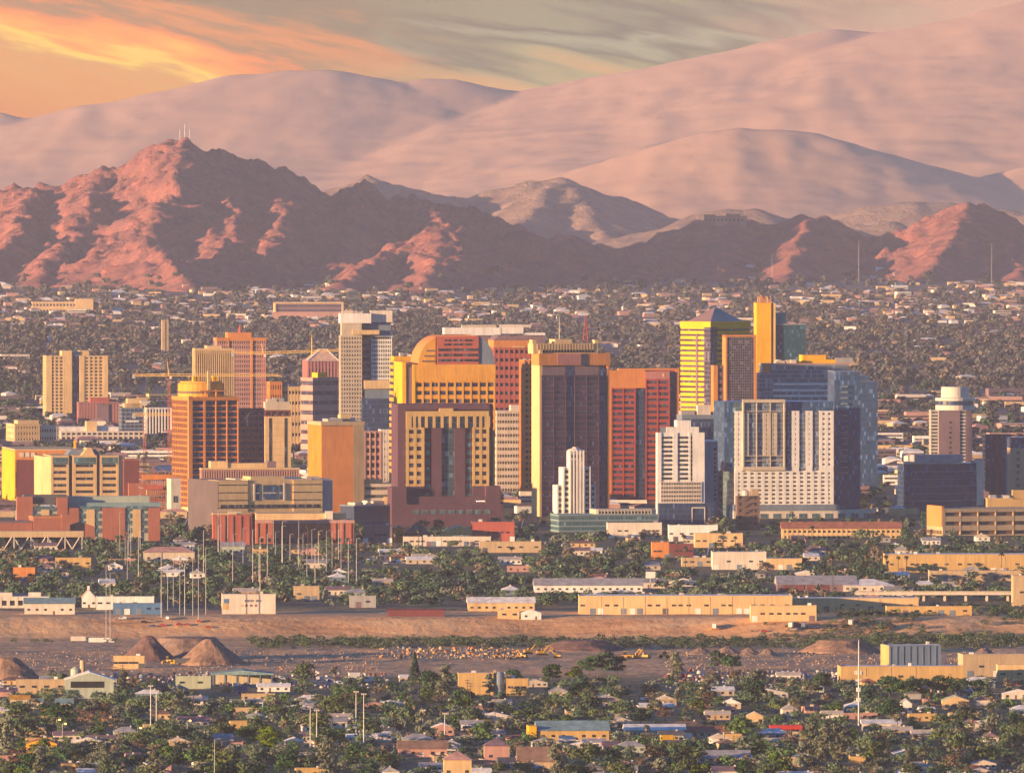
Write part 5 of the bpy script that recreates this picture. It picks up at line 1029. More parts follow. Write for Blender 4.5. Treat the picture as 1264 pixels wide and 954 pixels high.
lowd('teal_roof_house', 'white house with a pale teal roof below the open hangar', 'house', 69, 89, 862, 880, 'gable', 'white', 'teal', 11, n=3); lowd('teal_roof_house', 'small house with a turquoise roof left of the teal roofed white house', 'house', 38, 52, 862, 874, 'gable', 'pale', 'teal', 9, n=2)
lowd('grey_roof_school', 'long grey roofed building at the near edge right of centre', 'building', 862, 926, 926, 942, 'gable', 'pale', 'grey', 16, n=6, roof=.55)
lowd('pink_garden_wall_house', 'pink walled bungalow behind the near lot', 'house', 532, 560, 892, 908, 'gablef', 'pink', 'white', 12, n=3)
lowd('cream_bungalow', 'small cream bungalow with an arched gable front among shrubs', 'house', 923, 942, 878, 894, 'gablef', 'cream', 'beige', 10, n=3); lowd('long_pale_roof', 'long pale flat roofed bungalow row right of the white mast', 'house', 1065, 1112, 888, 902, 'gable', 'pale', 'white', 14, n=6)
lowd('white_gable_house', 'white house with a steep gable beside dark trees right of the white mast', 'house', 1112, 1126, 862, 880, 'gablef', 'white', 'grey', 10, n=3); lowd('lime_gable_house', 'house with a wide pale lime gable roof', 'house', 1164, 1196, 858, 876, 'gablef', 'cream', 'greenish', 12, n=3)
MARKS += [(15, 845, 'the long low tan shed'), (110, 845, 'the open hangar'), (40, 868, 'the turquoise roofed house'), (160, 817, 'the site cabin'), (300, 838, 'the open workshop'), (240, 842, 'the sage walled works'), (588, 845, 'the tan box warehouse'), (640, 848, 'the ochre works'), (705, 902, 'the yellow ended warehouse'), (808, 903, 'the long grey green shed'),
  (1130, 812, 'the blue metal shed'), (1100, 835, 'the long tan hall'), (1235, 822, 'the tan end hall'), (875, 904, 'the red brown roof'), (970, 903, 'the red canopy'), (614, 928, 'the pink two storey house'), (565, 946, 'the tall cream house'), (666, 940, 'the tiled gable house'), (522, 925, 'the long brown roof'), (50, 922, 'the yellow walled house'),
  (78, 872, 'the teal roofed house'), (894, 936, 'the long grey roof'), (546, 900, 'the pink bungalow'), (932, 887, 'the cream bungalow'), (1088, 896, 'the long pale roof'), (1119, 872, 'the white gable house'), (1180, 868, 'the lime gable house'), (1060, 885, 'the white mast'), (365, 915, 'the yellow field'), (386, 900, 'the twin lamp poles'), (445, 895, 'the pale floodlight poles'), (265, 940, 'the near lamp post'), (190, 890, 'the paired tall poles'),
  (410, 885, 'the dark power pole'), (577, 890, 'the leaning power pole'), (848, 868, 'the tall black pole'), (505, 905, 'the concrete lot'), (512, 825, 'the tall conifer'), (245, 930, 'the bright green tree'), (1010, 930, 'the eucalyptus clump'), (745, 820, 'the dark bank trees'), (735, 862, 'the grey fence yard'), (1230, 900, 'the red hatchback corner')]
# ------------------------------------------------------------------ piles, masts, poles
def cone_pile(label, u, vT, vB, u0, u1, c, seed, flat=0.12):
    D = G(vB)-1.0; p = P(u, vB, D); z0 = float(gh(p.x, D-CD)); h = P(0, vT, D).z-z0; s = D/F
    rx = (u1-u0)/2*s; cx = P((u0+u1)/2, vB, D).x; ox = P(u, vB, D).x-cx
    n, k = 40, 14; V = []; 
    for j in range(k+1):
        f = j/k
        for i in range(n):
            a_ = 2*math.pi*i/n; wv = 1+.16*float(perlin(math.cos(a_)*2+seed, math.sin(a_)*2+f*2, seed)); r = (1-f*(1-flat))*rx*wv*(1 if f < .93 else .9)
            V.append((ox*f+r*math.cos(a_), r*math.sin(a_)*.9, h*min(1, f*1.02)+.35*float(perlin(a_*3, f*6, seed+3))-(.8 if j == 0 else 0)))
    V.append((ox, 0, h)); q = MB(); q.v = V
    for j in range(k):
        for i in range(n): m_ = (i+1) % n; q.f.append((j*n+i, j*n+m_, (j+1)*n+m_, (j+1)*n+i)); q.mi.append(0)
    for i in range(n): q.f.append((k*n+i, k*n+(i+1) % n, (k+1)*n)); q.mi.append(0)
    o = q.build('dirt_pile', mat('pile_'+c, dict(tan=(.27, .165, .115), dark=(.17, .10, .09), pink=(.22, .15, .125))[c], .95, .3, .3, bump=.5), None, (cx, D-CD+rx*.5, z0)); tag(o, label, 'dirt pile'); KEEP.append((u0, u1, vT, vB-2, D))
cone_pile('dark brown cone of dug earth at the left of the twin dirt piles', 183, 785, 816, 146, 218, 'dark', 3)
cone_pile('broad flat topped grey earth heap between the two cones', 232, 787, 813, 178, 290, 'pink', 5, .6)
cone_pile('reddish tan cone of earth right of the flat topped heap', 258, 789, 820, 216, 306, 'tan', 8)
cone_pile('low mauve gravel heap beyond the yellow diggers', 720, 791, 803, 664, 770, 'dark', 11, .5)
cone_pile('long red earth heap left of the blue metal shed', 1040, 790, 806, 985, 1088, 'tan', 13, .5)
cone_pile('orange tan earth heap at the left edge of the rubble yard', 8, 812, 838, -30, 52, 'tan', 17, .3)
for i, (u, vt, vb, w) in enumerate(((865, 799, 808, 18), (898, 798, 808, 20), (925, 799, 808, 16), (948, 800, 809, 14), (1215, 800, 812, 22))):
    cone_pile(('small pink rubble cone %s the black pole' % ('left of', 'just right of', 'well right of', 'far right of')[i]) if i < 4 else 'small pale rubble heap right of the blue metal shed', u, vt, vb, u-w, u+w, 'pink', 20+i)
def pole(name, label, cat, u, vT, vB, r, k, kind='post', grp=None, D=None, lt=None):
    D = D or G(vB); p = P(u, vB, D); z0 = float(gh(p.x, D-CD)); h = P(0, vT, D).z-z0
    o = empty(name, (p.x, D-CD, z0))
    if label: tag(o, label, cat, grp)
    else: late(o, lt, cat, grp, u, vB)
    m = steelm(k); MB().tube((0, 0, -.4), (0, 0, h), r, r*.6, 8).build('shaft', m, o)
    if kind == 'power':
        for z, L_ in ((h-.6, 1.4), (h-1.9, 1.2)): MB().box(-L_, L_, -.12, .12, z-.12, z+.12).build('crossarm', m, o)
        q = MB()
        for x in (-1.2, -.5, .5, 1.2): q.tube((x, 0, h-.5), (x, 0, h-.1), .09, n=5)
        q.build('insulator', wm('pale'), o)
    elif kind == 'flood':
        MB().box(-1.3, 1.3, -.15, .15, h-.3, h+.1).build('lamp_bar', m, o)
        for x in (-1, 0, 1): MB().box(x-.35, x+.35, -.45, -.1, h-.5, h+.3).build('floodlight', wm('pale'), o)
    elif kind == 'lamp':
        q = MB(); q.tube((0, 0, h-.1), (2.0, 0, h+.25), .09, .07); q.build('arm', m, o); MB().box(1.6, 2.7, -.2, .2, h+.1, h+.3).build('lamp_head', wm('pale'), o)
    elif kind == 'lit':
        q = MB(); q.tube((0, 0, h-.1), (1.6, 0, h+.2), .09, .07); q.build('arm', m, o); MB().box(1.0, 2.0, -.5, .4, h-.3, h+.35).build('lamp_head', lamp_mat('lamp_sodium', (1, .36, .06), 5.0), o)
    elif kind == 'mono':
        for z in (h*.62, h*.42, h*.30):
            q = MB()
            for i in range(6):
                a_ = i*math.pi/3; w_ = 2.0 if z > h*.5 else 1.1
                q.tube((0, 0, z), (w_*math.cos(a_), w_*math.sin(a_), z), .08, n=4)
            f = q.build('antenna_frame', m, o); q = MB()
            for i in range(6):
                a_ = i*math.pi/3; x, y = w_*math.cos(a_), w_*math.sin(a_); q.box(x-.25, x+.25, y-.25, y+.25, z-1.0, z+1.1)
            q.build('antenna_panel', wh, f)
    return o
pole('mobile_mast', 'tall white phone mast with three rings of antenna panels', 'mast', 1060, 790, 895, .42, 'pole_pale', 'mono')
for u, vt, vb, lb in ((186, 846, 906, 'left one of the paired tall pale poles'), (193, 852, 906, 'right one of the paired tall pale poles')): pole('tall_pole', lb, 'pole', u, vt, vb, .3, 'pole_pale', 'flood', 'paired tall pale poles')
for u, vt, vb, lb in ((383, 872, 928, 'left one of the twin lamp poles on the yellow field'), (391, 876, 926, 'right one of the twin lamp poles on the yellow field'), (439.5, 853, 909, 'left pale floodlight pole before the concrete lot'), (449, 856, 918, 'right pale floodlight pole before the concrete lot'), (522, 876, 912, 'floodlight pole at the left of the concrete lot'), (549, 880, 915, 'floodlight pole in the middle of the concrete lot')): pole('floodlight_pole', lb, 'floodlight pole', u, vt, vb, .28, 'pole_pale', 'flood', 'floodlight poles')
pole('lamp_post', 'grey street lamp post nearest the camera below the bright green tree', 'lamp post', 265, 912, 985, .2, 'pole_grey', 'lamp')
for u, vt, vb, lb in ((410, 832, 918, 'tallest dark wooden power pole left of the pale floodlight poles'), (577, 838, 900, 'dark power pole left of two beside the tan box warehouse'), (581, 842, 890, 'dark power pole right of two beside the tan box warehouse'), (611, 858, 905, 'dark power pole before the ochre works'), (848, 858, 900, 'tall black power pole above the long hedge'), (864, 790, 818, 'dark power pole standing on the rubble yard'), (951, 783, 812, 'tall dark power pole at the far side of the rubble yard'), (343, 815, 845, 'dark power pole right of the open workshop'), (142, 822, 858, 'left of three dark posts right of the open hangar'), (146, 824, 858, 'middle of three dark posts right of the open hangar'), (151, 820, 858, 'right of three dark posts right of the open hangar'), (1247, 872, 925, 'dark power pole near the right edge'), (1230, 855, 902, 'thin dark power pole left of the right edge pole'), (327, 888, 920, 'dark power pole left of the yellow field'), (735, 832, 862, 'dark power pole between the ochre works and the right trees')):
    pole('power_pole', lb, 'power pole', u, vt, vb, .2, 'pole_dark', 'power', 'dark power poles')
for u, vt, vb, lb in ((70, 888, 910, 'left of two lit orange street lamps at lower left'), (77, 893, 916, 'right of two lit orange street lamps at lower left'), (170, 898, 916, 'lit orange street lamp below the paired tall poles'), (231, 889, 912, 'lit orange street lamp left of the bright green tree')): pole('street_lamp', lb, 'street lamp', u, vt, vb, .12, 'pole_pale', 'lit', 'lit orange street lamps')
ORD = ['first', 'second', 'third', 'fourth', 'fifth', 'sixth', 'seventh', 'eighth', 'ninth', 'tenth', 'eleventh', 'twelfth']
tp = [(148, 636, 690), (158.5, 640, 690), (161.5, 645, 690), (173, 648, 692), (199, 688, 764), (207, 690, 764), (214, 685, 764), (222, 690, 764), (228, 690, 764), (238, 672, 764), (245, 676, 764), (254, 680, 764), (131, 690, 778), (136, 700, 778), (312, 648, 730), (321, 660, 734), (330, 655, 728), (348, 652, 706), (358, 655, 708), (368, 658, 704), (374, 655, 702), (385, 654, 704), (393, 660, 706), (403, 655, 712), (421, 640, 715), (430, 668, 730), (440, 668, 730), (300, 648, 700), (288, 655, 690), (340, 650, 700), (410, 660, 705)]
tp += [(RN.uniform(140, 450), 0, RN.choice([690, 700, 708, 716, 728, 734])) for k in range(16)]; tp = [(u, vt or vb-RN.uniform(46, 66), vb) for u, vt, vb in tp]
for i, (u, vt, vb) in enumerate(tp):
    late(pole('light_mast', 'x', 'light mast', u, vt+RN.uniform(-5, 8), vb+RN.uniform(-6, 3) if vb < 763 else vb-RN.uniform(0, 14), .21, RN.choice(['pole_pale', 'pole_grey', 'pole_grey']), 'lamp', 'tall pale light masts before downtown'), 'tall thin pale light mast', 'light mast', 'tall pale light masts before downtown', u, vb)
del USED['x']
MARKS += [(307, 752, 'the white sign hall'), (109, 748, 'the chapel'), (170, 752, 'the blue bank shed'), (108, 660, 'the teal roofed hall'), (285, 672, 'the red brick hall'), (375, 672, 'the arena hall'), (610, 666, 'the brick station'), (515, 666, 'the pyramid roofed pavilion'), (725, 728, 'the white strip building'), (850, 757, 'the bank warehouse'), (1009, 728, 'the red panelled building'), (1180, 706, 'the very long yellow warehouse'),
  (912, 702, 'the stepped white store'), (815, 690, 'the bright orange house'), (785, 664, 'the long pale shop row'), (1040, 662, 'the tiled roof hall'), (1205, 660, 'the tan parking deck'), (515, 757, 'the brown freight wagon'), (620, 752, 'the cream yard office'), (208, 694, 'the pale house'), (710, 655, 'the glass terrace'), (90, 700, 'the ochre house'), (60, 756, 'the teal roofed shed'), (802, 722, 'the billboard'), (1072, 728, 'the curved roof hall'), (970, 760, 'the dock shed'), (1150, 758, 'the ochre dock shed')]
# summit masts on the hills and the hilltop mansion
for i, (u, vt, vb, lb) in enumerate(((222, 160, 172, 'left of three thin masts on the highest summit'), (228, 154, 172, 'tallest of three thin masts on the highest summit'), (234, 160, 174, 'right of three thin masts on the highest summit'))):
    o = pole('summit_mast', lb, 'mast', u, vt, vb, .8, 'pole_pale', 'post', 'masts on the summit', D=28600)
for u, vt, vb, lb in ((953, 312, 336, 'thin radio mast before the double topped right hill'), (1060, 296, 320, 'thin radio mast in the gap left of the pointed right hill'), (1224, 300, 326, 'thin radio mast on the right flank of the pointed hill')):
    D = 27900; p = P(u, vb, D); o = empty('radio_mast', (p.x, D-CD, mh(p.x, D-CD, 'right')-1)); tag(o, lb, 'mast', 'radio masts on the right hills'); MB().tube((0, 0, 0), (0, 0, P(0, vt, D).z-mh(p.x, D-CD, 'right')), .32, .2, 5).build('shaft', steelm('pole_pale'), o); 
D = 29070; p = P(890, 272, D); o = empty('hilltop_mansion', (p.x, D-CD-20, p.z-4)); tag(o, 'rose walled mansion of stepped blocks on top of the right hill', 'mansion')
for i, (x0, x1, h) in enumerate(((-34, -12, 14), (-13, 12, 11), (11, 38, 15), (36, 52, 10))): MB().box(x0, x1, 0+i*.2, 22, -12, h).build('wall', wm(['rose', 'pink', 'rose', 'pink'][i]), o); MB().box(x0-1, x1+1, -1, 23, h, h+1.5).build('roof', rm('terracotta'), o)
for k in range(10): MB().box(-31+8*k, -28+8*k, -.6, 1.2, 3, 7).build('window', GL_DARK(), o)
# ------------------------------------------------------------------ vehicles
def car_proto(col, kind='car'):
    o = empty('parked_car' if kind == 'car' else 'parked_van', (0, 0, 0)); m = mat('paint_'+col, dict(white=(.75, .74, .72), silver=(.42, .43, .45), dark=(.03, .03, .035), red=(.45, .03, .025), blue=(.04, .10, .28), tan=(.42, .33, .22), yellow=(.75, .42, .03))[col], .35, .05, 1, spec=.5)
    if kind == 'car': pr = [(-2.2, .35), (2.2, .35), (2.25, .8), (1.3, .95), (.7, 1.42), (-1.1, 1.45), (-1.8, 1.0), (-2.25, .9)]; gz = [(1.15, .98), (.66, 1.36), (-1.05, 1.38), (-1.65, 1.0)]; hw = .88
    else: pr = [(-2.6, .4), (2.6, .4), (2.65, 1.1), (2.2, 1.25), (1.6, 2.05), (-2.55, 2.1), (-2.65, .9)]; gz = [(2.0, 1.28), (1.55, 1.9), (-.2, 1.92), (-.2, 1.28)]; hw = .98
    MB().prism(pr, 1, -hw, hw).build('body', m, o); MB().prism(gz, 1, -hw-.02, hw+.02).build('window', GL_DARK(), o)
    for x in (-1.4, 1.4):
        for y in (-hw+.05, hw-.05): q = MB(); q.tube((x, y-.12, .33), (x, y+.12, .33), .33, n=10); q.build('wheel', wm('black'), o)
    return o
def copy_thing(o, loc, rz):
    c = o.copy(); COL.objects.link(c); c.location = loc; c.rotation_euler = (0, 0, rz)
    for ch in o.children:
        d = ch.copy(); COL.objects.link(d); d.parent = c
        for g2 in ch.children: e = g2.copy(); COL.objects.link(e); e.parent = d
    return c
def drop(o):
    for ch in list(o.children):
        for g2 in list(ch.children): bpy.data.objects.remove(g2)
        bpy.data.objects.remove(ch)
    bpy.data.objects.remove(o)
cars = {}
for c_ in ('white', 'silver', 'dark', 'red', 'blue', 'tan'): cars[c_, 'car'] = car_proto(c_); 
for c_ in ('white', 'silver', 'blue'): cars[c_, 'van'] = car_proto(c_, 'van')
rc = random.Random(5)
spots = []
KEEP += [(425, 535, 685, 698, G(699)), (855, 955, 684, 697, G(698)), (203, 236, 652, 692, G(693)), (150, 262, 757, 765, G(766)), (466, 600, 906, 915, G(918)), (300, 420, 835, 847, G(849))]
def lot(u0, u1, v0, v1, n):
    for i in range(n): spots.append((rc.uniform(u0, u1), rc.uniform(v0, v1)))
lot(468, 600, 909, 914, 9); lot(305, 420, 838, 846, 14); lot(955, 1040, 838, 846, 9); lot(890, 960, 842, 850, 10); lot(760, 850, 912, 920, 9); lot(420, 530, 688, 696, 12); lot(850, 960, 686, 694, 8); lot(0, 60, 843, 856, 9); lot(150, 260, 760, 763, 10); lot(930, 1010, 763.5, 764.5, 8); lot(20, 1250, 865, 869, 14); lot(20, 1250, 903, 908, 14); lot(600, 700, 672, 680, 8); lot(205, 232, 655, 690, 8); lot(430, 530, 685, 697, 22); lot(855, 955, 684, 696, 16); lot(207, 233, 655, 690, 10); lot(700, 760, 855, 866, 8); lot(1180, 1260, 838, 850, 8)
for i, (u, v) in enumerate(spots):
    k = rc.choice(list(cars)); p = gp(u, v)
    o = copy_thing(cars[k], (p.x, p.y, p.z+.1), rc.choice([0, 0, 1.57, .14, 3.14])+rc.uniform(-.1, .1))
    late(o, f'parked {k[0]} {k[1]}', 'car' if k[1] == 'car' else 'van', 'parked vehicles', u, v)
for o in cars.values(): drop(o)
def truck(label, u, v, c, cab, L_=13, rz=0.0, cat='truck', grp=None):
    p = gp(u, v); o = empty('box_truck', (p.x, p.y, p.z), rz); tag(o, label, cat, grp)
    MB().box(-L_/2, L_/2-2.6, -1.25, 1.25, 1.0, 3.9).build('cargo_box', wm(c), o); MB().prism([(L_/2-2.5, .5), (L_/2, .5), (L_/2, 1.8), (L_/2-.6, 3.0), (L_/2-2.5, 3.1)], 1, -1.15, 1.15).build('cab', wm(cab), o); MB().prism([(L_/2-.05, 1.85), (L_/2+.02, 1.9), (L_/2-.5, 2.9), (L_/2-1.6, 2.9), (L_/2-1.6, 1.85)], 1, -1.18, 1.18).build('window', GL_DARK(), o)
    for x in (-L_/2+1.2, -L_/2+2.4, L_/2-1.3):
        for y in (-1.1, 1.1): q = MB(); q.tube((x, y-.15, .5), (x, y+.15, .5), .5, n=10); q.build('wheel', wm('black'), o)
for u, v, c, cb, L_, rz, lb in ((125, 771, 'white', 'white', 16, .03, 'long white lorry at the left end of the far bank'), (99, 769, 'pale', 'bluew', 12, .05, 'pale lorry with a blue cab left of the long white lorry'), (882, 763.2, 'white', 'white', 11, 1.5, 'white box truck left of the dock shed'), (977, 764, 'white', 'pale', 11, 1.4, 'white box truck backed to the dock shed'), (992, 764, 'steel', 'white', 11, 1.5, 'grey box truck right of the white dock truck'), (1050, 763.6, 'white', 'white', 12, 1.5, 'white box truck right of the dock shed'), (848, 914, 'white', 'bluew', 10, .3, 'white box truck with a blue cab right of the long grey green shed'),
  (826, 916, 'yellow', 'yellow', 9, .2, 'yellow truck right of two at the grey green shed'), (802, 914, 'ochre', 'yellow', 9, .1, 'ochre yellow truck left of two at the grey green shed'), (1214, 898, 'white', 'red', 10, 0.1, 'white box truck with a red cab near the right edge'), (222, 820, 'darkgrey', 'yellow', 11, 3.1, 'dark tipper truck parked at the foot of the twin piles'), (455, 843, 'white', 'white', 10, .5, 'white lorry left of the tall conifer'), (440, 838, 'white', 'pale', 9, .2, 'small white lorry well left of the tall conifer'), (702, 917, 'white', 'white', 10, .1, 'white box truck parked before the yellow ended warehouse')):
    truck(lb, u, v, c, cb, L_, rz)
def digger(label, u, v, s=1.0, rz=0.0, c='dig'):
    p = gp(u, v); o = empty('excavator', (p.x, p.y, p.z), rz); o.scale = (s, s, s); tag(o, label, 'digger', 'yellow diggers on the yard')
    y = mat('digger_yellow', (.50, .27, .05), .55, .2, .8); k = wm('black')
    for sy in (-1.1, 1.1): MB().prism([(-2.2, .2), (-1.8, 0), (1.8, 0), (2.2, .3), (2.1, .9), (-2.1, .9)], 1, sy-.35, sy+.35).build('track', k, o)
    MB().prism([(-2.3, 1.0), (1.5, 1.0), (1.5, 1.9), (-2.0, 2.2), (-2.4, 1.8)], 1, -1.3, 1.3).build('body', y, o); cb_ = MB().prism([(.1, 1.9), (1.5, 1.9), (1.4, 3.2), (.2, 3.2)], 1, .2, 1.25).build('cab', y, o); MB().prism([(.3, 2.2), (1.53, 2.2), (1.45, 3.0), (.35, 3.0)], 1, .17, 1.28).build('window', GL_DARK(), cb_)
    q = MB(); q.tube((1.2, -.3, 1.8), (4.0, -.3, 5.0), .38, .32); bo = q.build('boom', y, o); q = MB(); q.tube((4.0, -.3, 5.0), (6.4, -.3, 2.6), .3, .22); st_ = q.build('stick', y, bo); MB().prism([(6.0, 2.6), (6.9, 2.5), (6.6, 1.3), (5.6, 1.5)], 1, -.9, .3).build('bucket', k, bo)
def loader(label, u, v, s=1.0, rz=0.0):
    p = gp(u, v); o = empty('wheel_loader', (p.x, p.y, p.z), rz); o.scale = (s, s, s); tag(o, label, 'loader', 'yellow loaders on the yard'); y = mat('digger_yellow', (.50, .27, .05), .55, .2, .8)
    for x in (-1.6, 1.6):
        for yy in (-1.1, 1.1): q = MB(); q.tube((x, yy-.3, .8), (x, yy+.3, .8), .8, n=12); q.build('wheel', wm('black'), o)
    MB().prism([(-2.9, .9), (.6, .9), (.6, 1.9), (-2.8, 2.0)], 1, -1.0, 1.0).build('body', y, o); MB().box(-.6, 1.0, -.8, .8, 1.9, 3.4).build('cab', GL_DARK(), o); MB().box(-.7, 1.1, -.9, .9, 3.4, 3.6).build('cab_roof', y, o)
    q = MB(); q.tube((.8, -.7, 1.8), (3.2, -.7, 1.0), .25); q.tube((.8, .7, 1.8), (3.2, .7, 1.0), .25); q.build('lift_arm', y, o); MB().prism([(3.0, .1), (4.3, .1), (4.4, .4), (3.4, .9), (3.3, 1.5), (3.0, 1.4)], 1, -1.4, 1.4).build('bucket', y, o)
for i, (u, v, s, rz, lb) in enumerate(((652, 807, 1.15, .4, 'yellow digger with raised arm left of the white rubble hopper'), (646, 811, 1.0, 2.6, 'small yellow digger just before the left raised arm digger'), (668, 809, 1.2, .2, 'yellow digger just right of the raised arm digger'), (688, 812, 1.0, 2.9, 'yellow digger facing left at the right of the row'), (785, 812, 1.15, .5, 'large orange yellow digger beside the dark bank trees'), (797, 812, 1.15, 2.5, 'large orange yellow digger right of the dark bank trees'))): digger(lb, u, v, s, rz)
for i, (u, v, s, rz, lb) in enumerate(((615, 812, 1.1, .2, 'yellow wheel loader at the left end of the digger row'), (635, 813, 1.2, 3.0, 'yellow wheel loader second in the digger row'), (208, 818, 1.1, 2.4, 'yellow wheel loader at the foot of the twin piles'), (820, 812, 1.3, .1, 'orange wheel loader right of the large diggers'), (772, 813, 1.3, 3.0, 'orange wheel loader left of the large diggers'))): loader(lb, u, v, s, rz)
# scrap heaps of rusty iron: too many bits to count
def heap(name, u0, u1, v0, v1, n, cols, smin, smax, seed, lift=1.2):
    r = np.random.default_rng(seed); u = r.uniform(u0, u1, n); v = r.uniform(v0, v1, n); V = []; Qs = []; mi = []
    for i in range(n):
        p = gp(u[i], v[i]); s = r.uniform(smin, smax); sx, sy, sz = s*r.uniform(.5, 1.6), s*r.uniform(.5, 1.3), s*r.uniform(.3, .9); a_ = r.uniform(0, 3.14); ca, sa = math.cos(a_), math.sin(a_); t_ = r.uniform(-.3, .3); zb_ = p.z+r.uniform(0, lift)
        n0 = len(V)
        for z_ in (0, 1):
            for x_, y_ in ((-1, -1), (1, -1), (1, 1), (-1, 1)):
                X_, Y_ = x_*sx/2*(1-.25*z_), y_*sy/2*(1-.2*z_); V.append((p.x+X_*ca-Y_*sa, p.y+X_*sa+Y_*ca, zb_+z_*sz+X_*t_))
        for f in ((4, 5, 6, 7), (0, 1, 5, 4), (1, 2, 6, 5), (2, 3, 7, 6), (3, 0, 4, 7)): Qs.append([n0+k for k in f]); mi.append(i % len(cols))
    o = link(name, np_mesh(name, np.array(V), np.array(Qs), cols, np.array(mi))); o['kind'] = 'stuff'
heap('scrap_heap_debris', 470, 640, 803, 815, 300, [wm('tan'), wm('orange'), wm('brown'), wm('ochre'), wm('steel')], .6, 1.9, 3, 2.0)
heap('rubble', -10, 470, 804, 830, 900, [mat('rubble_a', (.36, .225, .14)), mat('rubble_b', (.32, .18, .11)), mat('rubble_c', (.38, .25, .17))], .3, 1.1, 4, .3)
heap('rubble', 820, 1290, 804, 830, 900, [mat('rubble_a', (.36, .225, .14)), mat('rubble_b', (.32, .18, .11)), mat('rubble_c', (.38, .25, .17))], .3, 1.2, 6, .4)
heap('yard_debris', 820, 1060, 830, 850, 420, [wm('pale'), wm('steel'), wm('maroon'), wm('mauve'), wm('beige'), wm('brown')], .8, 2.6, 8, 1.0)
heap('yard_debris', 100, 480, 832, 850, 320, [wm('pale'), wm('steel'), wm('maroon'), wm('mauve'), wm('beige'), wm('brown')], .8, 2.4, 9, 1.0)
# ------------------------------------------------------------------ houses of the near neighbourhood
def house_proto(wc, rcl, st, W_, d, h, roof):
    o = empty('house', (0, 0, 0)); w_, r_ = wm(wc), rm(rcl); e = h*(1-roof); q = MB(); o_ = .6
    wl = MB().box(-W_/2, W_/2, -d/2, d/2, -.6, e)
    if st == 'gable': q.prism([(-d/2-o_, e), (d/2+o_, e), (0, h)], 0, -W_/2-o_, W_/2+o_)
    elif st == 'gablef': q.prism([(-W_/2-o_, e+.02), (W_/2+o_, e+.02), (0, h+.3)], 1, -d/2+.3, d/2+o_); wl.prism([(-W_/2, e-.05), (W_/2, e-.05), (0, h)], 1, -d/2+.02, -d/2+.3)
    elif st == 'hip':
        B = [(-W_/2-o_, -d/2-o_, e), (W_/2+o_, -d/2-o_, e), (W_/2+o_, d/2+o_, e), (-W_/2-o_, d/2+o_, e)]; k = (W_-d)/2; T = [(-k, 0, h), (k, 0, h)]
        q.quad([B[0], B[1], T[1], T[0]]); q.quad([B[1], B[2], T[1]]); q.quad([B[2], B[3], T[0], T[1]]); q.quad([B[3], B[0], T[0]]); q.quad(B[::-1])
    else: q.box(-W_/2+.3, W_/2-.3, -d/2+.3, d/2-.3, e-.3, e+.05); wl.box(-W_/2-.1, W_/2+.1, -d/2-.1, -d/2+.25, e, e+.5)
    wl.build('wall', w_, o); q.build('roof', r_, o)
    for k in range(4):
        x = -W_/2+W_*(k+.5)/4
        if k == 1: MB().box(x-.5, x+.5, -d/2-.08, -d/2+.2, -.1, 2.0).build('door', wm('brown'), o)
        else: MB().box(x-.8, x+.8, -d/2-.07, -d/2+.2, e*.36, e*.36+1.1).build('window', GL_HOUSE(), o)
    for y in (-d/5, d/5): MB().box(-W_/2-.07, -W_/2+.2, y-.7, y+.7, e*.36, e*.36+1.1).build('window', GL_HOUSE(), o)
    if st != 'flat': MB().box(W_*.2, W_*.2+.9, -.4, .5, e, h+.5).build('chimney', wm('pale'), o)
    else: MB().box(W_*.2, W_*.2+1.6, -.8, .8, e, e+1.1).build('roof_unit', wm('pale'), o)
    return o
hr = random.Random(31); protos = []
looks = [('white', 'grey'), ('cream', 'brown'), ('beige', 'grey'), ('pink', 'terracotta'), ('tan', 'beige'), ('white', 'white'), ('pale', 'white'), ('ochre', 'brown'), ('grey', 'darkgrey'), ('sage', 'grey'), ('pale', 'mauve'), ('tan', 'roofbrown'), ('beige', 'white'), ('cream', 'terracotta'), ('pink', 'mauve'), ('white', 'beige'), ('pale', 'roofgrey'), ('bluegrey', 'white')]
CN = dict(pale='off white', greenish='olive', roofbrown='dark brown', roofgrey='slate', darkgrey='charcoal', bluegrey='blue grey', terracotta='rust red', beige='sand')
for i, (wc, rcl) in enumerate(looks):
    st = ['gable', 'hip', 'gablef', 'flat'][i % 4] if i % 5 else 'gable'
    protos.append((house_proto(wc, rcl, st, hr.uniform(12, 19), hr.uniform(8.5, 11.5), hr.uniform(4.2, 5.6), .42 if st != 'flat' else .25), f"{CN.get(wc, wc)} house, {CN.get(rcl, rcl)} {dict(gable='gable', gablef='gable', hip='hipped', flat='flat')[st]} roof"))
placed = []; tries = 0
def clash(x, y, r):
    return any(a_-r < x < b_+r and c_-r < y < d_+r for a_, b_, c_, d_ in FOOT)
while len(placed) < 190 and tries < 9000:
    tries += 1; u = hr.uniform(-15, 1280); v = 838+(hr.random()**.8)*132; p = gp(u, v)
    if p.y > -3230 or clash(p.x, p.y, 12) or any(abs(p.x-a_) < 19 and abs(p.y-b_) < 17 for a_, b_ in placed): continue
    vt = v-5*F/G(v)
    if any(k[0]-12 < u < k[1]+12 and k[4] > G(v) and vt < k[3] and v > k[2] for k in KEEP[:0]): continue
    if min(abs(v-905.5), abs(v-867), abs(v-933)) < 2.2: continue
    placed.append((p.x, p.y)); o, nm = hr.choice(protos)
    c = copy_thing(o, (p.x, p.y, p.z), R(4)+hr.choice([0, 0, 0, R(90), R(-90)])+hr.uniform(-.06, .06)); s = hr.uniform(.75, 1.08); c.scale = (s, s, hr.uniform(.9, 1.15))
    late(c, nm, 'house', 'houses of the near neighbourhood', u, v); FOOT.append((p.x-9, p.x+9, p.y-7, p.y+6))
    if hr.random() < .6: KEEP.append((u-10, u+10, v-10, v-4, G(v)))
nm_ = 0
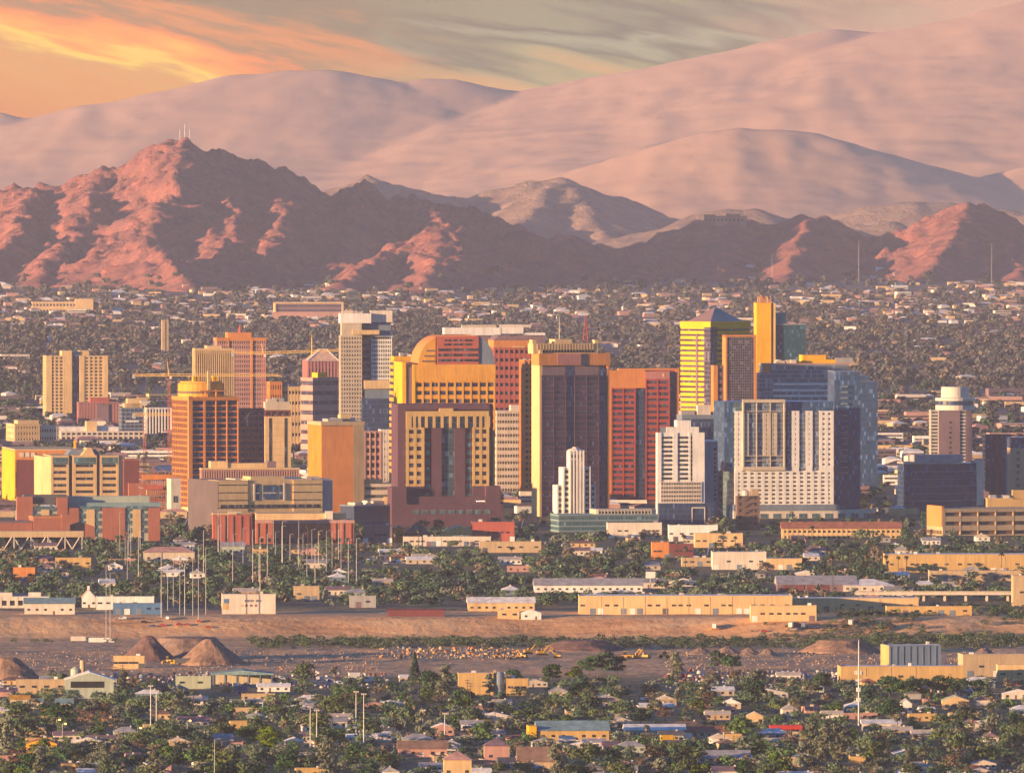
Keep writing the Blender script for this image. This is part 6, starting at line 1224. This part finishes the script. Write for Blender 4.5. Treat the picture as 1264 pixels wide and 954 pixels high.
while nm_ < 84:
    u = hr.uniform(-10, 1275); v = hr.uniform(664, 742); p = gp(u, v)
    if clash(p.x, p.y, 9): continue
    nm_ += 1; o, nm = hr.choice(protos); c = copy_thing(o, (p.x, p.y, p.z), R(4)+hr.choice([0, R(90)])); c.scale = (1.1, 1.1, 1.15)
    late(c, nm, 'house', 'houses before downtown', u, v); FOOT.append((p.x-9, p.x+9, p.y-7, p.y+6))
    if hr.random() < .7: KEEP.append((u-9, u+9, v-8, v-3, G(v)))
for o, _ in protos: drop(o)
# ------------------------------------------------------------------ trees
def leafm(name, c, rnd=.6):
    return mat(name, c, .8, .45, .22, spec=.12, rnd=rnd)
LM = dict(dark=leafm('leaf_dark', (.036, .092, .040)), olive=leafm('leaf_olive', (.105, .150, .062)), dusty=leafm('leaf_dusty', (.155, .175, .125)), bright=leafm('leaf_bright', (.085, .15, .02)), brown=leafm('leaf_brown', (.17, .115, .085)), conifer=leafm('leaf_conifer', (.03, .062, .042)), far_a=leafm('leaf_haze_mauve', (.115, .10, .115)), far_b=leafm('leaf_haze_grey', (.07, .088, .088)), palm=leafm('leaf_palm', (.055, .075, .032)), skirt=leafm('leaf_skirt', (.17, .11, .06)))  # far_a, far_b: haze over the far plain tinted into the leaves
bark = mat('bark', (.11, .08, .06), .95, .3, 1.5)
def quads(c, n_, size, rg):
    """leaf clumps: centres c (n,3), normals n_ -> verts, quads"""
    n = len(c); t = np.cross(n_, rg.normal(size=(n, 3))); t /= np.linalg.norm(t, axis=1, keepdims=True)+1e-9
    b = np.cross(n_, t); s = size*rg.uniform(.6, 1.35, (n, 1)); s2 = size*rg.uniform(.45, 1.0, (n, 1))
    V = np.stack([c-t*s-b*s2*.6, c+t*s*.7-b*s2, c+t*s+b*s2*.7, c-t*s*.6+b*s2], 1).reshape(-1, 3)
    return V, np.arange(4*n).reshape(-1, 4)
def crown(kind, seed, r, h, n, leaf, base):
    """r crown radius, h height of the crown, starting at base"""
    g = np.random.default_rng(seed); C = []; N = []
    if kind == 'conifer':
        z = g.uniform(0, 1, n)**1.25; a_ = g.uniform(0, 6.283, n); rr = r*(1-z)*(.72+.28*np.sin(a_*5+z*40))*g.uniform(.72, 1.05, n)+.15
        C = np.stack([rr*np.cos(a_), rr*np.sin(a_), base+z*h], 1); N = np.stack([np.cos(a_), np.sin(a_), g.uniform(-.2, .9, n)], 1)
    else:
        nb = {'round': 15, 'wide': 17, 'tall': 18, 'bare': 15}[kind]
        bz = g.uniform(.08, .86, nb) if kind != 'tall' else np.linspace(.05, .92, nb)
        ang = g.uniform(0, 6.283, nb); prof = np.sqrt(np.clip(1-(2*bz-.85)**2, .08, 1))
        br = r*prof*g.uniform(.35, .82, nb)*(.72 if kind == 'tall' else 1); sz = r*g.uniform(.25, .46, nb)*(.85 if kind == 'tall' else 1)
        per = max(8, n//nb)
        for i in range(nb):
            d = g.normal(size=(per, 3)); d /= np.linalg.norm(d, axis=1, keepdims=True); d[:, 2] = np.abs(d[:, 2])*.85+d[:, 2]*.3
            rad = sz[i]*(1+.22*g.normal(size=(per, 1)))*np.array([[1.12, 1.12, .72 if kind != 'tall' else .95]])
            C.append(np.array([[br[i]*math.cos(ang[i]), br[i]*math.sin(ang[i]), base+bz[i]*h]])+d*rad); N.append(d)
        C = np.concatenate(C); N = np.concatenate(N)
    N = N+g.normal(size=N.shape)*.45; N /= np.linalg.norm(N, axis=1, keepdims=True)
    return quads(C, N, leaf, g)
def trunk_mb(h, r, lim, seed, spread=.5):
    g = random.Random(seed); q = MB(); bx = g.uniform(-.15, .15)*h*.3; q.tube((0, 0, -.5), (bx*.5, 0, h*.55), r, r*.72); q.tube((bx*.5, 0, h*.55), (bx, g.uniform(-.3, .3), h), r*.72, r*.4)
    for i in range(lim): a_ = g.uniform(0, 6.28); z = h*g.uniform(.45, .75); L_ = h*g.uniform(.4, .75); q.tube((bx*.5, 0, z), (bx+math.cos(a_)*L_*spread, math.sin(a_)*L_*spread, z+L_*.8), r*.45, r*.15, 5)
    return q
KINDS = {  # kind: (form, leaf material, crown radius, crown height, base, quads, leaf size, words)
 'dark': ('round', 'dark', 4.6, 6.4, 1.6, 1100, .42, 'dark green round crowned tree'), 'wide': ('wide', 'olive', 5.6, 5.2, 1.9, 1150, .42, 'olive green spreading tree'), 'dusty': ('round', 'dusty', 4.2, 5.2, 1.5, 950, .40, 'dusty grey green tree'),
 'bright': ('round', 'bright', 4.6, 6.6, 1.2, 1100, .42, 'bright green leafy tree'), 'brown': ('bare', 'brown', 4.0, 5.6, 1.8, 520, .30, 'brown thin leaved tree'), 'conifer': ('conifer', 'conifer', 3.2, 12.5, 1.0, 1300, .40, 'tall dark conifer'), 'tall': ('tall', 'dusty', 4.0, 11.5, 3.0, 1300, .42, 'tall loose grey green tree')}
TP = {}
for ki, (kind, (fm, lm, r, h, ba, n, lf, wd)) in enumerate(KINDS.items()):
    TP[kind] = []
    for s in range(6):
        V, Q = crown(fm, 100*ki+s, r*(1+.12*((s*7) % 3-1)), h*(1+.1*((s*5) % 3-1)), n, lf, ba)
        TP[kind].append((np_mesh('crown', V, Q, LM[lm]), trunk_mb(ba+h*.45, .28, 5, s+ki).mesh('trunk', bark), r, ba+h))
def tree(kind, s, p, sc_, label=None, u=0, v=0, grp='trees of the near neighbourhood', rz=None):
    cm, tm, r, h = TP[kind][s % 6]
    o = empty('pine_tree' if kind == 'conifer' else 'tree', p, RN.uniform(0, 6.28) if rz is None else rz); o.scale = (sc_, sc_, sc_*RN.uniform(.92, 1.1))
    link('crown', cm, o); link('trunk', tm, o)
    if label: tag(o, label, 'tree')
    else: late(o, KINDS[kind][7], 'tree', grp, u, v)
    return o
hand = [('conifer', 512, 842, 1.25, 'tall dark blue green conifer standing alone at the yard edge'), ('tall', 548, 868, 1.35, 'massive dark tree left of the tan box warehouse'), ('bright', 246, 952, 1.75, 'large bright yellow green tree at the near edge'), ('bright', 268, 966, 1.3, 'smaller bright green tree right of the large yellow green one'),
 ('tall', 1003, 948, 1.5, 'leftmost tall tree of the eucalyptus clump'), ('tall', 1018, 952, 1.55, 'second tall tree of the eucalyptus clump'), ('tall', 1034, 950, 1.4, 'third tall tree of the eucalyptus clump'), ('tall', 990, 955, 1.25, 'small outlying tree at the left of the eucalyptus clump'), ('dark', 745, 834, 1.7, 'broad dark tree by the large diggers, largest of its pair'), ('dark', 762, 833, 1.3, 'dark tree right of the large diggers pair'), ('dark', 727, 834, 1.2, 'dark tree at the left of the digger trees'),
 ('dark', 886, 828, 1.25, 'dark tree standing on the rubble yard, left one'), ('dark', 903, 829, 1.35, 'dark tree standing on the rubble yard, right one'), ('dark', 1098, 860, 1.5, 'first dark tree in the row below the long tan hall'), ('dark', 1118, 862, 1.5, 'second dark tree in the row below the long tan hall'), ('dark', 1140, 862, 1.35, 'third dark tree in the row below the long tan hall'), ('dark', 1166, 860, 1.6, 'fourth and largest dark tree below the long tan hall'), ('dark', 1186, 862, 1.3, 'fifth dark tree in the row below the long tan hall'), ('dark', 1206, 858, 1.2, 'last dark tree in the row below the long tan hall'),
 ('tall', 10, 940, 1.3, 'tall grey green tree at the lower left corner'), ('brown', 22, 962, 1.9, 'big brown bare tree at the lower left corner'), ('dark', 40, 966, 1.5, 'dark round tree right of the big brown bare tree'), ('wide', 212, 878, 1.35, 'large olive tree below the sage walled works'), ('dark', 860, 940, 1.5, 'dark green round tree at the lower right of centre'), ('brown', 972, 925, 1.3, 'reddish brown tree left of the eucalyptus clump'), ('wide', 500, 897, 1.15, 'dense green tree left of the floodlit lot'), ('wide', 583, 898, 1.3, 'spreading green tree before the blue grey street'), ('wide', 655, 896, 1.3, 'spreading green tree left of the yellow ended warehouse'), ('brown', 1090, 925, 1.2, 'purple brown tree below the white mast')]
ntree = 0
for kind, u, v, s, lb in hand: tree(kind, int(u), gp(u, v), s, lb); ntree += 1
tr = random.Random(99); cand = 0
kw = ['dark', 'dark', 'wide', 'wide', 'wide', 'dusty', 'dusty', 'dusty', 'brown', 'bright', 'tall', 'tall']
extra = []; tpos = []
def blocked(u, v, h, w_, prob):
    D = G(v); vt = v-h*F/D
    for k in KEEP:
        if k[4] > D+3 and k[0]-w_*.6 < u < k[1]+w_*.6 and vt < k[3] and v > k[2]-1: return tr.random() < prob
    return False
while ntree < 292 and cand < 9000:
    cand += 1; u = tr.uniform(-20, 1284); v = 842+(tr.random()**.75)*138; k = tr.choice(kw); s = tr.uniform(.8, 1.5)
    if k == 'tall' and tr.random() < .6: continue
    p = gp(u, v); r_, h_ = KINDS[k][2]*s, (KINDS[k][3]+KINDS[k][4])*s
    if clash(p.x, p.y, 2.5) or blocked(u, v, h_, r_*F/G(v), .8) or any(abs(p.x-a_) < 5 and abs(p.y-b_) < 9 for a_, b_ in tpos): continue
    if min(abs(v-905.5), abs(v-867), abs(v-933)) < 1.2: continue
    tpos.append((p.x, p.y)); tree(k, cand, p, s, None, u, v); ntree += 1
# palms
PM = []
for s in range(4):
    g = np.random.default_rng(s+40); q = MB(); n = 22
    for i in range(n):
        a_ = 6.283*i/n+g.uniform(-.1, .1); e = g.uniform(-.5, 1.2); L_ = 2.1*g.uniform(.8, 1.15); pts = []
        for j in range(4): f = j/3; pts.append((L_*f*math.cos(a_), L_*f*math.sin(a_), L_*(e*f-1.0*f*f)*.75))
        for j in range(3):
            w0, w1 = (.12, .5, .42, .05)[j], (.12, .5, .42, .05)[j+1]; tx, ty = -math.sin(a_), math.cos(a_); a0, a1 = pts[j], pts[j+1]
            q.quad([(a0[0]-tx*w0, a0[1]-ty*w0, a0[2]), (a0[0]+tx*w0, a0[1]+ty*w0, a0[2]), (a1[0]+tx*w1, a1[1]+ty*w1, a1[2]), (a1[0]-tx*w1, a1[1]-ty*w1, a1[2])])
    k = MB(); k.lathe([(.25, -2.6), (.75, -2.2), (.85, -.8), (.35, .1)], 0, 0, 8); t_ = MB(); t_.tube((0, 0, -1), (.1, 0, .5), .28, .24); t_.tube((.1, 0, .5), (0, 0, 1), .24, .2)
    tm = MB(); tm.tube((0, 0, -.05), (0, 0, 1), .24, .19, 7)
    PM.append((q.mesh('fronds', LM['palm']), k.mesh('dead_skirt', LM['skirt']), tm.mesh('trunk', bark)))
def palm(u, v, h, s, sc_=1.0):
    p = gp(u, v); o = empty('palm_tree', p, tr.uniform(0, 6)); fr_, sk, tm = PM[s % 4]
    a_ = link('fronds', fr_, o, (0, 0, h)); a_.scale = (sc_,)*3
    if s % 3: b_ = link('dead_skirt', sk, o, (0, 0, h)); b_.scale = (sc_,)*3
    c_ = link('trunk', tm, o); c_.scale = (1, 1, h)
    late(o, ('tall slim fan palm' if h > 13 else 'short bushy fan palm')+(' with brown skirt' if s % 3 else ''), 'palm tree', 'fan palms', u, v)
pl = [(380, 690, 24), (395, 694, 22), (412, 698, 18), (414, 850, 12), (500, 895, 14), (512, 894, 11), (556, 898, 14), (525, 900, 11), (478, 870, 12), (411, 856, 13), (390, 930, 8), (410, 932, 9), (1174, 868, 9), (1150, 866, 8), (1200, 905, 9), (1108, 908, 9), (980, 884, 9), (1172, 925, 9), (440, 950, 9), (455, 952, 10), (700, 945, 8), (808, 940, 9), (820, 935, 8)]
for i in range(26): pl.append((tr.gauss(1085, 36), tr.uniform(695, 718), tr.uniform(9, 17)))
for i in range(10): pl.append((tr.gauss(890, 26), tr.uniform(680, 700), tr.uniform(9, 15)))
for i in range(26): pl.append((tr.uniform(0, 1260), tr.uniform(672, 740), tr.uniform(8, 18)))
for i in range(14): pl.append((tr.uniform(0, 1260), tr.uniform(855, 950), tr.uniform(7, 13)))
for i, (u, v, h) in enumerate(pl): palm(u, v, h, i, tr.uniform(.9, 1.3))
# the woodland beyond: thousands of crowns, one mass
def scatter(name, N, vfun, kinds, per, leaf, seed, uext=(-60, 1324), guard=.9, szr=(.6, 1.25), hz=None):
    g = np.random.default_rng(seed); VV = []; QQ = []; MI = []; off = 0; cnt = 0; tries = 0
    lib = {}
    for ki, k in enumerate(kinds):
        for s in range(5):
            fm, lm, r, h, ba, n, lf, wd = KINDS[k]; lib[k, s] = crown(fm, 700+seed*10+s*7+ki, r, h, per, leaf, ba*.3)
    while cnt < N and tries < N*6:
        tries += 1; u = g.uniform(*uext); v = vfun(g); D = G(v); x = (u-632)/F*D; y = D-CD
        k = kinds[int(g.integers(len(kinds)))]; s = g.uniform(*szr)
        if clash(x, y, 1.0) or blocked(u, v, (KINDS[k][3]+KINDS[k][4]*.4)*s, KINDS[k][2]*s*F/D, guard): continue
        if float(perlin(u/46, v/9, seed)) < (-.18 if hz is None else hz): continue
        V, Q = lib[k, int(g.integers(5))]; a_ = g.uniform(0, 6.28); c_, s_ = math.cos(a_), math.sin(a_); z0 = float(gh(x, y)) if D < 25000 else max(mh(x, y, 'front') if u < 790 else 0, mh(x, y, 'right') if u > 570 else 0)
        if z0 > 40*g.random(): continue
       
        W_ = np.stack([(V[:, 0]*c_-V[:, 1]*s_)*s+x, (V[:, 0]*s_+V[:, 1]*c_)*s+y, V[:, 2]*s*g.uniform(.8, 1.1)+z0], 1)
        VV.append(W_); QQ.append(Q+off); off += len(V); MI.append(np.full(len(Q), kinds.index(k))); cnt += 1
    if not VV: return
    return np.concatenate(VV), np.concatenate(QQ), np.concatenate(MI), [LM[KINDS[k][1]] for k in kinds]
def stuff(name, parts):
    V = np.concatenate([p[0] for p in parts]); offs = np.cumsum([0]+[len(p[0]) for p in parts]); Q = np.concatenate([p[1]+o for p, o in zip(parts, offs)])
    ms = []; MI = []
    for p in parts:
        base = len(ms); ms += p[3]; MI.append(p[2]+base)
    o = link(name, np_mesh(name, V, Q, ms, np.concatenate(MI))); o['kind'] = 'stuff'; return o
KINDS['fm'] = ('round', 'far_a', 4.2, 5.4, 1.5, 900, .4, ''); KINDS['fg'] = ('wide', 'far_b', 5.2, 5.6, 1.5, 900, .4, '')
far_kinds = ['dark', 'wide', 'dusty', 'dark', 'brown', 'tall']
stuff('woodland', [
  scatter('a', 1800, lambda g: g.uniform(842, 975), ['dark', 'wide', 'dusty', 'wide', 'dusty', 'brown', 'bright'], 300, .5, 1, szr=(.45, 1.1), hz=-.5, guard=.55),
  scatter('b', 2150, lambda g: 650+g.random()**.8*98, ['dark', 'dark', 'wide', 'wide', 'dusty', 'brown'], 200, .66, 2, uext=(-130, 1394), szr=(.6, 1.45), hz=-.3),
  scatter('c', 700, lambda g: g.uniform(560, 655), far_kinds, 90, .85, 3, guard=.97, hz=-.3),
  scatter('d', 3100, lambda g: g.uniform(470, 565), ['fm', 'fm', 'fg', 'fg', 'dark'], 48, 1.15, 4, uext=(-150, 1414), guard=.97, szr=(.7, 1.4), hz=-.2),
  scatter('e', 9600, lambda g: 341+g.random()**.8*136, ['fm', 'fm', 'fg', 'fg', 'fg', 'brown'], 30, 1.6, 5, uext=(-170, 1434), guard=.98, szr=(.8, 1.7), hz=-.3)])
def rv(g):
    return g.uniform(781, 801)
stuff('river_scrub', [
  scatter('s1', 1700, rv, ['wide', 'dusty', 'dark', 'dusty'], 120, .55, 11, uext=(310, 1324), guard=.6, szr=(.4, .85), hz=-.4),
  scatter('s2', 150, lambda g: g.uniform(779, 792), ['dark', 'dusty', 'wide'], 110, .5, 12, uext=(-30, 150), guard=.6, szr=(.3, .6), hz=-.5),
  scatter('s3', 520, lambda g: g.uniform(752, 795), ['wide', 'dusty', 'dark'], 150, .55, 13, uext=(1075, 1324), guard=.9, szr=(.5, .95), hz=-.35),
  scatter('s4', 260, lambda g: g.uniform(759, 800), ['dusty', 'dusty', 'brown'], 60, .45, 14, guard=.6, szr=(.15, .32), hz=-.1),
  scatter('s5', 200, lambda g: g.uniform(755, 766), ['wide', 'dusty', 'dark'], 130, .55, 15, uext=(940, 1140), guard=.8, szr=(.35, .6), hz=-.3)])
# ------------------------------------------------------------------ far houses: one mass
def far_houses(name, N, seed):
    g = np.random.default_rng(seed); V = []; Q = []; MI = []; ms = [wm(k) for k in ('cream', 'pale', 'pink', 'tan', 'white', 'mauve')]+[rm(k) for k in ('pink', 'white', 'brown')]
    c = 0; t_ = 0
    while c < N and t_ < N*8:
        t_ += 1; q_ = g.random(); u = g.uniform(-150, 1414)
        if q_ < .40: v = g.normal(386, 10)
        elif q_ < .62: v = g.uniform(345, 378)
        elif q_ < .69: v = g.uniform(395, 480)
        else: v = g.uniform(488, 640)
        if v < 342 or v > 648: continue
        if float(perlin(u/60, v/7, seed)) < (-.05 if v < 480 else -.25): continue
        D = G(v); x = (u-632)/F*D; y = D-CD
        zg = 0 if D < 25000 else max(mh(x, y, 'front') if u < 790 else 0, mh(x, y, 'right') if u > 570 else 0)
        if clash(x, y, 8) or zg > 35*g.random(): continue
        big = g.random() < (.035 if v < 420 else .07 if v < 480 else .2)
        w_ = g.uniform(22, 38 if v < 480 else 56) if big else g.uniform(11, 24); d = g.uniform(9, 22); h = g.uniform(5, 11) if big else g.uniform(3.2, 6.5)
        if v > 488 and blocked(u, v, h, w_/2*F/D, .97): continue
        a_ = R(YAW)+g.normal(0, .12); ca, sa = math.cos(a_), math.sin(a_); n0 = len(V); hip = (not big) and g.random() < .7
        def T(px, py, pz): V.append((x+px*ca-py*sa, y+px*sa+py*ca, pz+(zg if pz > 0 else 0)))
        for z_ in (-.5, h):
            for px, py in ((0, 0), (w_, 0), (w_, d), (0, d)): T(px, py, z_)
        m_ = int(g.integers(6))
        for f in ((0, 1, 5, 4), (1, 2, 6, 5), (2, 3, 7, 6), (3, 0, 4, 7)): Q.append([n0+k for k in f]); MI.append(m_)
        r_ = 6+int(g.integers(3))
        if hip:
            T(d/3, d/2, h+2.2); T(w_-d/3, d/2, h+2.2)
            for f in ((4, 5, 9, 8), (5, 6, 9, 9), (6, 7, 8, 9), (7, 4, 8, 8)):
                Q.append([n0+k for k in f]); MI.append(r_)
        else: Q.append([n0+k for k in (4, 5, 6, 7)]); MI.append(r_)
        if big:                                                 # a dark strip of openings set on the front
            for lv in range(max(1, int(h/4))):
                z0 = 1.4+lv*3.6; n1 = len(V); T(1, -.15, z0); T(w_-1, -.15, z0); T(w_-1, -.15, z0+1.5); T(1, -.15, z0+1.5); Q.append([n1, n1+1, n1+2, n1+3]); MI.append(len(ms))
        c += 1
    Q = np.array(Q); V = np.array(V)
    me = bpy.data.meshes.new(name); me.from_pydata(V.tolist(), [], [tuple(dict.fromkeys(q.tolist())) for q in Q])
    for m in ms+[GL_DARK()]: me.materials.append(m)
    me.polygons.foreach_set('material_index', np.array(MI, dtype=np.int32)); o = link(name, me); o['kind'] = 'stuff'
far_houses('suburb_buildings', 2600, 61)
finish_labels()
